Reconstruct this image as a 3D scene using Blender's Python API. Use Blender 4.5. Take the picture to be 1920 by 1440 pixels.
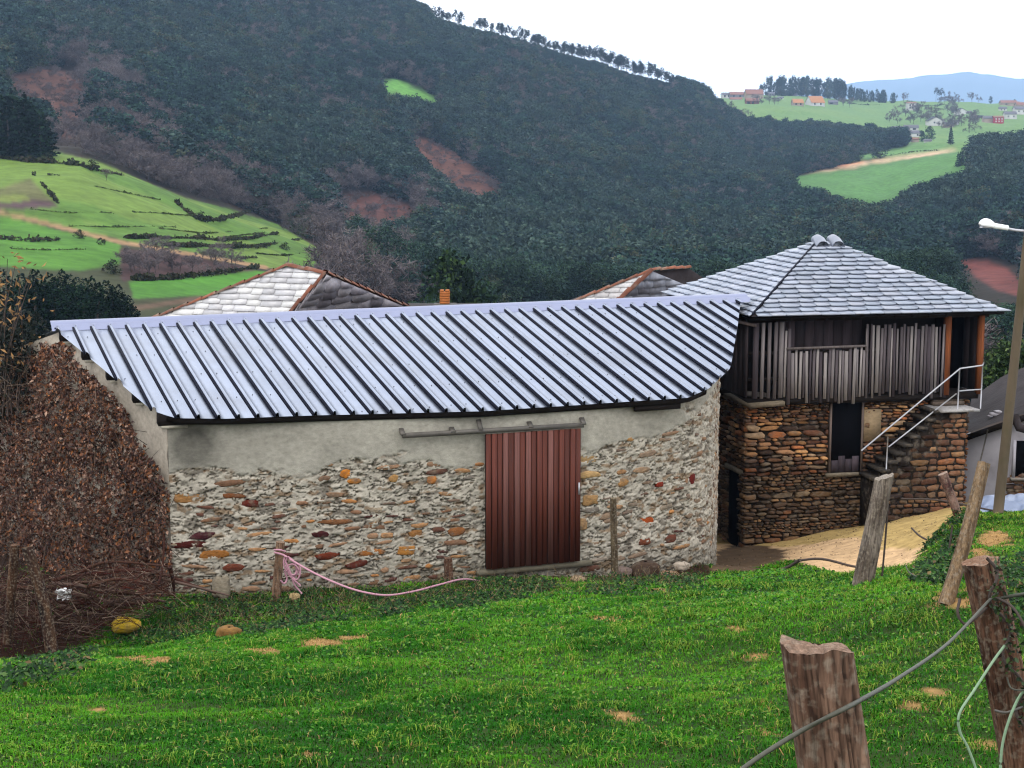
import bpy, math, random
import numpy as np
from mathutils import Matrix, Vector

# ------------------------------------------------------------------ scene, camera, sky, sun, exposure
scene = bpy.context.scene
for o in list(bpy.data.objects):
    bpy.data.objects.remove(o)
COL = scene.collection
F = 3100.0                       # focal length in pixels of the 1920-wide photograph
HZ = 270.0                       # image row of the horizon
T = math.atan((720 - HZ) / F)    # downward pitch
H = 7.6                          # camera height above the barn's door sill

cam_d = bpy.data.cameras.new('camera')
cam_d.sensor_width = 36.0
cam_d.lens = 36.0 * F / 1920.0
cam_d.clip_start = 0.1
cam_d.clip_end = 40000
cam = bpy.data.objects.new('camera', cam_d)
COL.objects.link(cam)
cam.location = (0, 0, H)
cam.rotation_euler = (math.pi / 2 - T, 0, 0)
scene.camera = cam

SUN_EL, SUN_AZ = math.radians(48), math.radians(200)
world = bpy.data.worlds.new('World')
scene.world = world
world.use_nodes = True
wn, wl = world.node_tree.nodes, world.node_tree.links
for n_ in list(wn):
    wn.remove(n_)
w_out = wn.new('ShaderNodeOutputWorld')
w_bg = wn.new('ShaderNodeBackground')
w_sky = wn.new('ShaderNodeTexSky')
w_sky.sky_type = 'NISHITA'
w_sky.sun_disc = False
w_sky.sun_elevation = SUN_EL
w_sky.sun_rotation = SUN_AZ
w_mix = wn.new('ShaderNodeMixRGB')
w_mix.inputs[0].default_value = 0.90          # thick even cloud deck over the blue sky
w_mix.inputs[2].default_value = (24.0, 24.2, 24.6, 1)
wl.new(w_sky.outputs[0], w_mix.inputs[1])
wl.new(w_mix.outputs[0], w_bg.inputs[0])
w_bg.inputs[1].default_value = 0.10
wl.new(w_bg.outputs[0], w_out.inputs[0])

sun_d = bpy.data.lights.new('sun', 'SUN')
sun_d.energy = 1.0
sun_d.angle = math.radians(25)
sun_d.color = (1.0, 0.96, 0.9)
sun = bpy.data.objects.new('sun', sun_d)
COL.objects.link(sun)
sun.location = (0, 0, 60)
# sun direction: azimuth measured from +Y clockwise
sd = Vector((math.sin(SUN_AZ) * math.cos(SUN_EL), math.cos(SUN_AZ) * math.cos(SUN_EL), math.sin(SUN_EL)))
sun.rotation_euler = sd.to_track_quat('Z', 'Y').to_euler()

scene.view_settings.view_transform = 'Standard'
scene.view_settings.look = 'None'
scene.view_settings.exposure = 0.0
scene.view_settings.gamma = 1.0
scene.view_settings.use_curve_mapping = False
scene.render.engine = 'CYCLES'
scene.cycles.use_denoising = True
scene.cycles.denoiser = 'OPENIMAGEDENOISE'
scene.cycles.max_bounces = 6
scene.cycles.diffuse_bounces = 3
scene.cycles.glossy_bounces = 3
scene.cycles.transparent_max_bounces = 8
scene.cycles.volume_bounces = 0
scene.cycles.filter_width = 1.2

rng = np.random.default_rng(7)
random.seed(7)

# ------------------------------------------------------------------ camera mathematics (pixels of the photograph to places)
cT, sT = math.cos(T), math.sin(T)
CAM = np.array([0, 0, H])


def ray(u, v):
    u = np.asarray(u, float); v = np.asarray(v, float)
    y = (720 - v) / F
    f = cT + sT * y
    return np.stack(np.broadcast_arrays((u - 960) / F / f, np.ones_like(f), (-sT + cT * y) / f), -1)


def P(u, v, Y):
    return CAM + ray(u, v) * np.asarray(Y, float)[..., None]


def hit(u, v, p0, n):
    d = ray(u, v)
    return CAM + d * (np.dot(np.asarray(p0) - CAM, n) / np.dot(d, n))


def at_z(u, v, z):
    d = ray(u, v)
    return CAM + d * ((z - H) / d[2])


def proj(p):
    q = np.asarray(p, float) - CAM
    f = cT * q[..., 1] - sT * q[..., 2]
    y = sT * q[..., 1] + cT * q[..., 2]
    return 960 + F * q[..., 0] / f, 720 - F * y / f


def lin(r, g, b, k=0.55):
    """surface colour (albedo) of something that shows this tone under the bright overcast sky"""
    c = np.array([r, g, b], float) / 255
    return tuple(k * np.where(c <= 0.04045, c / 12.92, ((c + 0.055) / 1.055) ** 2.4))


# ------------------------------------------------------------------ noise
def _hash(ix, iy, iz, seed):
    h = (ix * 374761393 + iy * 668265263 + iz * 2147483647 + seed * 974634777) & 0xffffffff
    h = ((h ^ (h >> 13)) * 1274126177) & 0xffffffff
    h = h ^ (h >> 16)
    return (h & 0xffffff) / float(0xffffff)


def vnoise(p, seed=0):
    p = np.asarray(p, float)
    i = np.floor(p).astype(np.int64)
    f = p - i
    f = f * f * (3 - 2 * f)
    r = 0
    for dx in (0, 1):
        for dy in (0, 1):
            for dz in (0, 1):
                w = (f[..., 0] if dx else 1 - f[..., 0]) * (f[..., 1] if dy else 1 - f[..., 1]) * (f[..., 2] if dz else 1 - f[..., 2])
                r = r + w * _hash(i[..., 0] + dx, i[..., 1] + dy, i[..., 2] + dz, seed)
    return r


def fbm(p, octaves=4, seed=0):
    p = np.asarray(p, float)
    a, t, r = 0.5, 0, 0
    for k in range(octaves):
        r = r + a * vnoise(p * 2 ** k, seed + k * 17)
        t += a
        a *= 0.5
    return r / t


def inpoly(u, v, poly):
    u = np.asarray(u, float); v = np.asarray(v, float)
    r = np.zeros(np.broadcast(u, v).shape, bool)
    n = len(poly)
    for i in range(n):
        x1, y1 = poly[i]; x2, y2 = poly[(i + 1) % n]
        c = ((y1 > v) != (y2 > v)) & (u < (x2 - x1) * (v - y1) / ((y2 - y1) or 1e-9) + x1)
        r ^= c
    return r


def linedist(u, v, pts):
    d = np.full(np.broadcast(u, v).shape, 1e9)
    for (x1, y1), (x2, y2) in zip(pts[:-1], pts[1:]):
        L = (x2 - x1) ** 2 + (y2 - y1) ** 2
        t = np.clip(((u - x1) * (x2 - x1) + (v - y1) * (y2 - y1)) / L, 0, 1)
        d = np.minimum(d, np.hypot(u - x1 - t * (x2 - x1), v - y1 - t * (y2 - y1)))
    return d


# ------------------------------------------------------------------ mesh helpers
def mesh(name, V, Fc, mats=None, smooth=False, col=None, cold='POINT'):
    """V (n,3); Fc: (m,k) array or list of index lists; col: per-vertex or per-face rgb"""
    me = bpy.data.meshes.new(name)
    V = np.asarray(V, np.float32).reshape(-1, 3)
    me.vertices.add(len(V))
    me.vertices.foreach_set('co', V.ravel())
    if isinstance(Fc, np.ndarray):
        m, k = Fc.shape
        loops = Fc.ravel().astype(np.int32)
        starts = np.arange(0, m * k, k, dtype=np.int32)
    else:
        lens = np.array([len(f) for f in Fc], np.int32)
        loops = np.concatenate([np.asarray(f, np.int32) for f in Fc]) if len(Fc) else np.zeros(0, np.int32)
        starts = np.concatenate([[0], np.cumsum(lens)[:-1]]).astype(np.int32)
        m = len(lens)
    me.loops.add(len(loops))
    me.loops.foreach_set('vertex_index', loops)
    me.polygons.add(m)
    me.polygons.foreach_set('loop_start', starts)
    if smooth:
        me.polygons.foreach_set('use_smooth', np.ones(m, bool))
    me.update(calc_edges=True)
    me.validate()
    if col is not None:
        c = np.asarray(col, np.float32)
        if c.ndim == 1:
            c = np.tile(c[:3], (len(V), 1))
        c4 = np.ones((len(V), 4), np.float32)
        c4[:, :3] = c[:, :3]
        a = me.color_attributes.new('Col', 'FLOAT_COLOR', 'POINT')
        a.data.foreach_set('color', c4.ravel())
    if mats:
        me.materials.append(mats)
    return me


def link(name, me, parent=None, loc=(0, 0, 0)):
    o = bpy.data.objects.new(name, me)
    COL.objects.link(o)
    o.location = loc
    if parent is not None:
        o.parent = parent
    return o


def tag(o, label=None, cat=None, group=None, kind=None):
    if label: o['label'] = label
    if cat: o['category'] = cat
    if group: o['group'] = group
    if kind: o['kind'] = kind
    return o


def thing(name, loc, label, cat, group=None):
    o = bpy.data.objects.new(name, None)
    COL.objects.link(o)
    o.location = tuple(float(x) for x in loc)
    o.empty_display_size = 0.2
    return tag(o, label, cat, group)


def base_of(o):
    b = np.zeros(3)
    while o is not None:
        b = b + np.array(o.location)
        o = o.parent
    return b


def part(name, V, Fc, m, parent, smooth=False, col=None):
    """a part given in world coordinates"""
    V = np.asarray(V, float).reshape(-1, 3) - base_of(parent)
    return link(name, mesh(name, V, Fc, m, smooth, col), parent)


def solo(name, V, Fc, m, label, cat, group=None, smooth=False, col=None, kind=None, loc=None):
    V = np.asarray(V, float).reshape(-1, 3)
    if loc is None:
        loc = np.array([V[:, 0].mean(), V[:, 1].mean(), V[:, 2].min()])
    o = link(name, mesh(name, V - loc, Fc, m, smooth, col), None, tuple(float(x) for x in loc))
    return tag(o, label, cat, group, kind)


class MB:
    """collects shapes into one mesh"""
    def __init__(s):
        s.v, s.f, s.c, s.n = [], [], [], 0

    def add(s, V, Fc, col=None):
        V = np.asarray(V, float).reshape(-1, 3)
        s.v.append(V)
        s.f += [[int(i) + s.n for i in f] for f in Fc]
        if col is not None:
            s.c.append(np.tile(np.asarray(col, float)[:3], (len(V), 1)) if np.ndim(col) == 1 else np.asarray(col))
        s.n += len(V)
        return s

    def get(s):
        return np.concatenate(s.v), s.f, (np.concatenate(s.c) if s.c else None)


BOXF = [[0, 1, 3, 2], [4, 6, 7, 5], [0, 4, 5, 1], [2, 3, 7, 6], [0, 2, 6, 4], [1, 5, 7, 3]]


def box(o, a, b, c):
    """box from corner o along vectors a, b, c"""
    o, a, b, c = [np.asarray(x, float) for x in (o, a, b, c)]
    V = np.array([o + i * a + j * b + k * c for i in (0, 1) for j in (0, 1) for k in (0, 1)])
    Fc = BOXF if np.dot(np.cross(a, b), c) > 0 else [f[::-1] for f in BOXF]
    return V, Fc


def bar(p, q, w, h, up=(0, 0, 1)):
    p, q, up = np.asarray(p, float), np.asarray(q, float), np.asarray(up, float)
    d = q - p
    s_ = np.cross(d, up); s_ /= np.linalg.norm(s_)
    t_ = np.cross(s_, d); t_ /= np.linalg.norm(t_)
    return box(p - s_ * w / 2 - t_ * h / 2, d, s_ * w, t_ * h)


def tube(pts, rad, n=6, cap=True, jit=0.0, seed=0):
    pts = np.asarray(pts, float)
    m = len(pts)
    rad = np.broadcast_to(np.asarray(rad, float), (m,))
    tan = np.gradient(pts, axis=0) if m > 2 else np.tile(pts[-1] - pts[0], (m, 1))
    tan /= np.linalg.norm(tan, axis=1)[:, None] + 1e-12
    ref = np.array([0, 0, 1.0]) if abs(tan[0][2]) < 0.9 else np.array([1.0, 0, 0])
    A = np.cross(tan, ref); A /= np.linalg.norm(A, axis=1)[:, None] + 1e-12
    B = np.cross(tan, A)
    ang = np.arange(n) * 2 * math.pi / n
    ring = A[:, None] * np.cos(ang)[None, :, None] + B[:, None] * np.sin(ang)[None, :, None]
    r = rad[:, None] * np.ones(n)
    if jit:
        q = pts[:, None] + ring * rad[:, None, None]
        r = r * (1 + jit * (fbm(q * (1.2 / max(rad.mean(), 1e-4)) * 0.5, 3, seed) - 0.5) * 2)
    V = (pts[:, None] + ring * r[..., None]).reshape(-1, 3)
    Fc = []
    for i in range(m - 1):
        for k in range(n):
            k2 = (k + 1) % n
            Fc.append([i * n + k, i * n + k2, (i + 1) * n + k2, (i + 1) * n + k])
    if cap:
        Fc.append(list(range(n))); Fc.append(list(range((m - 1) * n, m * n))[::-1])
    return V, Fc


def curve(pts, n):
    """smooth curve through points (Catmull-Rom)"""
    pts = np.asarray(pts, float)
    q = np.vstack([2 * pts[0] - pts[1], pts, 2 * pts[-1] - pts[-2]])
    out = []
    m = len(pts) - 1
    for t in np.linspace(0, m - 1e-6, n):
        i = int(t); f = t - i
        a, b, c, d = q[i], q[i + 1], q[i + 2], q[i + 3]
        out.append(0.5 * (2 * b + (c - a) * f + (2 * a - 5 * b + 4 * c - d) * f * f + (3 * b - a - 3 * c + d) * f ** 3))
    return np.array(out)


def grid_faces(nu, nv):
    i, j = np.meshgrid(np.arange(nu - 1), np.arange(nv - 1), indexing='ij')
    a = (i * nv + j).ravel()
    return np.stack([a, a + nv, a + nv + 1, a + 1], 1)


# ------------------------------------------------------------------ materials
def material(name, base=(0.5, 0.5, 0.5), rough=0.8, vcol=False, amt=0.25, scale=(6, 6, 6), detail=6, metal=0.0, spec=0.3,
             bump=0.0, bscale=None, objrand=0.0, tint=None, tintscale=1.5, tintamt=0.5, bdist=0.01):
    m = bpy.data.materials.new(name)
    m.use_nodes = True
    nt = m.node_tree; N, L = nt.nodes, nt.links
    b = N['Principled BSDF']
    b.inputs['Roughness'].default_value = rough
    b.inputs['Metallic'].default_value = metal
    b.inputs['Specular IOR Level'].default_value = spec
    tc = N.new('ShaderNodeTexCoord')
    mp = N.new('ShaderNodeMapping'); mp.inputs['Scale'].default_value = scale
    L.new(tc.outputs['Object'], mp.inputs[0])
    no = N.new('ShaderNodeTexNoise'); no.inputs['Scale'].default_value = 1.0; no.inputs['Detail'].default_value = detail
    no.inputs['Roughness'].default_value = 0.65
    L.new(mp.outputs[0], no.inputs['Vector'])
    if vcol:
        at = N.new('ShaderNodeAttribute'); at.attribute_name = 'Col'
        src = at.outputs['Color']
    else:
        rgb = N.new('ShaderNodeRGB'); rgb.outputs[0].default_value = (*base, 1)
        src = rgb.outputs[0]
    if tint is not None:
        n2 = N.new('ShaderNodeTexNoise'); n2.inputs['Scale'].default_value = tintscale; n2.inputs['Detail'].default_value = 5
        L.new(tc.outputs['Object'], n2.inputs['Vector'])
        rp = N.new('ShaderNodeMapRange'); rp.inputs[1].default_value = 0.5; rp.inputs[2].default_value = 0.68
        rp.inputs[4].default_value = tintamt
        L.new(n2.outputs[0], rp.inputs[0])
        mx = N.new('ShaderNodeMixRGB'); mx.inputs[2].default_value = (*tint, 1)
        L.new(rp.outputs[0], mx.inputs[0]); L.new(src, mx.inputs[1])
        src = mx.outputs[0]
    mr = N.new('ShaderNodeMapRange')
    mr.inputs[1].default_value = 0.25; mr.inputs[2].default_value = 0.75
    mr.inputs[3].default_value = 1 - amt; mr.inputs[4].default_value = 1 + amt
    L.new(no.outputs[0], mr.inputs[0])
    fac = mr.outputs[0]
    if objrand:
        oi = N.new('ShaderNodeObjectInfo')
        m2 = N.new('ShaderNodeMapRange'); m2.inputs[3].default_value = 1 - objrand; m2.inputs[4].default_value = 1 + objrand
        L.new(oi.outputs['Random'], m2.inputs[0])
        mu = N.new('ShaderNodeMath'); mu.operation = 'MULTIPLY'
        L.new(fac, mu.inputs[0]); L.new(m2.outputs[0], mu.inputs[1])
        fac = mu.outputs[0]
    vm = N.new('ShaderNodeVectorMath'); vm.operation = 'SCALE'
    L.new(src, vm.inputs[0]); L.new(fac, vm.inputs['Scale'])
    L.new(vm.outputs[0], b.inputs['Base Color'])
    if bump:
        bs = N.new('ShaderNodeTexNoise'); bs.inputs['Scale'].default_value = 1.0; bs.inputs['Detail'].default_value = 8
        mp2 = N.new('ShaderNodeMapping'); mp2.inputs['Scale'].default_value = bscale or scale
        L.new(tc.outputs['Object'], mp2.inputs[0]); L.new(mp2.outputs[0], bs.inputs['Vector'])
        bp = N.new('ShaderNodeBump'); bp.inputs['Strength'].default_value = bump; bp.inputs['Distance'].default_value = bdist
        L.new(bs.outputs[0], bp.inputs['Height']); L.new(bp.outputs[0], b.inputs['Normal'])
    return m


M = {}
M['terrain'] = material('terrain', vcol=True, rough=0.95, amt=0.35, scale=(0.35, 0.35, 0.35), spec=0.1)
M['ground'] = material('ground_cover', vcol=True, rough=0.95, amt=0.35, scale=(5, 5, 5), spec=0.1, bump=0.5, bscale=(25, 25, 25))
M['grass'] = material('grass_blades', vcol=True, rough=0.8, amt=0.15, scale=(2, 2, 2), spec=0.06)
M['mortar'] = material('mortar', vcol=True, rough=0.95, amt=0.28, scale=(9, 9, 14), spec=0.15, bump=0.6, bscale=(40, 40, 60))
M['stone'] = material('stone', vcol=True, rough=0.88, amt=0.5, scale=(11, 11, 24), spec=0.15, bump=0.8, bscale=(30, 30, 60), tint=lin(128, 116, 102, .6), tintscale=7, tintamt=0.6)
M['sheet'] = material('metal_sheet', base=(0.265, 0.300, 0.385), rough=0.30, metal=0.85, amt=0.10, scale=(1.5, 1.5, 1.5), spec=0.5, objrand=0.05, tint=(0.19, 0.205, 0.25), tintscale=0.9, tintamt=0.5)
M['cap'] = material('ridge_metal', base=(0.24, 0.26, 0.37), rough=0.4, metal=0.8, amt=0.05, scale=(1, 1, 1))
M['screw'] = material('screw_rubber', base=(0.05, 0.05, 0.06), rough=0.6, amt=0.1)
M['dark_strip'] = material('rib_shade_strip', base=(0.010, 0.011, 0.020), rough=0.8, amt=0.2, spec=0.1)
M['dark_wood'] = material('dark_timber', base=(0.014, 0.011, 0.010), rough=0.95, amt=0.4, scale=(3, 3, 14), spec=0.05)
M['red_wood'] = material('red_brown_planks', vcol=True, rough=0.7, amt=0.45, scale=(22, 22, 0.9), spec=0.25, bump=0.3, bscale=(60, 60, 3))
M['grey_wood'] = material('weathered_boards', vcol=True, rough=0.85, amt=0.5, scale=(25, 25, 1.4), spec=0.2, bump=0.5, bscale=(70, 70, 3))
M['post_wood'] = material('post_wood', vcol=True, rough=0.85, amt=0.65, scale=(75, 75, 5), spec=0.15, bump=1.0, bscale=(130, 130, 8), bdist=0.008, tint=lin(178, 164, 146, .5), tintscale=30, tintamt=0.55)
M['rail'] = material('rail_steel', base=(0.10, 0.09, 0.08), rough=0.6, metal=0.3, amt=0.3)
M['galv'] = material('galvanised', base=(0.40, 0.40, 0.43), rough=0.5, metal=0.4, amt=0.1)
M['slate'] = material('slate', vcol=True, rough=0.38, amt=0.14, scale=(5, 5, 5), spec=0.9, bump=0.2, bscale=(20, 20, 20))
M['rough_slate'] = material('mossy_slate', vcol=True, rough=0.5, amt=0.3, scale=(9, 9, 9), spec=0.6, bump=0.4, bscale=(20, 20, 20))
M['tile'] = material('clay_tile', base=lin(160, 98, 74, .42), rough=0.8, amt=0.35, scale=(6, 6, 6), objrand=0.35, tint=lin(150, 140, 125), tintscale=3, tintamt=0.7)
M['dark'] = material('opening_shade', base=(0.004, 0.004, 0.005), rough=1.0, amt=0.2, spec=0.0)  # near-black colour imitates the shade inside openings
M['white_wall'] = material('white_render', base=lin(205, 200, 208), rough=0.9, amt=0.15, scale=(2, 2, 2), tint=lin(120, 112, 110), tintscale=1.2, tintamt=0.5)
M['dark_roof'] = material('dark_roof', base=lin(62, 54, 56), rough=0.85, amt=0.4, scale=(3, 3, 3), spec=0.2, bump=0.5, bscale=(9, 9, 9), bdist=0.03)
M['leaf_brown'] = material('dry_leaves', vcol=True, rough=0.75, amt=0.1, spec=0.3)
M['leaf'] = material('leaves', vcol=True, rough=0.65, amt=0.1, spec=0.15)
M['far_leaf'] = material('far_foliage', vcol=True, rough=0.9, amt=0.1, spec=0.05, objrand=0.35)
M['bark'] = material('bark', base=lin(88, 76, 70), rough=0.9, amt=0.3, scale=(8, 8, 2))
M['twig'] = material('twigs', vcol=True, rough=0.9, amt=0.1, spec=0.1, objrand=0.3)
M['rope'] = material('pink_rope', base=lin(226, 168, 186), rough=0.8, amt=0.2, scale=(60, 60, 60))
M['twine'] = material('pale_green_twine', base=lin(165, 196, 160), rough=0.8, amt=0.15, scale=(60, 60, 60))
M['cable'] = material('grey_cable', base=lin(96, 96, 84), rough=0.6, amt=0.3, scale=(50, 50, 50))
M['lamp'] = material('lamp_shell', base=(0.8, 0.8, 0.8), rough=0.35, amt=0.03)
M['concrete'] = material('pole_concrete', base=lin(128, 112, 90, .42), rough=0.9, amt=0.25, scale=(5, 5, 1), tint=lin(105, 98, 66, .4), tintscale=2, tintamt=0.6)
M['plastic'] = material('blue_sheeting', base=lin(164, 180, 214, .42), rough=0.35, amt=0.15, scale=(4, 4, 4), spec=0.5)
M['paint'] = material('house_paint', vcol=True, rough=0.85, amt=0.08, scale=(0.5, 0.5, 0.5), spec=0.2)
M['brick'] = material('chimney_brick', base=lin(214, 128, 66, .5), rough=0.85, amt=0.25, scale=(8, 8, 14))

# ------------------------------------------------------------------ far land: hills and valley as one terrain sheet
TAB = {
    -150: [(44, 1030), (60, 940), (110, 735), (160, 560), (220, 430), (300, 262), (420, 240), (520, 140), (650, 40), (800, -50), (950, -100), (1150, -140)],
    0:    [(44, 1030), (60, 940), (110, 735), (160, 565), (220, 440), (300, 284), (420, 262), (520, 165), (650, 60), (800, -20), (950, -80), (1150, -130)],
    150:  [(44, 1030), (60, 940), (110, 735), (160, 590), (220, 455), (300, 292), (420, 280), (520, 200), (650, 95), (800, 5), (950, -60), (1150, -110)],
    300:  [(44, 1030), (60, 940), (110, 745), (160, 605), (220, 480), (300, 352), (420, 335), (520, 255), (650, 145), (800, 40), (950, -40), (1150, -90)],
    450:  [(44, 1030), (60, 940), (110, 750), (160, 615), (220, 520), (300, 418), (420, 398), (520, 320), (650, 200), (800, 82), (950, -10), (1100, -60)],
    600:  [(44, 1030), (60, 940), (110, 760), (160, 640), (220, 545), (300, 478), (420, 440), (520, 372), (650, 250), (800, 125), (950, 30), (1100, -22)],
    800:  [(44, 1030), (60, 940), (110, 780), (160, 680), (220, 625), (300, 580), (420, 520), (520, 420), (650, 310), (800, 185), (950, 85), (1080, 40)],
    950:  [(44, 1030), (60, 940), (110, 790), (160, 700), (220, 650), (300, 605), (420, 535), (520, 445), (650, 340), (800, 225), (950, 125), (1080, 80), (1300, 95)],
    1150: [(44, 1030), (60, 940), (110, 790), (160, 700), (220, 650), (300, 610), (420, 545), (520, 482), (650, 402), (800, 300), (950, 205), (1080, 145), (1150, 132), (1300, 150), (2300, 200)],
    1300: [(44, 1030), (60, 940), (110, 790), (160, 700), (220, 650), (300, 610), (420, 550), (520, 492), (650, 422), (800, 345), (950, 268), (1150, 190), (1230, 182), (1400, 186), (1900, 192), (2300, 200)],
    1400: [(44, 1030), (60, 940), (110, 790), (160, 700), (220, 650), (300, 610), (420, 555), (520, 500), (650, 430), (800, 362), (950, 331), (1150, 258), (1230, 238), (1400, 205), (1900, 178), (2300, 190)],
    1500: [(44, 1030), (60, 940), (110, 790), (160, 700), (220, 650), (300, 605), (420, 550), (520, 490), (650, 412), (800, 358), (950, 320), (1150, 268), (1230, 250), (1400, 212), (1900, 180), (2300, 188)],
    1660: [(44, 1030), (60, 920), (110, 760), (160, 690), (220, 640), (300, 600), (420, 550), (520, 490), (650, 425), (800, 388), (950, 298), (1150, 276), (1230, 262), (1400, 240), (1900, 192), (2300, 195)],
    1750: [(44, 1010), (60, 900), (110, 750), (160, 680), (220, 635), (300, 590), (420, 535), (520, 470), (650, 380), (800, 345), (950, 284), (1150, 264), (1230, 252), (1400, 236), (1900, 190), (2300, 195)],
    1850: [(44, 990), (60, 880), (110, 740), (160, 670), (220, 625), (300, 580), (420, 515), (520, 450), (650, 352), (800, 298), (950, 276), (1150, 260), (1230, 250), (1400, 232), (1900, 193), (2300, 198)],
    1950: [(44, 980), (60, 870), (110, 740), (160, 665), (220, 620), (300, 570), (420, 505), (520, 440), (650, 345), (800, 290), (950, 274), (1150, 258), (1230, 248), (1400, 230), (1900, 197), (2300, 202)],
}
UC = np.array(sorted(TAB))
YK = np.concatenate([np.arange(44, 120, 6), np.geomspace(120, 3000, 150)])
VT = np.array([np.interp(np.log(YK), np.log([a for a, _ in TAB[u]]), [b for _, b in TAB[u]]) for u in UC])
ker = np.array([1, 2, 3, 2, 1.]) / 9
VS = np.array([np.convolve(np.pad(r_, 2, mode='edge'), ker, 'valid') for r_ in VT])
VS[:, :12] = VT[:, :12]


def Vt(u, Y):
    """image row of the land at column u and distance Y (smooth table)"""
    u = np.asarray(u, float); Y = np.asarray(Y, float)
    uu = np.clip(u, UC[0], UC[-1])
    k = np.clip(np.searchsorted(UC, uu) - 1, 0, len(UC) - 2)
    f = (uu - UC[k]) / (UC[k + 1] - UC[k])
    ly = np.clip(np.interp(np.log(Y), np.log(YK), np.arange(len(YK))), 0, len(YK) - 1.001)
    j = ly.astype(int); g = ly - j
    a = VS[k, j] * (1 - g) + VS[k, j + 1] * g
    b = VS[k + 1, j] * (1 - g) + VS[k + 1, j + 1] * g
    return a * (1 - f) + b * f


def land(u, Y):
    u = np.asarray(u, float); Y = np.asarray(Y, float)
    p = P(u, Vt(u, Y), Y)
    s_ = 38.0
    nz = (fbm(np.stack([p[..., 0] / s_, p[..., 1] / s_, 0 * Y], -1), 4, 3) - 0.5)
    p[..., 2] += nz * np.clip(Y * 0.012, 0.4, 7.0) * np.clip((Y - 90) / 80, 0, 1)
    return p


def Yat(u, v, lo=110, hi=2400):
    """nearest distance at which the land at column u shows in row v"""
    ys = np.geomspace(lo, hi, 500)
    vs = Vt(np.full_like(ys, u), ys)
    k = np.where(vs <= v)[0]
    return float(ys[k[0]]) if len(k) else float(ys[np.argmin(vs)])


# land cover, outlined on the land
FIELDS = [
    ([(-200, 285), (0, 296), (20, 279), (105, 285), (180, 302), (238, 326), (300, 352), (350, 372), (430, 392), (520, 420), (600, 468), (616, 496), (560, 506), (490, 502), (400, 488), (330, 470), (240, 452), (130, 428), (0, 394), (-200, 380)], lin(100, 136, 58)),
    ([(-200, 408), (0, 402), (110, 432), (225, 458), (228, 492), (150, 508), (0, 500), (-200, 500)], lin(88, 136, 50)),
    ([(240, 526), (330, 522), (480, 508), (560, 512), (560, 540), (440, 552), (250, 560)], lin(86, 142, 50)),
    ([(704, 150), (745, 147), (790, 168), (834, 192), (828, 199), (780, 188), (745, 176), (722, 180)], lin(120, 178, 84)),
    ([(1465, 336), (1560, 315), (1660, 298), (1740, 288), (1800, 285), (1842, 318), (1800, 328), (1720, 352), (1650, 388), (1610, 386), (1560, 368), (1500, 352)], lin(100, 146, 78)),
    ([(1570, 301), (1640, 285), (1720, 270), (1780, 272), (1770, 282), (1680, 292), (1580, 306)], lin(110, 152, 84)),
]
BARE_EARTH = [
    ([(0, 150), (60, 128), (165, 135), (180, 200), (160, 260), (95, 255), (90, 190), (0, 190)], lin(114, 80, 70, .5)),
    ([(-200, 250), (0, 255), (80, 272), (30, 280), (-200, 284)], lin(150, 82, 54)),
    ([(758, 255), (800, 258), (850, 285), (900, 320), (960, 352), (950, 368), (880, 372), (830, 340), (790, 300)], lin(126, 84, 70, .5)),
    ([(622, 365), (700, 362), (780, 385), (800, 410), (720, 422), (660, 418), (630, 395)], lin(110, 72, 64, .5)),
    ([(1546, 322), (1565, 311), (1640, 300), (1672, 300), (1668, 308), (1610, 322), (1570, 334)], lin(200, 134, 98, .95)),
    ([(1798, 486), (1850, 488), (1890, 505), (1925, 540), (1925, 560), (1870, 545), (1830, 520)], lin(144, 84, 76, .5)),
]
PLOUGH = [([(-200, 350), (0, 354), (58, 334), (110, 388), (60, 392), (-200, 392)], lin(92, 70, 74)),
          ([(224, 466), (330, 472), (420, 490), (482, 508), (400, 516), (300, 522), (228, 528)], lin(84, 62, 60))]
PATHS = [([(-50, 388), (60, 412), (130, 430), (235, 456), (330, 472), (430, 488), (500, 502)], 3.4, lin(176, 140, 104)),
         ([(1360, 340), (1440, 328), (1560, 318), (1640, 303), (1720, 292), (1790, 281)], 2.8, lin(190, 160, 132, .9)),
         ([(640, 398), (660, 412), (685, 425), (800, 410)], 2.0, lin(140, 112, 100)),
         ([(250, 578), (380, 560), (470, 556)], 5, lin(110, 88, 70))]
CLEAR = [a for a, _ in FIELDS] + [a for a, _ in BARE_EARTH[:1]] + [a for a, _ in BARE_EARTH[1:]] + [a for a, _ in PLOUGH]
BARE_WOODS = [
    [(60, 110), (260, 140), (300, 260), (420, 340), (560, 400), (640, 440), (780, 470), (800, 600), (560, 620), (610, 520), (600, 470), (430, 400), (240, 330), (160, 300), (150, 260)],
    [(600, 350), (820, 370), (830, 450), (640, 440)],
    [(880, 110), (1060, 120), (1150, 170), (1100, 230), (950, 190), (880, 170)],
    [(500, 150), (700, 140), (700, 220), (560, 260), (500, 220)],
    [(1640, 380), (1700, 400), (1690, 440), (1640, 430)],
    [(1740, 420), (1930, 440), (1930, 500), (1800, 480)],
    [(1380, 260), (1560, 280), (1540, 330), (1400, 330)],
    [(360, -40), (690, -40), (760, 110), (640, 190), (470, 120), (380, 60)],
    [(840, 60), (1000, 90), (1090, 200), (980, 250), (870, 180)],
    [(1180, 200), (1330, 220), (1310, 340), (1200, 300)],
    [(960, 250), (1080, 280), (1060, 360), (980, 340)],
]


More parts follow.
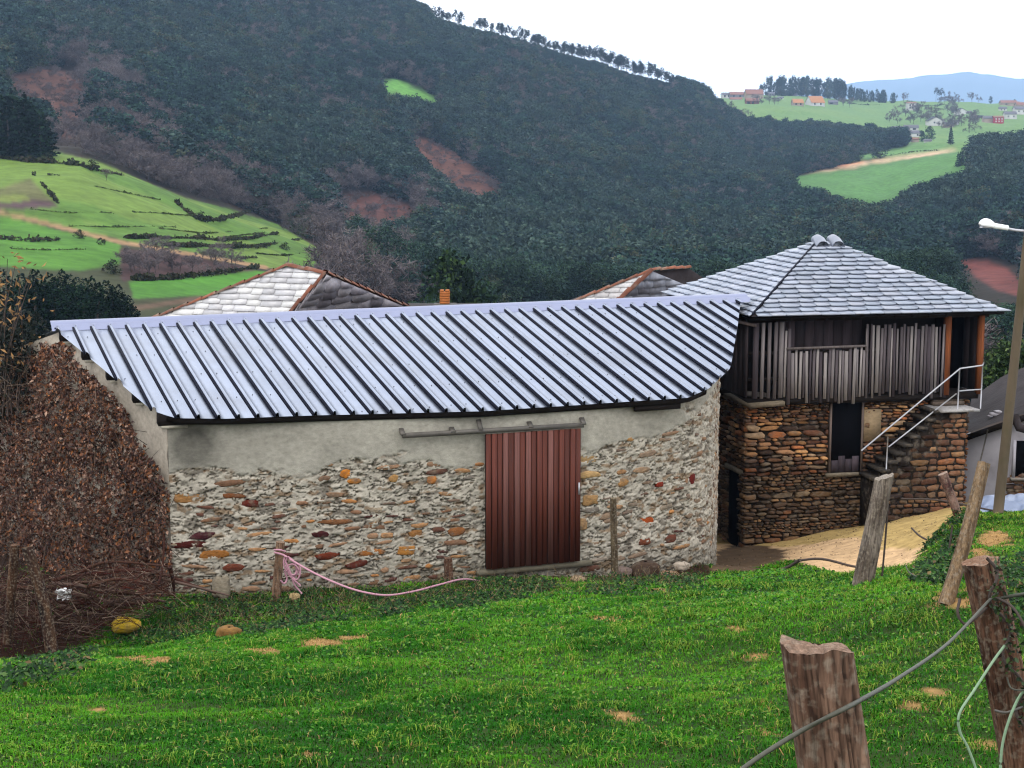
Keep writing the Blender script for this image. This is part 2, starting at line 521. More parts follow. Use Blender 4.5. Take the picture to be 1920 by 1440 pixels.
def land_colour(u, v, p):
    n = u.shape
    c = np.zeros(n + (3,))
    nz = fbm(np.stack([p[..., 0] / 30, p[..., 1] / 30, 0 * u], -1), 4, 11)
    nf = fbm(np.stack([p[..., 0] / 6, p[..., 1] / 6, 0 * u], -1), 3, 23)
    c[:] = np.array(lin(62, 56, 48))
    c[nz > 0.52] = lin(76, 64, 56)
    wob = (nf - 0.5) * 5
    uu, vv = u + wob, v + wob * 0.6
    Y = p[..., 1]
    plate = ((Y > 1240) & (u > 1330)) | ((Y > 860) & (u > 1700) & (v < 300))
    c[plate] = np.array(lin(120, 156, 92))
    c[plate & (nz > 0.55)] = lin(128, 160, 92)
    near = Y < 230
    c[near & (u < 640)] = lin(70, 74, 48)
    for poly, cc in BARE_EARTH + PLOUGH + FIELDS:
        k = inpoly(uu, vv, poly) & (Y < 1240)
        if not k.any():
            continue
        c[k] = np.array(cc) * (0.45 + 0.6 * nf[k] + .5 * nz[k])[:, None]
    k = inpoly(uu, vv, [(-200, 350), (0, 366), (48, 360), (62, 376), (20, 378), (-200, 378)])
    c[k] = lin(120, 126, 70)
    for poly, cc in PLOUGH:
        k = inpoly(uu, vv, poly) & (Y < 400) & ~inpoly(uu, vv, [(-200, 362), (0, 366), (44, 362), (58, 376), (20, 380), (-200, 378)])
        c[k] = np.array(cc) * (0.8 + 0.4 * nf[k])[:, None]
    fk = inpoly(u, v, FIELDS[0][0]) & (Y < 400)
    pale = fk & (nz > 0.5)
    c[pale] = c[pale] * 0.6 + np.array(lin(140, 158, 76)) * 0.4
    for pts, w, cc in PATHS:
        k = linedist(uu, v, pts) < w * (0.6 + 0.8 * nf)
        k &= (Y < 1260)
        c[k] = cc
    return c


us = np.concatenate([np.linspace(-1600, -60, 50), np.arange(-50, 640, 2.5), np.arange(642, 1975, 4.0), np.linspace(1985, 3500, 50)])
ys = np.concatenate([np.arange(44, 130, 8), np.geomspace(132, 420, 210), np.geomspace(424, 1500, 150), np.geomspace(1520, 3000, 40)])
UU, YY = np.meshgrid(us, ys, indexing='ij')
tp = land(UU, YY)
pu, pv = proj(tp)
tc_ = land_colour(UU, pv, tp)
for _ in range(2):
    tc_[1:-1, 1:-1] = (tc_[1:-1, 1:-1] * 2 + tc_[:-2, 1:-1] + tc_[2:, 1:-1] + tc_[1:-1, :-2] + tc_[1:-1, 2:]) / 6
terrain = link('hills', mesh('hills', tp.reshape(-1, 3), grid_faces(len(us), len(ys))[:, ::-1].copy(), M['terrain'], True, tc_.reshape(-1, 3)))
tag(terrain, kind='structure')

# the pale mountain on the horizon
mu = np.linspace(900, 2700, 240)
mv = np.interp(mu, [900, 1300, 1500, 1590, 1650, 1750, 1820, 1900, 2000, 2200, 2700], [230, 205, 178, 156, 150, 142, 134, 145, 150, 140, 190])
mv = mv + (fbm(np.stack([mu / 30, 0 * mu, 0 * mu], -1), 4, 5) - 0.5) * 8
rows = []
for k, (yy, fz) in enumerate([(6500, 0.0), (7200, 0.45), (7900, 0.8), (8600, 1.0), (9600, 0.5)]):
    top = P(mu, mv, np.full_like(mu, 8600.0))
    q = P(mu, mv, np.full_like(mu, float(yy)))
    q[:, 2] = -60 + (top[:, 2] + 60) * fz
    rows.append(q)
R = np.array(rows)
tag(link('mountain', mesh('mountain', R.transpose(1, 0, 2).reshape(-1, 3), grid_faces(len(mu), 5)[:, ::-1].copy(), M['terrain'], True, np.array(lin(64, 72, 60)))), kind='structure')

# ------------------------------------------------------------------ near ground: meadow, bank and track
CP = [  # (column, row, distance) of places on the ground
    (1335, 1060, 31.4), (1460, 1037, 36), (1640, 985, 37), (1790, 950, 37.6), (1400, 1064, 33.5), (1560, 1040, 33.5),
    (1600, 1000, 35.5), (1740, 965, 36), (1620, 1070, 30.5), (1700, 1030, 31.5), (1500, 1055, 32.4), (1760, 985, 33),
    (1560, 1080, 29.3), (1680, 1080, 29.0), (1640, 1104, 26), (1760, 1000, 31),
    (316, 1117, 28.0), (90, 1225, 25.0), (20, 1260, 24), (500, 1128, 27.6), (700, 1110, 28.3), (900, 1086, 29.2), (1150, 1086, 29.8), (1260, 1080, 30.3),
    (960, 1440, 9.3), (960, 1340, 12), (960, 1250, 15.5), (960, 1150, 21.5), (400, 1440, 9.3), (150, 1440, 9.2), (150, 1320, 13.5), (400, 1250, 16.5), (600, 1180, 21),
    (1350, 1440, 9.2), (1600, 1440, 9.1), (1850, 1440, 9.0), (1400, 1250, 15), (1700, 1250, 12.8), (1900, 1270, 11.6), (1450, 1110, 23), (1530, 1072, 25.5), (1400, 1085, 28), (1600, 1098, 22.5), (1560, 1095, 23.5), (1470, 1076, 26.5),
    (1620, 1098, 19), (1645, 1104, 21), (1700, 1098, 20.0), (1790, 1130, 15), (1900, 1105, 15), (1860, 1040, 20.5), (1870, 967, 32), (1930, 966, 32), (1800, 1000, 27), (1760, 1050, 22.5), (1795, 964, 32.2), (1930, 1040, 20.5),
]
cp = np.array([P(a, b, c) for a, b, c in CP])
extra = np.array([[0, 0, 6.0], [-4, 0, 5.9], [4, 0, 6.1], [0, -8, 7.6], [-10, -6, 7.0], [10, -6, 7.4], [-10, 8, 4.4], [10, 8, 4.8], [-14, 20, 1.6], [14, 20, 2.9],
                  [-16, 34, -1.2], [-20, 46, -3.2], [0, 46, -3.4], [10, 46, -2.6], [20, 46, -1.4], [18, 36, 0.0], [16, 30, 0.8], [5.5, 42, -2.4], [12.5, 39, -0.7], [-10.5, 28, -0.4], [0, 37, -1.6], [-6, 36, -1.2], [24, 10, 4.6], [-24, 10, 4.0], [24, 26, 2], [-24, 26, .6]])
cp = np.vstack([cp, extra])
D = np.linalg.norm(cp[:, None, :2] - cp[None, :, :2], axis=2)
nC = len(cp)
A_ = np.zeros((nC + 3, nC + 3))
A_[:nC, :nC] = -D - np.eye(nC) * 0.15
A_[:nC, nC:] = np.c_[np.ones(nC), cp[:, :2]]
A_[nC:, :nC] = A_[:nC, nC:].T
W_ = np.linalg.solve(A_, np.r_[cp[:, 2], 0, 0, 0])


def gz(x, y, rough=True):
    x = np.asarray(x, float); y = np.asarray(y, float)
    sh = np.broadcast(x, y).shape
    xf, yf = np.broadcast_to(x, sh).ravel(), np.broadcast_to(y, sh).ravel()
    z = np.zeros(len(xf))
    for i in range(0, len(xf), 40000):
        a, b = xf[i:i + 40000], yf[i:i + 40000]
        z[i:i + 40000] = -np.hypot(a[:, None] - cp[None, :, 0], b[:, None] - cp[None, :, 1]) @ W_[:nC] + W_[nC] + W_[nC + 1] * a + W_[nC + 2] * b
    if rough:
        q = np.stack([xf, yf, 0 * xf], -1)
        z = z + (fbm(q * 1.1, 3, 41) - 0.5) * 0.09 + (fbm(q * 4, 2, 47) - 0.5) * 0.05
    return z.reshape(sh)


def ghit(u, v, lo=5, hi=45):
    """the place where the ray through a pixel meets the near ground"""
    yy = np.linspace(lo, hi, 400)
    p = P(np.full_like(yy, u), np.full_like(yy, v), yy)
    k = np.where(p[:, 2] < gz(p[:, 0], p[:, 1], False))[0]
    q = p[k[0]] if len(k) else p[-1]
    return np.array([q[0], q[1], float(gz(q[0], q[1]))])


TRACK = [(1345, 1075), (1480, 1050), (1600, 1085), (1650, 1105), (1702, 1088), (1712, 1060), (1760, 1000), (1796, 962), (1830, 935), (1700, 940), (1450, 1020), (1340, 1030)]
YARD = [(1325, 1105), (1345, 1030), (1400, 1020), (1470, 1030), (1472, 1052), (1400, 1075)]
DEAD = [(1160, 1340, 26, 7), (1210, 1145, 14, 6), (1150, 1163, 30, 5), (610, 1210, 45, 9), (660, 1196, 30, 6), (290, 1240, 40, 8), (490, 1222, 36, 6), (230, 1235, 22, 6), (1055, 1372, 16, 5),
        (1860, 1010, 30, 16), (1840, 1040, 20, 10), (1745, 1300, 22, 9), (1840, 1395, 16, 6), (1700, 1325, 24, 9), (1430, 1375, 14, 5), (1775, 1125, 22, 14), (1830, 1120, 18, 10), (1050, 1178, 14, 5),
        (1270, 1090, 36, 8), (1240, 1110, 20, 6), (1900, 1080, 22, 14), (440, 1185, 24, 8), (1370, 1178, 20, 4), (1440, 1235, 26, 4), (190, 1335, 10, 5), (585, 1420, 6, 8)]
BRUSHY = [(-60, 1260), (60, 1240), (160, 1195), (330, 1115), (330, 1000), (-60, 1000)]

gx = np.arange(-16, 18.01, 0.14); gy = np.arange(-3, 46.01, 0.14)
GX, GY = np.meshgrid(gx, gy, indexing='ij')
GZ = gz(GX, GY)
gp = np.stack([GX, GY, GZ], -1)
fu, fv = proj(np.where(GY[..., None] > 2, gp, [0, 5, 0]))
nA = fbm(gp * 0.8, 4, 61); nB = fbm(gp * 5, 3, 67)


def cover(u, v, x, y):
    """0 grass, 1 track sand, 2 yard soil, 3 brush litter, 4 dead grass"""
    q = np.stack([x, y, 0 * x], -1)
    w = (fbm(q * 2.5, 3, 71) - 0.5)
    w2 = (fbm(q * 6 + 7, 3, 73) - 0.5)
    uu, vv = u + w * 40 + w2 * 50, v + w * 14 + w2 * 12
    k = np.zeros(u.shape, int)
    k[inpoly(uu, vv, BRUSHY) & (y > 20)] = 3
    ut, vt = u + w * 26, v + w * 10
    k[inpoly(ut, vt, TRACK) & (y > 26.3)] = 1
    k[inpoly(ut, vt, YARD) & (y > 30.5)] = 2
    k[(y > 33) & (u > 1330) & (k == 0) & (u < 1800)] = 1
    for a, b, ra, rb in DEAD:
        k[(((uu - a) / ra) ** 2 + ((vv - b) / rb) ** 2 < 1) & (k == 0) & (y > 5)] = 4
    k[(y > 29.5) & (u < 1330)] = 3
    return k


kc = cover(fu, fv, GX, GY)
gc = np.zeros(GX.shape + (3,))
gc[:] = lin(52, 74, 22)
gc[kc == 1] = np.array(lin(204, 170, 130, .85))
moss = (kc == 1) & (fv + (nA - .5) * 60 < 1022)
gc[moss] = np.array(lin(188, 160, 104, .8))
gc[(kc == 1) & (nB > 0.62)] *= 0.8
gc[kc == 2] = lin(108, 88, 68)
gc[kc == 3] = lin(58, 38, 26)
gc[kc == 4] = lin(186, 146, 92)
gc *= (0.75 + 0.5 * nB)[..., None]
ground = link('meadow', mesh('meadow', gp.reshape(-1, 3), grid_faces(len(gx), len(gy))[:, ::-1].copy(), M['ground'], True, gc.reshape(-1, 3)))
tag(ground, kind='structure')

# haze round everything
hb = 10500.0
V, Fc = box((-hb, -60, -140), (2 * hb, 0, 0), (0, 10500, 0), (0, 0, 590))
hz_m = bpy.data.materials.new('haze')
hz_m.use_nodes = True
hn = hz_m.node_tree.nodes
for n_ in list(hn):
    hn.remove(n_)
ho = hn.new('ShaderNodeOutputMaterial'); hv = hn.new('ShaderNodeVolumePrincipled')
hv.inputs['Color'].default_value = (0.44, 0.66, 1.0, 1)
hv.inputs['Density'].default_value = 0.00012
hz_m.node_tree.links.new(hv.outputs[0], ho.inputs['Volume'])
haze = link('haze', mesh('haze', V, Fc, hz_m))
tag(haze, kind='stuff')

# ================================================================== THE BARN
a_, p_ = math.radians(22.6), math.radians(12.6)
RR = np.array([math.cos(a_), math.sin(a_), 0])
RS = np.array([-math.sin(a_) * math.cos(p_), math.cos(a_) * math.cos(p_), math.sin(p_)])
RN = np.cross(RR, RS)
RB = np.array([-math.sin(a_), math.cos(a_), 0])       # horizontal, into the hill side of the barn
E0 = P(995, 768, 29.5)
RIDGE_S = 5.74


def rs(r, s, n=0.0):
    return E0 + np.multiply.outer(np.asarray(r, float), RR) + np.multiply.outer(np.asarray(s, float), RS) + np.multiply.outer(np.asarray(n, float), RN)


# outline of the roof slope in roof coordinates (traced eave, oblique ends)
eave_r = [-6.6, -6.3, -5.5, -3.83, -0.9, 0.93, 3.25, 3.94, 4.96, 6.54, 7.75]
eave_s = [1.07, 0.66, 0.50, 0.37, 0.07, 0.06, 0.06, 0.47, 1.47, 3.97, 5.95]
left_r = [-7.65, -7.04, -6.6]
left_s = [5.74, 3.11, 1.07]


def eave(r):
    return np.interp(r, left_r + eave_r[1:], left_s + eave_s[1:])


barn = thing('stone_barn', tuple(P(960, 1080, 29.6)), 'long stone barn with a new ribbed metal roof and a red-brown sliding door', 'barn')

# metal sheets: ribbed profile, each sheet a part
PITCH = 0.333
prof = [(0.0, 0.0), (0.012, 0.075), (0.048, 0.075), (0.062, 0.0)]
edges = []
r0 = -7.60
nrib = int((7.7 - r0) / PITCH)
sheet_V = []
for k0 in range(0, nrib + 1, 3):
    rl, hl = [], []
    for k in range(k0, min(k0 + 3, nrib + 1)):
        b = r0 + k * PITCH
        for dr, dh in prof:
            rl.append(b + dr); hl.append(dh)
        rl.append(b + PITCH * 0.55); hl.append(0.0)
    rl.append(r0 + min(k0 + 3, nrib + 1) * PITCH); hl.append(0.0)
    rl, hl = np.array(rl), np.array(hl)
    keep = (rl < 7.74)
    rl, hl = rl[keep], hl[keep]
    if len(rl) < 2:
        continue
    ns = 14
    V = []
    lift = 0.002 * (k0 // 3 % 2)
    for r, h_ in zip(rl, hl):
        s0 = eave(r)
        ss = s0 + (RIDGE_S + 0.02 - s0) * np.linspace(0, 1, ns)
        wav = (vnoise(np.stack([np.full(ns, r * 0.9), ss * 0.9, 0 * ss], -1), 5) - 0.5) * 0.005
        V.append(rs(np.full(ns, r), ss, h_ + lift + wav))
    V = np.array(V)
    part('roof_sheet', V.reshape(-1, 3), grid_faces(len(rl), ns), M['sheet'], barn)
    # added near-black strip paints shade along the flank of every rib
    for k in range(k0, min(k0 + 3, nrib + 1)):
        b = r0 + k * PITCH
        if b > 7.66:
            continue
        s0 = eave(b) + .004
        V, Fc = box(rs(b - .030, s0, -.005), RR * .033, RS * (RIDGE_S - .2 - s0), RN * .062)
        part('rib_shade_strip', V, Fc, M['dark_strip'], barn)
# back slope of the roof (one plain sheet going down the far side)
RSb = np.array([-math.sin(a_) * math.cos(p_), math.cos(a_) * math.cos(p_), -math.sin(p_)])
top = rs([-7.6, 7.7], [RIDGE_S, RIDGE_S], [0.0, 0.0])
back = top + RSb * 6.0
part('rear_roof_sheet', [top[0], top[1], back[1], back[0]], [[0, 1, 2, 3]], M['sheet'], barn)
# underside of the eave: boards under the sheets
rl = np.linspace(-6.45, 3.9, 40)
V = []
for r in rl:
    s0 = eave(r) + 0.05
    V += [rs(r, s0, -0.012), rs(r, s0, -0.13), rs(r, s0 + 0.05, -0.13), rs(r, s0 + 0.05, -0.012)]
Fc = []
for i in range(len(rl) - 1):
    for k in range(4):
        Fc.append([i * 4 + k, i * 4 + (k + 1) % 4, (i + 1) * 4 + (k + 1) % 4, (i + 1) * 4 + k])
Fc += [[0, 1, 2, 3], [(len(rl) - 1) * 4 + k for k in (3, 2, 1, 0)]]
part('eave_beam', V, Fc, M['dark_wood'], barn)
V, Fc = bar(rs(2.2, 0.16, -0.19), rs(3.15, 0.16, -0.19), 0.09, 0.1)
part('eave_batten', V, Fc, M['dark_wood'], barn)
# soffit boards
rl = np.linspace(-6.4, 3.9, 30)
V = np.array([[rs(r, eave(r) + 0.1, -0.02), rs(r, eave(r) + 0.6, -0.02)] for r in rl])
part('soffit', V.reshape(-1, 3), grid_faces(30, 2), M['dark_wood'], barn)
# ridge cap with scalloped skirt between the ribs
rl = np.arange(-7.68, 7.76, PITCH / 6)
V = []
ang = np.linspace(-0.25, math.pi * 0.95, 9)
for i, r in enumerate(rl):
    ph = ((r - r0) / PITCH) % 1.0
    skirt = 0.26 - 0.05 * (1 if ph < 0.22 else 0)
    col_ = [rs(r, RIDGE_S - skirt, 0.006 + (0.085 if ph < 0.22 else 0.0)), rs(r, RIDGE_S - 0.12, 0.082)]
    for t in np.linspace(0.15, math.pi, 8):
        col_.append(rs(r, RIDGE_S + 0.03 - 0.10 * math.cos(t), 0.07 + 0.045 * math.sin(t) - .02 * (t > 2)))
    V.append(col_)
V = np.array(V)
part('ridge_cap', V.reshape(-1, 3), grid_faces(V.shape[0], V.shape[1]), M['cap'], barn, True)
# screws
mb = MB()
hexa = np.array([[math.cos(t), math.sin(t)] for t in np.arange(6) * math.pi / 3])
for k in range(nrib):
    r = r0 + k * PITCH + 0.2
    for s in (0.42, 1.5, 2.7, 3.9, 5.1):
        if s < eave(r) + 0.1 or random.random() < 0.25:
            continue
        c = rs(r + random.uniform(-.05, .05), s + random.uniform(-.05, .05), 0.012)
        rr = 0.013
        Vh = [c + RN * 0.008] + [c + RR * x * rr + RS * y * rr - RN * 0.01 for x, y in hexa]
        mb.add(Vh, [[0, 1 + i, 1 + (i + 1) % 6] for i in range(6)])
V, Fc, _ = mb.get()
tag(part('screw', V, Fc, M['screw'], barn), kind='stuff')

# wall plan: traced under the eave
w_pts = np.array([P(317, 900, 27.95)[:2], P(500, 900, 28.3)[:2], P(700, 900, 28.75)[:2], P(905, 900, 29.45)[:2], P(1085, 900, 30.1)[:2], P(1200, 900, 30.75)[:2],
                  P(1280, 900, 31.35)[:2], P(1318, 900, 31.8)[:2], P(1335, 900, 32.3)[:2], P(1339, 900, 33.0)[:2], P(1345, 900, 34.5)[:2], P(1352, 900, 36.5)[:2]])
wd = curve(np.c_[w_pts, np.zeros(len(w_pts))], 400)[:, :2]
ws = np.r_[0, np.cumsum(np.linalg.norm(np.diff(wd, axis=0), axis=1))]
WT = np.gradient(wd, ws, axis=0)
WN = np.c_[WT[:, 1], -WT[:, 0]]
WN /= np.linalg.norm(WN, axis=1)[:, None]


def wmap(s, z, d):
    s = np.asarray(s, float)
    x = np.interp(s, ws, wd[:, 0]); y = np.interp(s, ws, wd[:, 1])
    nx = np.interp(s, ws, WN[:, 0]); ny = np.interp(s, ws, WN[:, 1])
    l = np.hypot(nx, ny)
    return np.stack(np.broadcast_arrays(x + nx / l * d, y + ny / l * d, np.asarray(z, float)), -1)


def s_at(u):
    pu_, _ = proj(np.c_[wd, np.full(len(wd), 1.5)])
    return float(np.interp(u, pu_[:330], ws[:330]))


S1 = s_at(1333) + 2.6
SD0, SD1 = s_at(906), s_at(1083)


def plaster_line(s):
    u_ = np.interp(s, ws, proj(np.c_[wd, np.full(len(wd), 1.5)])[0])
    v_ = np.interp(u_, [300, 560, 640, 720, 800, 900, 910, 1085, 1120, 1180, 1240, 1300, 1345], [882, 888, 862, 845, 850, 862, 858, 862, 850, 832, 808, 765, 700])
    y_ = np.interp(s, ws, wd[:, 1])
    return H + ray(960, v_)[..., 2] * y_


def roof_under(xy):
    """height of the underside of the roof over a plan position"""
    d = np.asarray(xy) - E0[:2]
    sh = d @ RB[:2]
    sh = np.where(sh > RIDGE_S * math.cos(p_), 2 * RIDGE_S * math.cos(p_) - sh, sh)
    return E0[2] + sh * math.tan(p_) - 0.05


sn = np.arange(0, S1, 0.016); zn = np.arange(0, 1.0001, 1 / 200)
SS, QQ = np.meshgrid(sn, zn, indexing='ij')
base_xy = wmap(sn, 0, 0)[:, :2]
ztop = roof_under(base_xy)
zbot = np.minimum(gz(base_xy[:, 0], base_xy[:, 1]) - 0.35, -0.5)
ZZ = zbot[:, None] + (ztop - zbot)[:, None] * QQ
pl = plaster_line(sn)[:, None]
q3 = np.stack([SS, ZZ, 0 * SS], -1)
wob = (fbm(q3 * [1.6, 3, 1], 4, 83) - 0.5) * 0.75
rub = np.clip((pl + wob - ZZ) / 0.13, 0, 1)                    # 1 where the rubble shows, 0 on smooth render
# mortar: horizontal slack ridges with deep gaps
warp = 0.9 * (fbm(q3 * [2.4, 2.4, 1], 3, 7)[..., None] - .5) * [1, 2.2, 0]
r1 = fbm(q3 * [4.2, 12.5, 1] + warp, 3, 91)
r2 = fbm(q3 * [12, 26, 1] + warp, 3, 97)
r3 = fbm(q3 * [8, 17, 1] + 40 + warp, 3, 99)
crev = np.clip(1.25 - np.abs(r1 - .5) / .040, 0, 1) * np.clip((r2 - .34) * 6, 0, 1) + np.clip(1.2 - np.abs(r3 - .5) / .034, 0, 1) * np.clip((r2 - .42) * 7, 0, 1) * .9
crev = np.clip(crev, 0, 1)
disp = rub * (0.024 * (r1 - .5) * 2 + 0.016 * (r2 - 0.5) * 2 + .006 - 0.065 * crev) + (1 - rub) * (0.012 * (fbm(q3 * [2, 2, 1], 4, 101) - 0.5) + 0.018)
wallP = wmap(SS, ZZ, disp)
mc = np.zeros(SS.shape + (3,))
mc[:] = lin(184, 176, 162, .76)
mc[rub < 0.5] = lin(172, 167, 155, .74)
tone = fbm(q3 * [2.2, 2.2, 1], 4, 113)
mc *= (0.78 + 0.44 * tone)[..., None]
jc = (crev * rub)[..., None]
mc = mc * (1 - .6 * jc) + np.array(lin(96, 80, 62, .5)) * .6 * jc        # painted shade: deep gaps mixed towards dark brown
earth = rub * np.clip((fbm(q3 * [7, 15, 1], 3, 127) - 0.52) * 9, 0, 1)       # thin stone faces showing through the mortar
ecol = np.where((fbm(q3 * [3, 8, 1], 2, 131) > 0.5)[..., None], np.array(lin(150, 118, 84)), np.array(lin(122, 112, 100)))
mc = mc * (1 - 0.75 * earth[..., None]) + ecol * 0.75 * earth[..., None]
# foot darker and browner towards the ground, and a dark damp stain in the render at the left end
foot = np.clip(1 - (ZZ - zbot[:, None] - 0.35) / 0.55, 0, 1)
mc = mc * (1 - 0.42 * foot[..., None] * (0.5 + tone[..., None])) + np.array(lin(98, 92, 60)) * 0.2 * foot[..., None]
stn = np.clip(1 - np.hypot((SS - 0.42) / 0.55, (ZZ - 2.45) / 0.55), 0, 1) * (1 - rub)
mc *= (1 - 0.62 * np.clip(stn * 2, 0, 1) * (0.6 + 0.8 * tone))[..., None]
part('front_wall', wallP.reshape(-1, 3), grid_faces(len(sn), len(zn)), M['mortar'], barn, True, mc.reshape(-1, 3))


def stone_geo(cs, cz, w, h, mp, depth, g, n=8, sup=0.62):
    an = np.arange(n) * 2 * math.pi / n + g.uniform(-.2, .2)
    c, s = np.cos(an), np.sin(an)
    px = w / 2 * np.sign(c) * np.abs(c) ** sup * g.uniform(.74, 1.12, n)
    pz = h / 2 * np.sign(s) * np.abs(s) ** sup * g.uniform(.68, 1.14, n)
    tilt = g.uniform(-.12, .12)
    pz = pz + px * tilt
    V = []
    for sc, d in ((1.04, -0.05), (1.0, depth * 0.55), (0.8, depth)):
        V.append(mp(cs + px * sc, cz + pz * sc, d + (g.uniform(-.006, .006, n) if sc < 1 else 0)))
    V = np.concatenate(V + [mp(np.array([cs]), np.array([cz]), depth + g.uniform(-.004, .008))])
    Fc = []
    for r in range(2):
        for i in range(n):
            j = (i + 1) % n
            Fc.append([r * n + i, r * n + j, (r + 1) * n + j, (r + 1) * n + i])
    for i in range(n):
        Fc.append([2 * n + i, 2 * n + (i + 1) % n, 3 * n])
    return V, Fc


g = np.random.default_rng(21)
PAL = [lin(178, 134, 94, .66), lin(166, 130, 102, .66), lin(140, 104, 80, .66), lin(112, 76, 62, .66), lin(92, 56, 52, .66), lin(158, 142, 122, .7), lin(142, 132, 122, .74), lin(196, 136, 82, .66), lin(126, 106, 92, .66)]
PW = np.array([0.14, 0.17, 0.17, 0.13, 0.08, 0.1, 0.07, 0.05, 0.09])
cand = []
z = -0.35
while z < 2.95:
    h = g.uniform(0.06, 0.135)
    s = g.uniform(-0.1, 0.2)
    while s < S1 - 0.1:
        w = h * g.uniform(1.5, 4.6)
        cs, cz = s + w / 2, z + h / 2 + g.uniform(-.02, .02)
        x_, y_, _ = wmap(cs, cz, 0)
        ok = cz + h * .4 < float(plaster_line(np.array([cs]))[0]) + g.uniform(-.12, .05) and cz > float(gz(x_, y_)) - 0.15 and cs - w / 2 > 0.02
        ok &= not (SD0 - 0.12 < cs + w / 2 and cs - w / 2 < SD1 + 0.06 and cz > -0.1)
        prob = 0.74 if cz < 1.1 else 0.46
        if cs > SD1:
            prob *= 0.6
        if cs > s_at(1285):
            prob = 0.30
            w *= 0.45
        if ok and g.random() < prob:
            cand.append((cs, cz, w, h * g.uniform(.62, .98)))
        s += w + g.uniform(0.03, 0.15)
    z += h + g.uniform(0.01, 0.035)
# the stones one remembers: big orange and maroon ones
for u_, v_, w_, h_, c_ in [(648, 888, 26, 18, lin(226, 140, 52)), (665, 902, 28, 11, lin(205, 135, 66)), (355, 934, 56, 22, lin(198, 144, 88)), (350, 1021, 68, 14, lin(88, 34, 28)), (380, 1004, 50, 16, lin(88, 44, 50)),
                           (398, 1040, 62, 20, lin(170, 112, 56)), (470, 944, 34, 17, lin(110, 46, 34)), (437, 930, 46, 10, lin(150, 92, 54)), (612, 1042, 48, 14, lin(116, 52, 32)), (668, 1058, 44, 14, lin(104, 50, 38)),
                           (695, 1036, 56, 15, lin(176, 112, 58)), (762, 1032, 40, 20, lin(196, 134, 66)), (600, 1002, 34, 14, lin(84, 40, 40)), (855, 996, 42, 19, lin(160, 104, 62)), (435, 1064, 42, 20, lin(124, 66, 48)),
                           (628, 978, 64, 12, lin(148, 100, 66)), (738, 897, 22, 16, lin(214, 164, 104)), (810, 900, 20, 18, lin(214, 140, 76)), (1107, 938, 34, 22, lin(204, 160, 108)), (1092, 985, 24, 26, lin(206, 164, 118)),
                           (1213, 978, 26, 20, lin(196, 92, 40)), (1210, 1016, 24, 16, lin(130, 74, 52)), (1260, 1010, 22, 18, lin(132, 76, 58)), (1298, 898, 14, 24, lin(122, 42, 34)), (1238, 908, 14, 12, lin(140, 52, 34)),
                           (1105, 890, 56, 14, lin(206, 168, 116)), (1095, 862, 60, 16, lin(196, 160, 112)), (1180, 823, 22, 10, lin(206, 156, 100)), (1168, 905, 24, 16, lin(196, 148, 96)), (780, 1000, 30, 14, lin(172, 120, 70)), (898, 870, 24, 10, lin(200, 140, 90))]:
    s_ = s_at(u_)
    y_ = float(np.interp(s_, ws, wd[:, 1]))
    zc = H + float(ray(960, v_)[2]) * y_
    sc = y_ / F
    foreshort = 1.05 if u_ < 1200 else 1.35
    cand = [k for k in cand if not (abs(k[0] - s_) < (k[2] + w_ * sc) / 2 + .01 and abs(k[1] - zc) < (k[3] + h_ * sc) / 2 + .005)]
    cand.append((s_, zc, w_ * sc * foreshort, h_ * sc, c_))
cand.sort(key=lambda k: -k[2] * k[3] * (3 if len(k) > 4 else 1))
mb = MB()
for i, k in enumerate(cand):
    c = np.array(k[4]) if len(k) > 4 else np.array(PAL[g.choice(len(PAL), p=PW)])
    if k[0] > SD1 and len(k) < 5:
        c = c * 0.5 + np.array(lin(168, 152, 132)) * 0.5 if g.random() < .7 else c
    c = c * g.uniform(.8, 1.12)
    V, Fc = stone_geo(k[0], k[1], k[2], k[3], wmap, g.uniform(.010, .026), g, 9 if k[2] > .25 else 8, g.uniform(.5, 1.0))
    if i < 300:
        part('stone', V, Fc, M['stone'], barn, False, c)
    else:
        mb.add(V, Fc, c)
if mb.n:
    V, Fc, c = mb.get()
    tag(part('small_stones', V, Fc, M['stone'], barn, False, c), kind='stuff')

# sliding door, rail, brackets
door = link('sliding_door', None, barn)
door.location = (0, 0, 0)
dz1 = P(908, 811, 29.5)[2]; dz0 = P(908, 1064, 29.5)[2]
dA = wmap(SD0, 0, 0.13)[:2]; dB = wmap(SD1, 0, 0.13)[:2]
dt = (dB - dA) / np.linalg.norm(dB - dA); dn = np.array([dt[1], -dt[0]])
Ld = np.linalg.norm(dB - dA)
nb = 17
bpf = part('door_backing', *box([*(dA + dn * -0.03), dz0 + .02], [*(dt * Ld), 0], [*(-dn * -0.025), 0], [0, 0, dz1 - dz0 - .03]), M['dark_wood'], door)
for i in range(nb):
    w = Ld / nb
    x0, x1 = i * w + 0.006, (i + 1) * w - 0.006
    pr = 0.034 if i % 2 else 0.018
    bl = 0.012
    sec = [(x0, 0.0), (x0 + 0.001, pr - .008), (x0 + bl, pr), (x1 - bl, pr), (x1 - 0.001, pr - .008), (x1, 0.0)]
    V = []
    for zz in (dz0 + g.uniform(0, .012), dz1 - g.uniform(0, .004)):
        for x, d in sec:
            q = dA + dt * x + dn * d
            V.append([*q, zz])
    Fc = [[k, (k + 1) % 6, 6 + (k + 1) % 6, 6 + k] for k in range(6)] + [[5, 4, 3, 2, 1, 0], [6, 7, 8, 9, 10, 11]]
    c = np.array(lin(116, 58, 44, .44)) * g.uniform(.75, 1.15)
    if i in (3, 5, 7, 11):
        c = c * .7 + np.array(lin(150, 112, 106)) * .35
    part('plank', V, Fc, M['red_wood'], door, False, c)
q = dA + dt * (Ld - 0.05) + dn * 0.05
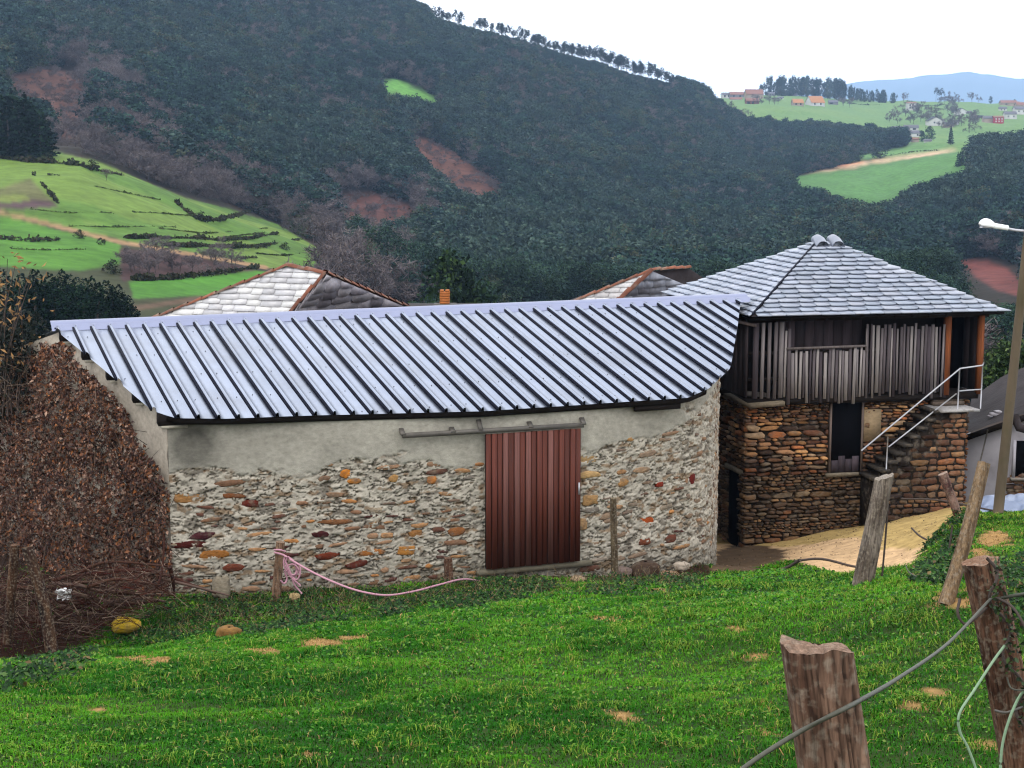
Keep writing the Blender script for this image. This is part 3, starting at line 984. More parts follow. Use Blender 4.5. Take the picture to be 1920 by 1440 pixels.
V, Fc = bar([*q, 1.2], [*q, 1.42], 0.03, 0.03, (0, 1, 0.01))
part('handle', V, Fc, M['galv'], door)
rz = dz1 + 0.035
rA = wmap(s_at(752), 0, 0.14)[:2]; rB = dB + dt * 0.05
zL = H + float(ray(960, 817)[2]) * rA[1]
V, Fc = bar([*rA, zL], [*rB, rz + .02], 0.05, 0.085)
rail = part('door_rail', V, Fc, M['rail'], barn)
mbs = []
for f, hh in ((0.0, .09), (0.27, .06), (0.42, .17), (0.70, .08), (1.0, .10)):
    q = rA + (rB - rA) * f; zz = zL + (rz + .02 - zL) * f
    V, Fc = bar([*(q + dn * 0.03), zz + 0.02], [*(q - dn * 0.10), zz + 0.02 + hh], 0.085, 0.03)
    part('rail_bracket', V, Fc, M['rail'], barn)
V, Fc = box([*(wmap(SD0 - .15, 0, -.05)[:2]), dz0 - .11], [*(dt * (Ld + .4)), 0], [*(dn * 0.16), 0], [0, 0, 0.09])
part('door_sill', V, Fc, M['mortar'], barn, False, lin(138, 130, 112))

# gable wall on the left, its timbers, and the rear half
gA = wmap(0.0, 0, 0)[:2]
gdir = (rs(-7.40, 5.95)[:2] - gA); gL = np.linalg.norm(gdir); gdir /= gL
gnrm = np.array([-gdir[1], gdir[0]])
if gnrm[0] > 0: gnrm = -gnrm
gs = np.arange(0, 13.2, 0.06); gq = np.linspace(0, 1, 70)
GS, GQ = np.meshgrid(gs, gq, indexing='ij')
gxy = gA + np.multiply.outer(gs, gdir)
gt = roof_under(gxy); gb = np.full(len(gs), -1.6)
GZz = gb[:, None] + (gt - gb)[:, None] * GQ
dd = (fbm(np.stack([GS * 3, GZz * 3, 0 * GS], -1), 4, 7) - .5) * .05
gP = np.concatenate([gxy[:, None, :] + gnrm * dd[..., None], GZz[..., None]], -1)
tt = fbm(np.stack([GS * 1.2, GZz * 1.2, 0 * GS], -1), 4, 17)
gcol = np.array(lin(170, 160, 146, .8)) * (0.7 + 0.6 * tt)[..., None]
part('gable_wall', gP.reshape(-1, 3), grid_faces(len(gs), len(gq))[:, ::-1].copy(), M['mortar'], barn, True, gcol.reshape(-1, 3))
for s_ in (0.95, 2.1, 3.3, 4.45, 5.55):
    r_l = float(np.interp(s_, left_s[::-1], left_r[::-1]))
    V, Fc = bar(rs(r_l + .07, s_, -.115), rs(r_l + 2.0, s_, -.115), 0.17, 0.19, RN)
    part('purlin', V, Fc, M['dark_wood'], barn)
    c0 = rs(r_l + .12, s_, -.235)
    V, Fc = bar(c0, c0 + RR * 0.45, 0.25, 0.045, RN)
    part('bearing_slab', V, Fc, M['mortar'], barn, False, lin(200, 192, 176))
# far walls closing the barn
bk = gA + gdir * 11.6; br = wmap(S1 - .02, 0, 0)[:2]
V = [[*bk, -2.5], [*(bk + RR[:2] * 12), -2.5], [*(bk + RR[:2] * 12), 2.75], [*bk, 2.75]]
part('rear_wall', V, [[0, 1, 2, 3]], M['mortar'], barn, False, lin(150, 142, 130))

# ================================================================== THE GRANARY HOUSE (wooden gallery over rubble)
ZE = 3.785
hA = at_z(1410, 594, ZE); hB = at_z(1888, 583.5, ZE)
he1 = (hB - hA) / np.linalg.norm(hB - hA); LW = np.linalg.norm(hB - hA)
he2 = np.array([-he1[1], he1[0], 0.0])
he2 = he2 * math.cos(.03) + np.array([-he1[0], -he1[1], 0]) * math.sin(.03)
hC = hA + he2 * LW; hD = hB + he2 * LW
ctr = (hA + hD) / 2
apz = 5.24
apx = ctr + [0, 0, apz - ZE]
apL, apR = apx - he1 * 0.16 - he1 * .06, apx + he1 * 0.16 - he1 * .06
house = thing('granary_house', tuple(at_z(1600, 1000, -1.0)), 'slate-roofed granary with a grey plank gallery over a rubble stone base', 'house')


def hp(a, b, z):
    """a along the front, b back from the front eave"""
    return np.array([hA[0] + he1[0] * a + he2[0] * b, hA[1] + he1[1] * a + he2[1] * b, z])


def clip2(poly, tri):
    """clip a convex polygon by a convex counter-clockwise polygon"""
    out = [np.array(p) for p in poly]
    n = len(tri)
    for i in range(n):
        a, b = np.array(tri[i]), np.array(tri[(i + 1) % n])
        e = b - a
        inp, out = out, []
        if not inp:
            break
        for j in range(len(inp)):
            p, q = inp[j - 1], inp[j]
            sp = e[0] * (p[1] - a[1]) - e[1] * (p[0] - a[0])
            sq = e[0] * (q[1] - a[1]) - e[1] * (q[0] - a[0])
            if (sp >= 0) != (sq >= 0):
                out.append(p + (q - p) * sp / (sp - sq))
            if sq >= 0:
                out.append(q)
    return out


def slate_face(root, O, X, Yv, outline, row, wid, m, cols, g, limit=None, ragged=0.012, lap=1.5, dip=0.05, th=0.026, lift=0.062, widvar=.2):
    """lay slates on a face: O origin, X along the eave, Yv up the slope; outline counter-clockwise in face coordinates"""
    X = X / np.linalg.norm(X); Yv = Yv - X * np.dot(X, Yv); Yv /= np.linalg.norm(Yv)
    N = np.cross(X, Yv)
    ys_ = [p[1] for p in outline]; xs_ = [p[0] for p in outline]
    nrow = int(math.ceil((max(ys_) - min(ys_)) / row))
    res = []
    for j in range(nrow):
        y0 = min(ys_) + j * row - 0.03
        x = min(xs_) - g.uniform(0, wid)
        while x < max(xs_):
            w = wid * g.uniform(1 - widvar, 1 + widvar)
            yb = y0 + g.uniform(-ragged, ragged)
            dp = dip * g.uniform(.5, 1.2)
            pts = [(x + .004, yb + dp * .5), (x + w * .12, yb - dp * .15), (x + w * .35, yb - dp * .35), (x + w * .65, yb - dp * .3), (x + w * .88, yb + dp * .1), (x + w - .004, yb + dp), (x + w - .004, yb + row * lap), (x + .004, yb + row * lap)]
            cl = clip2(pts, outline)
            x += w
            if len(cl) < 3:
                continue
            cl = np.array(cl)
            ar = 0.5 * abs(np.dot(cl[:, 0], np.roll(cl[:, 1], 1)) - np.dot(cl[:, 1], np.roll(cl[:, 0], 1)))
            if ar < wid * row * .12:
                continue
            hgt = lift + th * .5 - (cl[:, 1] - yb) / (row * lap) * lift * 1.0 + g.uniform(0, .004)
            skew = g.uniform(-.01, .01)
            hgt = hgt + skew * (cl[:, 0] - cl[:, 0].mean())
            t_ = O + np.multiply.outer(cl[:, 0], X) + np.multiply.outer(cl[:, 1], Yv) + np.multiply.outer(hgt, N)
            b_ = t_ - N * th
            n = len(cl)
            Fc = [list(range(n)), list(range(2 * n))[n:][::-1]] + [[i, n + i, n + (i + 1) % n, (i + 1) % n] for i in range(n)]
            c = np.array(cols[g.integers(len(cols))]) * g.uniform(.88, 1.1)
            res.append((ar, np.concatenate([t_, b_]), Fc, c))
    res.sort(key=lambda k: -k[0])
    mb = MB()
    nl = len(res) if limit is None else limit
    for i, (ar, V, Fc, c) in enumerate(res):
        if i < nl:
            part('slate', V, Fc, m, root, False, c)
        else:
            mb.add(V, Fc, c)
    if mb.n:
        V, Fc, c = mb.get()
        tag(part('small_slates', V, Fc, m, root, False, c), kind='stuff')
    return N


roof = link('roof', mesh('roof_deck', np.array([hA, hB, hD, hC, apL, apR, hA - [0, 0, .05], hB - [0, 0, .05], hD - [0, 0, .05], hC - [0, 0, .05]]) - base_of(house),
                         [[0, 1, 5, 4], [1, 2, 5], [2, 3, 4, 5], [3, 0, 4], [9, 8, 7, 6]], M['dark_roof']), house)
SL = [lin(148, 158, 176, .68), lin(158, 166, 184, .68), lin(140, 149, 167, .68), lin(162, 168, 184, .7)]
g2 = np.random.default_rng(5)


def face_outline(O, X, pts):
    X = X / np.linalg.norm(X)
    Yv = (pts[-1] - O) - X * np.dot(X, pts[-1] - O); Yv /= np.linalg.norm(Yv)
    return Yv, [(float(np.dot(q - O, X)), float(np.dot(q - O, Yv))) for q in pts]


Yf, ol = face_outline(hA, hB - hA, [hA, hB, apR, apL])
ol[0] = (ol[0][0] - .02, -.07); ol[1] = (ol[1][0] + .06, -.07)
slate_face(roof, hA, hB - hA, Yf, ol, 0.205, 0.40, M['slate'], SL, g2, 158)
Yf, ol = face_outline(hC, hA - hC, [hC, hA, apL])
ol[0] = (ol[0][0], -.06); ol[1] = (ol[1][0] + .03, -.06)
slate_face(roof, hC, hA - hC, Yf, ol, 0.205, 0.36, M['slate'], [np.array(c) * 1.12 for c in SL], g2, 142)  # left-face slates lightened to imitate their sky reflection
V, Fc = bar(hA + (apL - hA) * .01 + [0, 0, .05], apL + [0, 0, .06], .03, .04)
part('hip_strip', V, Fc, M['dark_strip'], roof)
# two curved slate caps on the apex, open towards the viewer
for a0, sgn in ((-.24, -1), (.16, 1)):
    c0 = apx + he1 * (a0 - .02)
    V = []
    nn = 12
    for f, (dy, dzz, rad) in enumerate(((-.38, -.13, .17), (-.2, .0, .15), (-.02, .07, .12), (.12, .05, .10))):
        for t in np.linspace(-.5, math.pi + .5, nn):
            V.append(c0 + he1 * (rad * math.cos(t)) - he2 * (-dy) * 1.0 + np.array([0, 0, dzz + rad * math.sin(t)]))
    part('ridge_tile', V, grid_faces(4, nn), M['slate'], roof, True, lin(150, 158, 178, .5))
# eave boards, rafters
for a in np.arange(0.95, LW - .9, 0.42):
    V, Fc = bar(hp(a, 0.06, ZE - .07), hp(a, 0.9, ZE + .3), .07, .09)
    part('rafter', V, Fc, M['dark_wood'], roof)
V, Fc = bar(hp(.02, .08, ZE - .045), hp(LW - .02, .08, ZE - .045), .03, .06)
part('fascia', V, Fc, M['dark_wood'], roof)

ZF = 1.86         # gallery floor
ZT = 3.62         # wall plate
FB = 0.38         # gallery front, back from the eave


def a_at(u, b=FB, z=2.5):
    """distance along the front whose point shows in column u"""
    lo, hi = -1.0, LW + 1.5
    for _ in range(40):
        m_ = (lo + hi) / 2
        if proj(hp(m_, b, z))[0] < u: lo = m_
        else: hi = m_
    return lo


g3 = np.random.default_rng(9)
GW = [lin(136, 126, 128, .5), lin(150, 141, 142, .52), lin(112, 102, 106, .5), lin(172, 163, 161, .54), lin(92, 82, 88, .46)]


def board(a0, a1, b, z0, z1, th, c, name='plank', par=None, taper=0.0, lean=0.0):
    P0 = [hp(a0, b, z0), hp(a1, b, z0), hp(a1 - taper + lean, b, z1), hp(a0 + taper + lean, b, z1)]
    V = P0 + [p_ + he2 * th for p_ in P0]
    Fc = [[0, 1, 2, 3], [7, 6, 5, 4], [0, 4, 5, 1], [1, 5, 6, 2], [2, 6, 7, 3], [3, 7, 4, 0]]
    return part(name, V, Fc, M['grey_wood'], par or gallery, False, c)


gallery = link('gallery', None, house)
# dark room behind the boards
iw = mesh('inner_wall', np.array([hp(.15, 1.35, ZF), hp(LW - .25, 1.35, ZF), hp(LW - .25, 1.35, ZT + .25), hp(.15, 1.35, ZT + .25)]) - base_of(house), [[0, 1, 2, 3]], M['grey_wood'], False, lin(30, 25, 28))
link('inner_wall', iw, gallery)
V, Fc = box(hp(.1, FB + .03, ZF - .16), he1 * (LW - .5), he2 * 4.6, [0, 0, .14])
part('floor', V, Fc, M['dark_wood'], gallery)
V, Fc = box(hp(.1, FB + .05, ZT), he1 * (LW - .3), he2 * .14, [0, 0, .16])
part('wall_plate', V, Fc, M['dark_wood'], gallery)
# wide spaced pickets on the left
for u0, u1 in ((1411, 1421), (1426, 1432), (1439, 1445), (1450, 1456), (1460, 1468)):
    a0, a1 = a_at(u0), a_at(u1)
    board(a0, a1, FB, ZF - .02 + g3.uniform(0, .03), ZT - .02, .03, np.array(GW[g3.integers(5)]) * g3.uniform(.9, 1.15), lean=g3.uniform(-.02, .02))
# close narrow boards; low panel, then tall panel cut short to imitate eave shade
u = 1470.0
while u < 1771:
    wpx = g3.uniform(5.0, 8.4)
    a0, a1 = a_at(u), a_at(u + wpx - g3.uniform(1.3, 2.6))
    low = 1478 < u < 1620
    z1 = (2.98 if low else ZT - .16) + g3.uniform(-.10, .06)
    vb = np.interp(u, [1470, 1476, 1600, 1622, 1650, 1770], [741, 753, 752, 742, 738, 741]) + g3.uniform(-7, 7)
    z0 = H + float(ray(u, vb)[2]) * hp(a0, FB, 0)[1]
    board(a0, a1, FB + g3.uniform(-.012, .012), z0, z1, .022, np.array(GW[g3.integers(5)]) * g3.uniform(.85, 1.2), lean=g3.uniform(-.025, .025))
    u += wpx
V, Fc = bar(hp(a_at(1474), FB - .02, 3.0), hp(a_at(1622), FB - .02, 3.02), .05, .05)
part('gallery_rail', V, Fc, M['grey_wood'], gallery, False, lin(128, 118, 116))
V, Fc = bar(hp(a_at(1622), FB - .02, 2.9), hp(a_at(1622), FB - .02, 3.42), .03, .03, (0, 1, 0))
part('gallery_stud', V, Fc, M['grey_wood'], gallery, False, lin(150, 140, 138))
for b0, zz in ((FB + .03, 2.3), (FB + .03, 2.9)):
    V, Fc = bar(hp(.1, b0 + .02, zz), hp(a_at(1772), b0 + .02, zz), .04, .08)
    part('board_rail', V, Fc, M['dark_wood'], gallery)
# planks behind, coloured dark so the upper band reads as shaded
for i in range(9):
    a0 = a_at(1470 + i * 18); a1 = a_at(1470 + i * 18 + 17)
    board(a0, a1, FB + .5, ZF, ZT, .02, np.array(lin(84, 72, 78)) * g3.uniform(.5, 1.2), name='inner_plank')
# left return of the gallery
for i in range(9):
    b0 = FB + .15 + i * .32
    Pq = [hp(.10, b0, ZF + .02), hp(.10, b0 + .28, ZF + .02), hp(.10, b0 + .28, ZT), hp(.10, b0, ZT)]
    V = Pq + [q + he1 * .03 for q in Pq]
    Fc = [[3, 2, 1, 0], [4, 5, 6, 7], [0, 1, 5, 4], [1, 2, 6, 5], [2, 3, 7, 6], [3, 0, 4, 7]]
    part('side_plank', V, Fc, M['grey_wood'], gallery, False, np.array(lin(112, 98, 102)) * g3.uniform(.6, 1.15))
V, Fc = bar(hp(-.25, .75, ZT + .02), hp(.22, .30, ZT - .07), .05, .06)
part('bracing_strut', V, Fc, M['grey_wood'], gallery, False, lin(132, 118, 116))
# orange-brown posts and dark doorway at the right end
for u0, u1 in ((1771, 1781), (1834, 1843)):
    a0, a1 = a_at(u0), a_at(u1)
    V, Fc = box(hp(a0, FB - .01, ZF - .05), he1 * (a1 - a0), he2 * .13, [0, 0, ZT - ZF + .08])
    part('post', V, Fc, M['grey_wood'], gallery, False, lin(150, 84, 46, .5))
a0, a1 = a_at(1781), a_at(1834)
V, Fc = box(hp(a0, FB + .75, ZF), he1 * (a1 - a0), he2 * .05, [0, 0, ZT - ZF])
part('gallery_interior_shade', V, Fc, M['dark'], gallery)  # near-black panel paints the unlit interior between the posts
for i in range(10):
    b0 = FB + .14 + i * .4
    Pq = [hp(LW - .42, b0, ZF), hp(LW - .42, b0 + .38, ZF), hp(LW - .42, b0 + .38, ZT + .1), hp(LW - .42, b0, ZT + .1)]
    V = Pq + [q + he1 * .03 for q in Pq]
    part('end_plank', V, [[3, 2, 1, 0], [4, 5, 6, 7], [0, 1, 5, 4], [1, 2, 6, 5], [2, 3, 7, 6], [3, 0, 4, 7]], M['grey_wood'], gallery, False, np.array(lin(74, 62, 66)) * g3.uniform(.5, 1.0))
# slab under the left pickets
V = [hp(a_at(1362, 1.3, 1.8), 1.5, ZF - .02), hp(a_at(1408, FB - .12, 1.8), FB - .12, ZF - .10), hp(a_at(1472, FB - .12, 1.8), FB - .12, ZF - .06), hp(a_at(1472, FB, 1.8), 1.5, ZF - .02)]
V = V + [np.array(q) - [0, 0, .09] for q in V]
part('floor_slab', V, [[0, 1, 2, 3], [7, 6, 5, 4], [0, 4, 5, 1], [1, 5, 6, 2], [2, 6, 7, 3], [3, 7, 4, 0]], M['stone'], gallery, False, lin(138, 124, 104))
V, Fc = box(hp(.2, FB + .35, ZF + .02), he1 * .55 + [0, 0, -.06], he2 * .3, [0, 0, .09])
part('loose_board', V, Fc, M['grey_wood'], gallery, False, lin(150, 140, 134))

# stone base
base = link('stone_base', None, house)
BB = FB + .22                               # wall plane
aL, aR = a_at(1397, BB, 0), a_at(1813, BB, 0)
ZG = -1.75
bw = mesh('base_core', np.array([hp(aL + .03, BB + .06, ZG), hp(aR - .03, BB + .06, ZG), hp(aR - .03, BB + .06, ZF - .1), hp(aL + .03, BB + .06, ZF - .1),
                                 hp(aL + .03, BB + 4.8, ZG), hp(aR - .03, BB + 4.8, ZG), hp(aR - .03, BB + 4.8, ZF - .1), hp(aL + .03, BB + 4.8, ZF - .1)]) - base_of(house),
          [[0, 1, 2, 3], [5, 4, 7, 6], [4, 0, 3, 7], [1, 5, 6, 2]], M['stone'], False, lin(58, 46, 36))
link('mortar_core', bw, base)
g4 = np.random.default_rng(33)
HP = [lin(158, 120, 84, .6), lin(148, 114, 86, .6), lin(126, 94, 72, .6), lin(182, 142, 100, .66), lin(112, 84, 68, .6), lin(84, 68, 60, .6), lin(150, 130, 108, .62), lin(166, 108, 72, .6), lin(98, 68, 54, .6)]


def hmap_front(s, z, d):
    s = np.asarray(s, float); z = np.asarray(z, float); d = np.asarray(d, float)
    s, z, d = np.broadcast_arrays(s, z, d)
    return np.array([hA[0] + he1[0] * s + he2[0] * (BB - d), hA[1] + he1[1] * s + he2[1] * (BB - d), z]).T


def hmap_left(s, z, d):
    s = np.asarray(s, float); z = np.asarray(z, float); d = np.asarray(d, float)
    s, z, d = np.broadcast_arrays(s, z, d)
    return np.array([hA[0] + he1[0] * (aL - d) + he2[0] * (BB + s), hA[1] + he1[1] * (aL - d) + he2[1] * (BB + s), z]).T


DZ0 = H + float(ray(1585, 886)[2]) * hp(2.3, BB, 0)[1]
da0, da1 = a_at(1556, BB, .8), a_at(1614, BB, .8)
cands = []
z = ZG
while z < ZF - .16:
    h = g4.uniform(.045, .115) * g4.choice([.8, 1, 1.3])
    for mp, s0, s1 in ((hmap_front, aL - .02, aR), (hmap_left, 0, 2.6)):
        s = s0
        while s < s1 - .04:
            w = min(h * g4.uniform(1.3, 4.2), s1 - s)
            cs, cz = s + w / 2, z + h / 2
            s += w + g4.uniform(.006, .02)
            if mp is hmap_front and cz > DZ0 - .05:
                e0, e1 = cs - w / 2, cs + w / 2
                if e0 < da0 - .04 < e1:
                    e1 = da0 - .045
                elif e0 < da1 + .04 < e1:
                    e0 = da1 + .045
                elif da0 - .05 < cs < da1 + .05:
                    continue
                if e1 - e0 < .04:
                    continue
                cs, w = (e0 + e1) / 2, e1 - e0
            if mp is hmap_left and .35 < cs < 1.05 and cz < .1:
                continue
            c = np.array(HP[g4.choice(9)])
            uu_, vv_ = proj(mp(np.array([cs]), np.array([cz]), np.array([0.]))[0])
            # lower courses are greyer and lichen-dark, upper ones lighter; dark patches at random
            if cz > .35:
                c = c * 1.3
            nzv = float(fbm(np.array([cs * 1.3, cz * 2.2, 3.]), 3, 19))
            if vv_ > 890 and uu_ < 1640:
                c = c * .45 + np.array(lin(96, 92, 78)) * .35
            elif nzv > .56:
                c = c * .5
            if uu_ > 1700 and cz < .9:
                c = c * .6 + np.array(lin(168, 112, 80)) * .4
            c = c * [1.10, .99, .88]
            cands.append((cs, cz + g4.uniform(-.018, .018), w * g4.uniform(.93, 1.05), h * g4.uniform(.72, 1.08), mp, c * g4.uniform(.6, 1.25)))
    z += h + g4.uniform(.004, .014)
cands.sort(key=lambda k: -k[2] * k[3])
mb = MB()
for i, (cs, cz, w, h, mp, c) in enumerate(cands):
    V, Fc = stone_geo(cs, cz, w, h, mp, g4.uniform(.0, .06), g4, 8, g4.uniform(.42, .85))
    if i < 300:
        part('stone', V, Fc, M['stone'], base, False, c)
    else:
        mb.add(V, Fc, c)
V, Fc, c = mb.get()
tag(part('small_stones', V, Fc, M['stone'], base, False, c), kind='stuff')
# front doorway: near-black panel painted as the unlit opening, with the remains of a grey door below
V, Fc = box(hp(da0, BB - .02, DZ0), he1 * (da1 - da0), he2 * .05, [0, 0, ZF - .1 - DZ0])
door2 = part('doorway_shade', V, Fc, M['dark'], house)
for i in range(4):
    w = (da1 - da0 - .08) / 4
    P0 = hp(da0 + .04 + i * w, BB - .035, DZ0 + .01)
    V, Fc = box(P0, he1 * (w - .012), he2 * .012, [0, 0, g4.uniform(.26, .42)])
    part('plank', V, Fc, M['grey_wood'], door2, False, np.array(lin(96, 84, 92)) * g4.uniform(.6, 1.0))
for x in (da0 - .03, da1 - .01):
    V, Fc = box(hp(x, BB - .05, DZ0), he1 * .045, he2 * .07, [0, 0, ZF - .1 - DZ0])
    part('door_jamb', V, Fc, M['grey_wood'], house, False, lin(128, 112, 104))
V, Fc = box(hp(da0 - .1, BB - .09, DZ0 - .09), he1 * (da1 - da0 + .2), he2 * .2, [0, 0, .085])
part('door_sill', V, Fc, M['stone'], house, False, lin(142, 130, 112))
# side doorway on the left face
V = hmap_left(np.array([.40, 1.0, 1.0, .40]), np.array([ZG, ZG, .02, .02]), np.array([.0] * 4))
V2 = hmap_left(np.array([.40, 1.0, 1.0, .40]), np.array([ZG, ZG, .02, .02]), np.array([-.03] * 4))
part('side_doorway_shade', np.concatenate([V, V2]), [[3, 2, 1, 0], [4, 5, 6, 7], [0, 1, 5, 4], [1, 2, 6, 5], [2, 3, 7, 6], [3, 0, 4, 7]], M['dark'], house)  # flat near-black panel, shade of the opening put into its colour
V = hmap_left(np.array([.2, 1.2, 1.2, .2]), np.array([.03, .03, .13, .13]), np.array([.05] * 4))
V2 = hmap_left(np.array([.2, 1.2, 1.2, .2]), np.array([.03, .03, .13, .13]), np.array([-.08] * 4))
part('lintel', np.concatenate([V, V2]), [[3, 2, 1, 0], [4, 5, 6, 7], [0, 1, 5, 4], [1, 2, 6, 5], [2, 3, 7, 6], [3, 0, 4, 7]], M['stone'], house, False, lin(150, 140, 122))
# pale plastered strip beside the front door
V, Fc = box(hp(da1 + .05, BB - .045, .75), he1 * .42, he2 * .05, [0, 0, .75])
part('plaster_patch', V, Fc, M['mortar'], house, False, lin(176, 152, 120))

# outside stair: rubble flank, treads, landing
stair = link('stone_stair', None, house)
sa0, sa1, sa2 = a_at(1640, BB - .8, 0), a_at(1768, BB - .8, 1.6), a_at(1813, BB - .8, 1.6)
nst = 9
SZ0 = -.15
SZ1 = ZF - .30
mbk = MB()
for i in range(nst):
    x0 = sa0 + (sa1 - sa0) * i / nst; x1 = sa0 + (sa1 - sa0) * (i + 1) / nst
    zt = SZ0 + (SZ1 - SZ0) * (i + 1) / nst
    V, Fc = box(hp(x0, BB - .8, ZG), he1 * (x1 - x0), he2 * .74, [0, 0, zt - .07 - ZG])
    mbk.add(V, Fc)
    V, Fc = box(hp(x0 - .05, BB - .84, zt - .07), he1 * (x1 - x0 + .05), he2 * .8, [0, 0, .07])
    part('tread', V, Fc, M['stone'], stair, False, np.array(lin(112, 104, 96)) * g4.uniform(.25, .5))
V, Fc = box(hp(sa1, BB - .8, ZG), he1 * (sa2 - sa1), he2 * .74, [0, 0, SZ1 - .04 - ZG])
mbk.add(V, Fc)
V, Fc, _ = mbk.get()
part('stair_core', V, Fc, M['stone'], stair, False, lin(44, 36, 30))
V, Fc = box(hp(sa1 - .1, BB - .95, SZ1 - .04), he1 * (sa2 - sa1 + .35), he2 * .95, [0, 0, .05])
part('landing_slab', V, Fc, M['stone'], stair, False, lin(196, 192, 190))
for k in range(3):
    V, Fc = box(hp(sa1 + .05 + .04 * k, BB - .3 + .12 * k, SZ1 + .01 + .09 * k), he1 * .75, he2 * .3, [0, 0, .085])
    part('doorstep', V, Fc, M['stone'], stair, False, np.array(lin(126, 110, 98)) * g4.uniform(.7, 1))


def hmap_stair(s, z, d):
    s = np.asarray(s, float); z = np.asarray(z, float); d = np.asarray(d, float)
    s, z, d = np.broadcast_arrays(s, z, d)
    return np.array([hA[0] + he1[0] * s + he2[0] * (BB - .8 - d), hA[1] + he1[1] * s + he2[1] * (BB - .8 - d), z]).T


mb = MB(); nparts = 0
z = -1.5
while z < SZ1 - .1:
    h = g4.uniform(.08, .17)
    s = sa0 + .03
    while s < sa2 - .06:
        w = min(h * g4.uniform(1.2, 3.0), sa2 - s)
        cs, cz = s + w / 2, z + h / 2
        s += w + g4.uniform(.008, .02)
        lim = SZ0 + (SZ1 - SZ0) * np.clip((cs - sa0) / (sa1 - sa0), 0, 1)
        if cz + h / 2 > lim - .08:
            continue
        rightness = np.clip((cs - sa1 + .6) / .8, 0, 1)
        c = np.array(HP[g4.choice(9)]) * (.55 + .1 * rightness) + np.array(lin(178, 118, 84)) * .4 * rightness
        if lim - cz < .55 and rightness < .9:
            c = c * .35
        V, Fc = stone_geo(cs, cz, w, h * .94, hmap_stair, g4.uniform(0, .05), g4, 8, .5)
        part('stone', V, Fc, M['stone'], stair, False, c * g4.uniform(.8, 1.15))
    z += h + g4.uniform(.005, .014)

# galvanised stair railing
railing = link('stair_railing', None, house)
yb = BB - .78
Yr = hp(4.2, yb, 1)[1]


def hq(u, v, b=yb):
    a = a_at(u, b, 1.5)
    y_ = hp(a, b, 0)[1]
    return np.array([*hp(a, b, 0)[:2], H + float(ray(u, v)[2]) * y_])


top_pts = [hq(1617, 845), hq(1700, 774), hq(1797, 691), hq(1839, 685), hq(1841, 679)]
part('handrail', *tube(top_pts, .019, 8), M['galv'], railing, True)
part('lower_rail', *tube([hq(1668, 838), hq(1792, 738)], .017, 8), M['galv'], railing, True)
part('landing_rail', *tube([hq(1797, 733), hq(1839, 730)], .016, 8), M['galv'], railing, True)
for (u0, v0, v1) in ((1796, 692, 792), (1839, 684, 766), (1666, 819, 886)):
    part('baluster', *tube([hq(u0, v0), hq(u0 - 1, v1)], .016, 8), M['galv'], railing, True)

# ================================================================== OLD SLATE ROOFS BEHIND THE BARN
def clay_ridge(root, p, q, r=0.09, seg=0.42):
    p, q = np.asarray(p, float), np.asarray(q, float)
    L_ = np.linalg.norm(q - p); n = max(2, int(L_ / seg)); d = (q - p) / L_
    sd_ = np.cross(d, [0, 0, 1]); sd_ /= np.linalg.norm(sd_); up = np.cross(sd_, d)
    for i in range(n):
        a = p + d * (L_ * i / n - .03); b = p + d * (L_ * (i + 1) / n + .02)
        V = []
        jz = random.uniform(-.012, .012)
        for c, rr, lift in ((a, r * .86, .0), (b, r * 1.06, .025)):
            for t in np.linspace(-.1, math.pi + .1, 8):
                V.append(c + sd_ * rr * math.cos(t) + up * (rr * .75 * math.sin(t) + lift + jz))
        part('ridge_tile', V, grid_faces(2, 8), M['tile'], root, True)


g5 = np.random.default_rng(51)
ZB = 2.35
RE = P(610, 513, 44.6); HC = at_z(497, 640, ZB); LC = at_z(215, 625, ZB); RC = at_z(812, 596, ZB)
nrm = np.cross(HC - LC, RE - LC)
RF = hit(541, 499, RE, nrm)
cot = thing('slate_cottage', (RE[0], RE[1], ZB - 2.2), 'pale slate hip roof edged in orange clay tiles behind the barn, left of the chimney', 'house')
back2 = RF + (RF - RE) * .3 + np.array([-2, 4.5, 0]); back2[2] = ZB
rf = part('roof', [LC, HC, RE, RF, RC, back2], [[0, 1, 2, 3], [1, 4, 2], [4, 5, 3, 2], [5, 0, 3]], M['dark_roof'], cot)
Yf, ol = face_outline(LC, HC - LC, [LC, HC, RE, RF])
slate_face(rf, LC, HC - LC, Yf, ol, 0.175, 0.50, M['slate'], [lin(200, 198, 200, .8), lin(210, 208, 208, .8), lin(184, 182, 184, .8), lin(214, 212, 210, .8)], g5, 230, .02, 1.4, .012, .016, .034, .4)
N_ = np.cross(RC - HC, RE - HC)
Yf, ol = face_outline(HC, RC - HC, [HC, RC, RE])
slate_face(rf, HC, RC - HC, Yf, ol, 0.27, 0.75, M['rough_slate'], [lin(152, 146, 154, .95), lin(164, 158, 164, .95), lin(130, 124, 130, .95), lin(170, 164, 168, .95)], g5, 90, .06, 1.4, .10, .03, .10, .4)
clay_ridge(rf, LC + (RF - LC) * .02, RF); clay_ridge(rf, RE, RF, .10); clay_ridge(rf, HC, RE); clay_ridge(rf, RC, RE, .10)
wq = [LC, HC, RC, back2]
cc_ = sum(wq) / 4
wv = [c + (cc_ - c) * .08 for c in wq]
V = [np.array([*w[:2], ZB - .03]) for w in wv] + [np.array([*w[:2], -3.5]) for w in wv]
part('wall', V, [[0, 4, 5, 1], [1, 5, 6, 2], [2, 6, 7, 3], [3, 7, 4, 0]], M['mortar'], cot, False, lin(120, 108, 92))

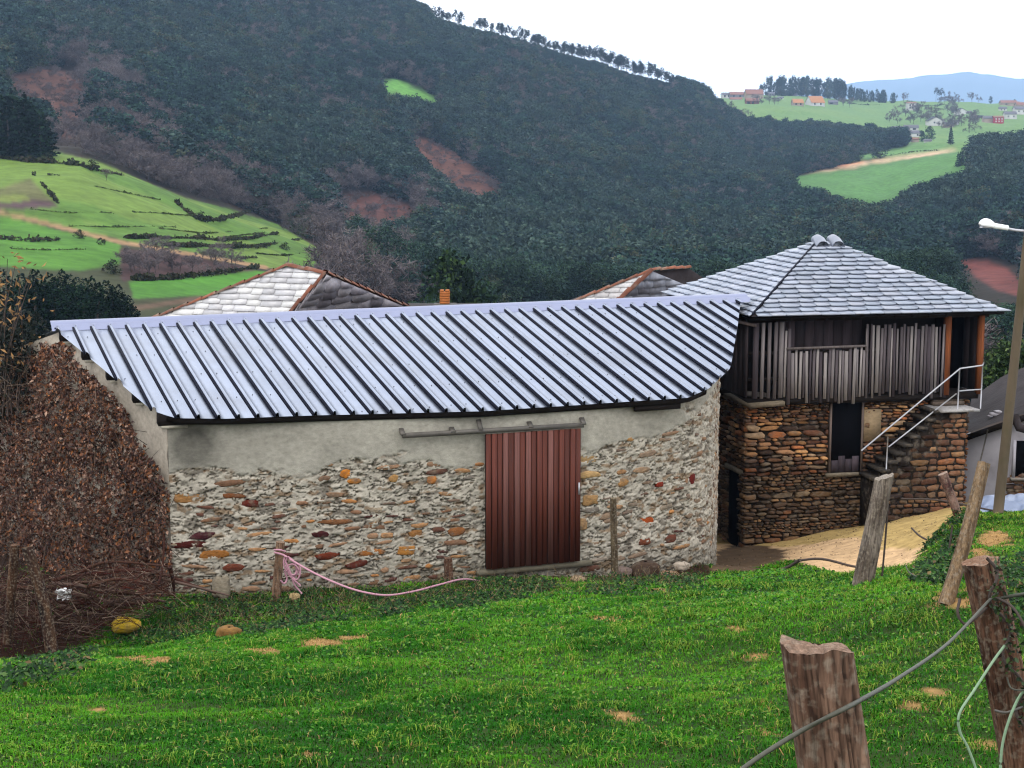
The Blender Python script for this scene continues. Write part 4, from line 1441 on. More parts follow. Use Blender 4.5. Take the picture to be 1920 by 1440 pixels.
# second small roof between the barn ridge and the granary
RE2 = P(1222, 508, 47.5); ZB2 = 2.4
RF2 = P(1292, 509, 48.5); RF2[2] = RE2[2]
HC2 = at_z(1100, 618, ZB2); LC2 = at_z(960, 612, ZB2); RC2 = at_z(1420, 590, ZB2)
hut = thing('slate_outbuilding', (RE2[0], RE2[1], 0.3), 'small slate roof with clay hip tiles peeping out between metal barn ridge and granary roof', 'building')
rf2 = part('roof', [LC2, HC2, RC2, RF2, RE2, RF2 + [1.5, 4, -1.6], LC2 + [1, 5, 0]], [[0, 1, 4], [1, 2, 3, 4], [0, 4, 3, 5, 6]], M['dark_roof'], hut)
Yf, ol = face_outline(LC2, HC2 - LC2, [LC2, HC2, RE2])
slate_face(rf2, LC2, HC2 - LC2, Yf, ol, 0.2, 0.45, M['rough_slate'], [lin(186, 184, 184, .9), lin(170, 166, 166, .9), lin(196, 194, 194, .9)], g5, 70, .02, 1.4, .04, .02, .03, .35)
Yf, ol = face_outline(HC2, RC2 - HC2, [HC2, RC2, RE2])
slate_face(rf2, HC2, RC2 - HC2, Yf, ol, 0.2, 0.5, M['rough_slate'], [lin(140, 142, 154, .8), lin(118, 118, 130, .8), lin(150, 152, 164, .8)], g5, 70, .02, 1.4, .05, .025, .07, .35)
clay_ridge(rf2, LC2, RE2, .08); clay_ridge(rf2, HC2, RE2, .10); clay_ridge(rf2, RE2 + [0, 0, .02], RF2 + [0, 0, .02], .08, .3)
V = [np.array([*(LC2 * .97 + RC2 * .03)[:2], ZB2 - .02]), np.array([*(HC2 + (RE2 - HC2) * .06)[:2], ZB2 - .02]), np.array([*(RC2 * .97 + LC2 * .03)[:2], ZB2 - .02])]
V = V + [np.array([*v[:2], -3.5]) for v in V]
part('wall', V, [[0, 3, 4, 1], [1, 4, 5, 2]], M['mortar'], hut, False, lin(120, 108, 92))

# brick chimney on a low roof
cb = P(834, 570, 46.0)
low = thing('chimney_house', (cb[0], cb[1], cb[2] - 3), 'orange brick chimney with its grey flashing standing just above the barn ridge', 'chimney')
V, Fc = box(cb + [-2.6, -.6, -1.2], [5.2, 0, 0], [0, 4, 0], [0, 0, .9])
part('low_roof', V, Fc, M['dark_roof'], low)
V, Fc = box(cb + [-.30, -.24, -.35], [.62, 0, 0], [0, .5, 0], [0, 0, .36])
part('flashing', V, Fc, M['mortar'], low, False, lin(120, 116, 112))
cw = .135
for j in range(5):
    V, Fc = box(cb + [-cw + random.uniform(-.004, .004), -cw, .012 + j * .068], [2 * cw, 0, 0], [0, 2 * cw, 0], [0, 0, .062])
    part('brick', V, Fc, M['brick'], low)
V, Fc = box(cb + [-cw - .01 + .02, -cw + .015, .0], [2 * cw - .03, 0, 0], [0, 2 * cw - .03, 0], [0, 0, .33])
part('flue', V, Fc, M['brick'], low)
V, Fc = box(cb + [-cw + .01, -cw, .352], [.1, 0, 0], [0, .2, 0], [0, 0, .05])
part('brick', V, Fc, M['brick'], low)
V, Fc = box(cb + [.02, -cw, .352], [.11, 0, 0], [0, .2, 0], [0, 0, .05])
part('brick', V, Fc, M['brick'], low)

# ================================================================== NEIGHBOUR ON THE RIGHT
v0 = P(1808, 818, 38.6); v1 = P(1985, 757, 37.6)
k0 = P(1822, 748, 43.5); k1 = P(1880, 708, 43.0); k2 = P(2010, 655, 42.0)
nb_ = thing('white_cottage', (v1[0], v1[1], -1.0), 'low whitewashed cottage with a sagging dark roof, behind the lamp pole', 'house')
nbase = np.array([v0, v1, k2, k1, k0])
fine = []
for i in range(26):
    f = i / 25
    lo = v0 + (v1 - v0) * f
    hi = np.array([np.interp(f, [0, .35, 1], [k0[j], k1[j], k2[j]]) for j in range(3)])
    for k in range(16):
        t = k / 15
        q = lo + (hi - lo) * t
        q[2] += (fbm(q * [1.2, 1.2, 1.2], 3, 3) - .5) * .14 + .04
        fine.append(q)
tp_ = np.array(fine)
part('roof', tp_, grid_faces(26, 16), M['dark_roof'], nb_)
V, Fc = bar(v0 + [0, .06, -.07], v1 + [0, .06, -.07], .12, .13)
part('verge_board', V, Fc, M['dark_wood'], nb_)
wl0 = v0 + [.10, .25, -.16]; wl1 = v1 + [-.1, .25, -.16]
V = [wl0, wl1, np.array([*wl1[:2], -1.6]), np.array([*wl0[:2], -1.6])]
part('gable_wall', V, [[0, 3, 2, 1]], M['white_wall'], nb_)
V = [wl0, np.array([*wl0[:2], -1.6]), np.array([*k0[:2], -1.6]), k0 - [0, 0, .1]]
part('side_wall', V, [[0, 3, 2, 1]], M['white_wall'], nb_)
# rough stones at the foot of the white wall
g6 = np.random.default_rng(66)
for i in range(34):
    u_ = g6.uniform(1890, 1960); v_ = g6.uniform(890, 940)
    c = P(u_, v_, 37.5 + (1985 - u_) * .004)
    w, h = g6.uniform(.2, .5), g6.uniform(.08, .15)
    V, Fc = stone_geo(c[0], c[2], w, h, lambda s, z, d, c=c: np.stack(np.broadcast_arrays(s, c[1] - d, z), -1), g6.uniform(.05, .1), g6)
    part('stone', V, Fc, M['stone'], nb_, False, np.array(HP[g6.choice(9)]) * g6.uniform(.6, 1))
wc = P(1912, 860, 37.75)
win = part('window', *box(wc + [-.10, -.03, -.42], [.85, 0, 0], [0, .05, 0], [0, 0, .84]), M['dark'], nb_)
part('frame', *box(wc + [-.17, -.06, -.44], [.06, 0, 0], [0, .09, 0], [0, 0, .88]), M['white_wall'], win)
part('sill', *box(wc + [-.2, -.1, -.5], [1.1, 0, 0], [0, .16, 0], [0, 0, .06]), M['mortar'], win, False, lin(170, 160, 150))
pc = P(1905, 805, 37.4)
part('vent_pipe', *tube([pc + [-.02, .1, .3], pc + [.05, -.05, .05], pc + [.45, -.08, -.05]], .1, 10), M['dark_roof'], nb_, True)
part('hanging_cable', *tube([P(1852, 806, 38.1), P(1843, 845, 38.1), P(1831, 890, 38.1)], .018, 6), M['rail'], nb_)
wp = P(1779, 779, 39.0)
for u_, v_, s_ in ((1868, 778, .2), (1858, 781, .08), (1873, 773, .13)):
    q = P(u_, v_, 39.0)
    V, Fc = stone_geo(q[0], q[2], s_ * 1.4, s_ * .5, lambda s, z, d, q=q: np.stack(np.broadcast_arrays(s, q[1] + .1 - d, z), -1), .1, g6)
    part('loose_slate', V, Fc, M['white_wall'], nb_)

# lamp post
lp = thing('street_lamp', tuple(P(1870, 968, 32.5)), 'leaning street lamp with a bare brown pole and white lamp head', 'street lamp')
p0 = P(1870, 975, 32.5); p1 = P(1921, 500, 32.5); ptop = p0 + (p1 - p0) * 1.16
part('pole', *tube([p0 + (ptop - p0) * f for f in np.linspace(0, 1, 12)], np.linspace(.105, .08, 12), 16, True, .05), M['concrete'], lp, True)
h0 = P(1850, 421, 32.4)
arm_a = ptop - (ptop - p0) / np.linalg.norm(ptop - p0) * .12
part('arm', *tube(curve([arm_a, arm_a + (h0 - arm_a) * .35 + [0, 0, -.02], h0 + (arm_a - h0) * .3], 8), .026, 8), M['galv'], lp, True)
# lamp head: rounded shell, narrow collar, lens below
ax = (h0 - arm_a); ax /= np.linalg.norm(ax)
hs = h0 - ax * .16; he = h0 + ax * .16
ls = np.linspace(0, 1, 9)
V, Fc = tube([hs + (he - hs) * t for t in ls], [.05, .075, .095, .112, .12, .118, .105, .075, .02], 14)
V[:, 2] = np.where(V[:, 2] < (hs + (V - hs) @ ax[:, None] * ax)[:, 2] - .04, (hs + (V - hs) @ ax[:, None] * ax)[:, 2] - .04, V[:, 2])
head = part('lamp_head', V, Fc, M['lamp'], lp, True)
part('collar', *tube([hs - ax * .28, hs + ax * .02], [.05, .055], 10), M['lamp'], head, True)
V, Fc = tube([hs + ax * .06 + [0, 0, -.05], he - ax * .05 + [0, 0, -.05]], [.075, .085], 12)
V[:, 2] = V[:, 2].mean() + (V[:, 2] - V[:, 2].mean()) * .25
part('lens', V, Fc, M['galv'], head, True)

# bluish plastic sheeting beside the pole
g7 = np.random.default_rng(70)
nu_, nv_ = 46, 16
V = []
for i in range(nu_):
    for j in range(nv_):
        u_ = 1828 + (1970 - 1828) * i / (nu_ - 1); t = j / (nv_ - 1)
        q = P(u_, 968 - 3 * i / nu_, 33.6 + 1.5 * t)
        zc = .16 * math.sin(math.pi * min(1, t * 1.05)) ** .6 + .14 * math.sin(math.pi * np.clip(t * 2.2 - .9, 0, 1))
        q[2] = float(gz(q[0], q[1], False)) + .03 + zc + (vnoise(np.array([i * .35, j * .6, 0.]), 3) - .5) * .10 + (vnoise(np.array([i * .12, j * 1.3, 5.]), 9) - .5) * .12
        V.append(q)
solo('plastic_sheet', V, grid_faces(nu_, nv_), M['plastic'], 'pale blue plastic sheeting heaped on the ground at the foot of the lamp pole', 'sheeting', smooth=True)

# ================================================================== FENCE POSTS AND LINES
def wood_post(name, p, q, r0, r1, label, cat='fence post', group=None, flat=1.0, seed=0, n=24, m=40, base=(120, 92, 70), dark=(52, 36, 28), light=(160, 132, 108), slant=0.0, groove=.12, fx=None, bend=0.0, mat=None, knob=.05, cracks=(), square=0.0):
    """p foot, q top"""
    p, q = np.asarray(p, float), np.asarray(q, float)
    d = q - p; L_ = np.linalg.norm(d); d /= L_
    X = np.cross(d, [0, 1, 0]); X /= np.linalg.norm(X)
    if np.dot(X, [1, 0, 0]) < 0: X = -X
    Z = np.cross(X, d)
    V, C = [], []
    b_, k_, l_ = np.array(lin(*base)), np.array(lin(*dark)), np.array(lin(*light))
    ts = np.linspace(0, 1, m)
    an = np.arange(n) * 2 * math.pi / n
    A, Tt = np.meshgrid(an, ts)
    cp_ = np.stack([np.cos(A) * 2.2, np.sin(A) * 2.2, Tt * L_ * 1.1], -1)
    gro = fbm(cp_ * [1, 1, .6] + seed, 3, seed + 1)
    gro2 = fbm(cp_ * [3.2, 3.2, .9] + seed, 3, seed + 2)
    lum = fbm(np.stack([np.cos(A) * 1.5, np.sin(A) * 1.5, Tt * L_ * 3], -1) + seed, 4, seed + 5)
    rad = (r0 + (r1 - r0) * Tt) * (1 - square + square * (np.abs(np.cos(A)) ** 5 + np.abs(np.sin(A)) ** 5) ** -.2)
    crack = np.clip(.5 - np.abs(gro2 - .5) * 9, 0, .5) * 2
    for ca, cw, cd in cracks:
        wa = ca + (vnoise(np.stack([Tt * L_ * 3, 0 * Tt + ca, 0 * Tt], -1), seed) - .5) * .22
        cg = np.exp(-((A - wa) / cw) ** 2) * np.clip(.35 + .8 * Tt, 0, 1)
        crack = np.maximum(crack, cg * cd)
    rr = rad * (1 + (gro - .5) * 2 * knob * 2 - groove * crack * (1 - .6 * Tt ** 12))
    cen = p + np.multiply.outer(Tt, d * L_) + np.multiply.outer(np.sin(Tt * math.pi) * bend, X)
    pos = cen + np.multiply.outer(rr * np.cos(A), X) + np.multiply.outer(rr * flat * np.sin(A), Z)
    pos += np.multiply.outer(Tt ** 6 * slant * np.cos(A), d)
    pos[-1] += np.multiply.outer((vnoise(cp_[-1] * 1.2, seed) - .5) * r1 * .35, d)
    c = b_ + (lum - .5)[..., None] * 1.7 * (l_ - k_)
    spot = fbm(np.stack([np.cos(A) * 9, np.sin(A) * 9, Tt * L_ * 26], -1) + seed, 2, seed + 9)
    c = c + (np.clip((.36 - spot) * 6, 0, .7))[..., None] * (k_ - c)
    c = c * (1 - .75 * crack[..., None]) + k_ * .6 * crack[..., None]
    V = pos.reshape(-1, 3)
    Fc = []
    for i in range(m - 1):
        for k in range(n):
            Fc.append([i * n + k, i * n + (k + 1) % n, (i + 1) * n + (k + 1) % n, (i + 1) * n + k])
    # top: ring inset and centre
    tc0 = pos[-1].mean(0)
    edge = pos[-1] + d * r1 * .01
    ring = tc0 + (pos[-1] - tc0) * .6 + d * r1 * .02 + np.multiply.outer((vnoise(cp_[-1] * 5, seed + 3) - .5) * r1 * .2, d)
    V = np.concatenate([V, edge, ring, [tc0]])
    o = m * n
    for k in range(n):
        Fc.append([o + k, o + (k + 1) % n, o + n + (k + 1) % n, o + n + k])
        Fc.append([o + n + k, o + n + (k + 1) % n, o + 2 * n])
    C = np.concatenate([np.clip(c.reshape(-1, 3), .004, 1), np.tile(l_ * .85, (2 * n + 1, 1))])
    return solo(name, V, Fc, mat or M['post_wood'], label, cat, group, True, C, loc=p)


GP_ = 'fence posts around the meadow'
# near, cut by the lower frame edge
npost = wood_post('fence_post', P(1592, 1640, 4.5), P(1532, 1214, 4.5), .103, .098, 'thick split post with flat slanted top, cut by the bottom edge', group=GP_, flat=.62, seed=3, n=128, m=120, cracks=((2.12, .035, 1.0), (1.32, .04, 1.0), (.9, .03, .7), (2.5, .03, .6)), base=(116, 88, 72), dark=(40, 28, 23), light=(168, 138, 118), slant=-.028, groove=.07, knob=.02, square=.75)
rpost = wood_post('fence_post', P(1925, 1500, 7.6), P(1838, 1052, 7.6), .098, .084, 'leaning brown post wrapped in dark vine beside the right edge', group=GP_, flat=.85, seed=8, n=110, m=120, cracks=((1.9, .04, 1.0), (1.3, .05, 1.0), (2.4, .04, .7)), base=(112, 80, 62), dark=(38, 26, 21), light=(168, 130, 106), groove=.08, bend=.012, knob=.07, square=.3)
wood_post('fence_post', P(1617, 1104, 19), P(1658, 894, 19), .125, .105, 'thick grey post leaning right before the sandy track', group=GP_, seed=12, n=60, m=60, cracks=((1.5, .06, 1.0), (2.1, .06, .7)), base=(134, 120, 108), dark=(72, 62, 54), light=(176, 164, 152), slant=.05, groove=.1)
wood_post('fence_post', P(1773, 1134, 15), P(1845, 868, 15.4), .072, .06, 'slim tan leaning pole standing in dry tuft beside the right-hand bank', group=GP_, seed=15, n=24, m=40, base=(142, 116, 88), dark=(84, 62, 44), light=(176, 150, 120), groove=.06, bend=.02)
wood_post('fence_post', P(1797, 968, 32), P(1768, 888, 32), .085, .1, 'short gnarled pink-brown stake at the bank corner by the track', group=GP_, seed=18, n=16, m=24, base=(150, 116, 104), dark=(70, 56, 54), light=(196, 168, 150), groove=.2, knob=.12)
wood_post('fence_post', P(517, 1132, 27.5), P(526, 1016, 27.5), .085, .075, 'pinkish stake with the pink rope tied around it, before the barn wall', group=GP_, seed=22, n=16, m=24, base=(146, 112, 88), dark=(80, 58, 44), light=(176, 144, 120))
wood_post('fence_post', P(842, 1094, 28.6), P(840, 1046, 28.6), .085, .075, 'short stub of a post left of the sliding door', group=GP_, seed=25, n=14, m=16, base=(110, 76, 58), dark=(60, 42, 34), light=(140, 104, 84))
wood_post('fence_post', P(1153, 1094, 29.0), P(1150, 934, 29.0), .068, .058, 'straight thin grey pole right of the sliding door', group=GP_, seed=28, n=16, m=24, base=(112, 96, 74), dark=(70, 58, 44), light=(140, 124, 98), groove=.05)
wood_post('fence_post', P(14, 1205, 24.3), P(28, 1022, 24.3), .08, .07, 'dark brown post nearest the left frame edge, among brushwood', group=GP_, seed=31, n=16, m=24, base=(80, 54, 38), dark=(34, 22, 18), light=(112, 80, 56))
wood_post('fence_post', P(98, 1225, 24.0), P(50, 1026, 24.2), .1, .085, 'dark post leaning left beside the brushwood heap', group=GP_, seed=34, n=16, m=24, base=(76, 52, 38), dark=(34, 22, 18), light=(116, 86, 58), bend=.05)

# wires and ropes
g8 = np.random.default_rng(80)


def line_thing(name, pts, r, m, label, cat, n=40, group=None, sides=6):
    V, Fc = tube(curve(pts, n), r, sides)
    return solo(name, V, Fc, m, label, cat, group, True)


line_thing('fence_cable', [P(1330, 1500, 4.25), P(1400, 1436, 4.3), P(1500, 1372, 4.36), P(1604, 1318, 4.4), P(1690, 1268, 5.4), P(1780, 1204, 6.6), P(1858, 1122, 7.45), P(1872, 1112, 7.5)], .0070, M['cable'],
           'grey cable strung between the near split post and the vine-wrapped post', 'cable', 60)
line_thing('fence_cable', [P(1868, 1124, 7.5), P(1895, 1118, 7.4), P(1960, 1108, 7.0)], .009, M['cable'], 'short grey cable running from the vine-wrapped post out of the right edge', 'cable', 12)
line_thing('twine', [P(1884, 1210, 7.42), P(1862, 1240, 7.4), P(1828, 1292, 7.35), P(1799, 1338, 7.3), P(1800, 1372, 7.3), P(1815, 1402, 7.3), P(1832, 1450, 7.3), P(1840, 1500, 7.3)], .0065, M['twine'], 'pale green twine hanging loose left of the vine-wrapped post', 'twine', 50)
line_thing('twine', [P(1930, 1290, 7.3), P(1912, 1305, 7.35), P(1892, 1350, 7.35), P(1879, 1400, 7.35), P(1875, 1460, 7.35)], .0065, M['twine'], 'pale green twine hanging across the foot of the vine-wrapped post', 'twine', 40)
line_thing('wire', [P(1955, 1285, 7.3), P(1920, 1294, 7.32), P(1896, 1290, 7.4), P(1888, 1270, 7.42)], .004, M['cable'], 'bent wire end sticking from the vine-wrapped post', 'wire', 20)
line_thing('wire_tie', [P(1866, 1332, 7.46), P(1885, 1336, 7.4), P(1905, 1330, 7.4), P(1925, 1322, 7.5)], .006, M['rail'], 'dark wire tie round the middle of the vine-wrapped post', 'wire', 16)
vine = thing('vine', tuple(P(1880, 1440, 7.6)), 'dark leafy vine climbing the right side of the leaning brown post', 'vine')
stem = np.array([P(1838 + 14 * math.sin(k * 1.3) + 5.2 * k + 12, 1046 + 22 * k, 7.47 + .03 * math.cos(k)) for k in range(18)])
part('stem', *tube(curve(stem, 60), .008, 6), M['bark'], vine)
part('stem', *tube(curve([P(1800, 1122, 7.5), P(1796, 1150, 7.45), P(1812, 1170, 7.45), P(1850, 1140, 7.5)], 20), .007, 6), M['bark'], vine)
part('stem', *tube(curve([P(1862, 1118, 7.5), P(1900, 1140, 7.3), P(1935, 1200, 7.2)], 20), .006, 6), M['bark'], vine)


def leaves(centres, normals, size, cols, g, asp=.6, jitter=1.0):
    """folded four-sided leaves: two triangles each"""
    n = len(centres)
    nr = normals + g.normal(0, jitter, (n, 3))
    nr /= np.linalg.norm(nr, axis=1)[:, None]
    t = g.normal(0, 1, (n, 3)); t -= nr * (t * nr).sum(1)[:, None]
    t /= np.linalg.norm(t, axis=1)[:, None]
    b = np.cross(nr, t)
    s = (size * g.uniform(.6, 1.3, n))[:, None]
    V = np.stack([centres - t * s, centres + b * s * asp + nr * s * .25, centres + t * s, centres - b * s * asp + nr * s * .25], 1).reshape(-1, 3)
    o = np.arange(n)[:, None] * 4
    Fc = np.concatenate([o + [0, 1, 2], o + [0, 2, 3]])
    c = np.repeat(cols, 4, 0)
    return V, Fc, c


k_ = 330
tt_ = g8.uniform(0, 1, k_)
cv = curve(stem, 200)[(tt_ * 199).astype(int)] + g8.normal(0, .024, (k_, 3)) + [.02, -.04, 0]
lv = np.array([lin(40, 62, 26), lin(30, 46, 24), lin(66, 88, 40), lin(52, 34, 26), lin(90, 110, 80)])[g8.integers(0, 5, k_)]
V, Fc, c = leaves(cv, np.tile([0, -1, .4], (k_, 1)), np.full(k_, .013), lv, g8)
tag(part('leaves', V, Fc, M['leaf'], vine, False, c), kind='stuff')

rope_y = 26.95
rp = thing('pink_rope', tuple(P(540, 1100, rope_y)), 'pink rope knotted in loops on the stake and sagging along the barn foot', 'rope')
part('strand', *tube(curve([P(515, 1036, 27.4), P(532, 1041, 27.1), P(556, 1056, 26.8), P(600, 1080, 26.4), P(650, 1101, 26.0), P(690, 1112, 25.8), P(730, 1116, 25.8), P(780, 1108, 26.2), P(825, 1096, 26.9), P(870, 1086, 27.7), P(912, 1092, 28.4)], 60), .017, 6), M['rope'], rp, True)
for lp_ in ([(534, 1044), (532, 1058), (540, 1075), (552, 1088), (563, 1098)], [(540, 1044), (551, 1053), (556, 1068), (552, 1078), (543, 1074), (536, 1056), (540, 1044)], [(552, 1054), (562, 1062), (562, 1078), (556, 1087), (546, 1080)],
            [(534, 1050), (545, 1075), (552, 1096), (566, 1113)], [(536, 1062), (550, 1058), (560, 1070), (548, 1083), (538, 1070)], [(533, 1070), (538, 1085), (533, 1094), (526, 1088)]):
    part('loop', *tube(curve([P(a, b, rope_y + g8.uniform(-.03, .03)) for a, b in lp_], 24), .0155, 6), M['rope'], rp, True)
part('wrap', *tube(curve([P(514, 1031, 27.42), P(524, 1031, 27.36), P(535, 1034, 27.42)], 8), .016, 6), M['rope'], rp, True)

# thin sticks and poles on and beside the track
for pts, r, lab in (([(1322, 1098, 29.3), (1400, 1084, 28.9), (1470, 1066, 28.6), (1500, 1050, 28.3)], .03, 'long thin dead pole lying along the grass edge right of the barn'),
                    ([(1490, 1052, 28.4), (1540, 1048, 28.2), (1600, 1062, 28.0), (1640, 1066, 28.0)], .022, 'crooked dead branch lying on the rim of the meadow before the track'),
                    ([(1650, 1068, 27.5), (1690, 1060, 27.5), (1712, 1056, 27.5)], .016, 'short thin dead stick on the track edge near the bank'),
                    ([(1709, 990, 30.5), (1722, 1003, 30.2), (1737, 1012, 30)], .018, 'bent dark twig sticking out of the bank over the track'),
                    ([(1666, 930, 19), (1661, 1000, 19), (1652, 1100, 19)], .012, 'thin brown rod standing beside the thick grey post'),
                    ([(1786, 985, 24), (1781, 1020, 24), (1776, 1065, 24)], .014, 'thin black rod standing on the bank left of the slim tan pole'),
                    ([(1690, 935, 34.5), (1760, 938, 34.2), (1850, 955, 33.5), (1900, 965, 33.2)], .02, 'long thin pole lying by the plastic sheeting below the cottage')):
    line_thing('stick', [P(*q) for q in pts], r, M['bark'], lab, 'stick', 24, 'loose sticks by the track')
line_thing('loop_of_wire', [P(1698, 1060, 18.2), P(1706, 1074, 18.0), P(1726, 1083, 17.8), P(1748, 1082, 17.8)], .006, M['cable'], 'pale wire curling out of the bank foot', 'wire', 20)

# stones at the foot of the wall
def boulder(c, w, h, d, m, col, label, seed, group=None, name='boulder', cat='rock'):
    n1, n2 = 14, 9
    th = np.linspace(0, 2 * math.pi, n1, endpoint=False); ph = np.linspace(.08, math.pi - .08, n2)
    A, B = np.meshgrid(th, ph, indexing='ij')
    q = np.stack([np.sin(B) * np.cos(A), np.sin(B) * np.sin(A), np.cos(B)], -1)
    q = np.sign(q) * np.abs(q) ** .75
    q = q * (1 + (fbm(q * 1.6 + seed * 3.1, 3, seed) - .5)[..., None] * .8)
    V = (q * [w / 2, d / 2, h / 2]).reshape(-1, 3) + np.asarray(c)
    Fc = []
    for i in range(n1):
        for j in range(n2 - 1):
            a = i * n2 + j; b = ((i + 1) % n1) * n2 + j
            Fc.append([a, a + 1, b + 1, b])
    Fc += [[i * n2 for i in range(n1)][::-1], [i * n2 + n2 - 1 for i in range(n1)]]
    cc = np.array(col) * (0.75 + .5 * fbm(V * 7, 3, seed))[:, None]
    return solo(name, V, Fc, m, label, cat, group, False, cc)


GB = 'loose rocks along the barn foot'
for u_, v_, Y, w, h, c, lab in ((1084, 1098, 28.6, .34, .36, lin(186, 160, 128), 'pale upright rock in the grass below the right edge of the door'),
                                (1210, 1070, 29.9, .55, .4, lin(84, 66, 54), 'dark round rock against the wall right of the thin pole'),
                                (1172, 1076, 29.8, .3, .28, lin(140, 120, 112), 'small greyish rock between the thin pole and the dark rock'),
                                (1278, 1061, 30.4, .34, .16, lin(206, 190, 172), 'flat pale slab resting against the barn corner'),
                                (1252, 1080, 29.9, .5, .16, lin(176, 140, 112), 'pinkish flat rock below the dark rock'),
                                (1282, 1086, 29.6, .42, .12, lin(214, 182, 148), 'pale tan flat rock in front of the barn corner'),
                                (415, 1102, 27.3, .32, .42, lin(158, 146, 126), 'weathered upright grey block left of the roped stake'),
                                (553, 1120, 27.2, .2, .15, lin(190, 164, 118), 'little tan stone under the pink rope'),
                                (237, 1172, 25.4, .46, .22, lin(214, 178, 48), 'rock covered in bright yellow lichen near the brushwood'),
                                (430, 1187, 22.6, .34, .2, lin(150, 112, 62), 'brown rock half hidden in weeds below the barn')):
    boulder(P(u_, v_, Y), w, h, w * .8, M['stone'], c, lab, int(u_), GB)

# ================================================================== BRUSHWOOD HEAP
g9 = np.random.default_rng(91)
GH = 'dead branches heaped at the gable foot'
LB = 'dead brown branch lying in the brushwood heap left of the barn'
BR = [[(95, 1088), (140, 1076), (200, 1055), (312, 1062)], [(95, 1092), (150, 1098), (200, 1107), (250, 1080), (312, 1070)], [(130, 1085), (200, 1072), (280, 1070), (350, 1095), (405, 1112)],
      [(205, 1108), (260, 1112), (320, 1098)], [(100, 1110), (170, 1120), (230, 1138)], [(150, 1130), (210, 1136), (300, 1125)], [(60, 1120), (120, 1128), (180, 1118)], [(210, 1110), (240, 1086), (262, 1080)],
      [(318, 1062), (322, 1090), (330, 1120)], [(110, 1100), (180, 1090), (250, 1102)], [(300, 1085), (360, 1100), (430, 1118)], [(70, 1150), (140, 1140), (200, 1150)], [(20, 1100), (70, 1105), (120, 1095)],
      [(100, 1160), (150, 1128), (170, 1095)], [(280, 1130), (300, 1080), (306, 1000)], [(160, 1100), (220, 1088), (300, 1100)], [(200, 1128), (260, 1122), (310, 1128)], [(30, 1170), (100, 1165), (150, 1175)]]
for i, b in enumerate(BR):
    y0 = 25.6 + g9.uniform(-.4, .5)
    pts = [P(a + g9.uniform(-3, 3), c + g9.uniform(-2, 2), y0 + .12 * k) for k, (a, c) in enumerate(b)]
    V, Fc = tube(curve(pts, 16), np.linspace(.034, .016, 16) * g9.uniform(.8, 1.3), 6, True, .15, i)
    o = solo('branch', V, Fc, M['twig'], LB, 'branch', GH, True, np.array([lin(96, 66, 54), lin(120, 98, 88), lin(74, 46, 38)][i % 3]))


def twigs(polys, y0, y1, n, length, rad, cols, g, up=.3, drop=0):
    """loose twigs whose places fill an outline"""
    pts = []
    us_ = np.array(polys, float)
    while len(pts) < n:
        a = g.uniform(us_[:, 0].min(), us_[:, 0].max(), 400); b = g.uniform(us_[:, 1].min(), us_[:, 1].max(), 400)
        k = inpoly(a, b, polys)
        pts += list(zip(a[k], b[k]))
    pts = np.array(pts[:n])
    c = P(pts[:, 0], pts[:, 1], g.uniform(y0, y1, n))
    d = g.normal(0, 1, (n, 3)) * [1, .6, up]; d /= np.linalg.norm(d, axis=1)[:, None]
    L_ = (length * g.uniform(.4, 1.5, n))[:, None]
    a, b = c - d * L_ / 2, c + d * L_ / 2
    sid = np.cross(d, [0, 1, 0]); sid /= np.linalg.norm(sid, axis=1)[:, None] + 1e-9
    nd = np.cross(d, sid)
    r = (rad * g.uniform(.5, 1.4, n))[:, None]
    V = np.stack([a + sid * r, a - sid * r * .5 + nd * r * .87, a - sid * r * .5 - nd * r * .87, b], 1).reshape(-1, 3)
    o = np.arange(n)[:, None] * 4
    Fc = np.concatenate([o + [0, 1, 3], o + [1, 2, 3], o + [2, 0, 3]])
    cc = np.repeat(np.array(cols)[g.integers(0, len(cols), n)], 4, 0)
    return V, Fc, cc


V, Fc, c = twigs([(-80, 1070), (60, 1080), (200, 1060), (325, 1070), (330, 1115), (220, 1180), (110, 1215), (-80, 1250)], 24.6, 26.6, 2600, .5, .006, [lin(84, 52, 42), lin(58, 36, 30), lin(130, 104, 90), lin(176, 150, 132), lin(100, 44, 34)], g9, .5)
tag(solo('brushwood', V, Fc, M['twig'], 'tangle of dead brown twigs filling the heap below the gable', 'brushwood', smooth=False, col=c), kind='stuff')
# white plastic scrap
V = []
for i in range(10):
    for j in range(7):
        q = P(106 + i * 3.2, 1103 + j * 3.4, 25.3)
        q[1] += (vnoise(np.array([i * .9, j * .9, 0.]), 4) - .5) * .3
        V.append(q)
solo('plastic_scrap', V, grid_faces(10, 7), M['lamp'], 'small crumpled white plastic scrap caught in the brushwood', 'litter')

# ================================================================== DEAD CREEPER ON THE GABLE
def gpoint(s, z, d):
    q = gA + np.multiply.outer(s, gdir) + np.multiply.outer(d, gnrm)
    return np.concatenate([q, np.asarray(z)[:, None]], -1)


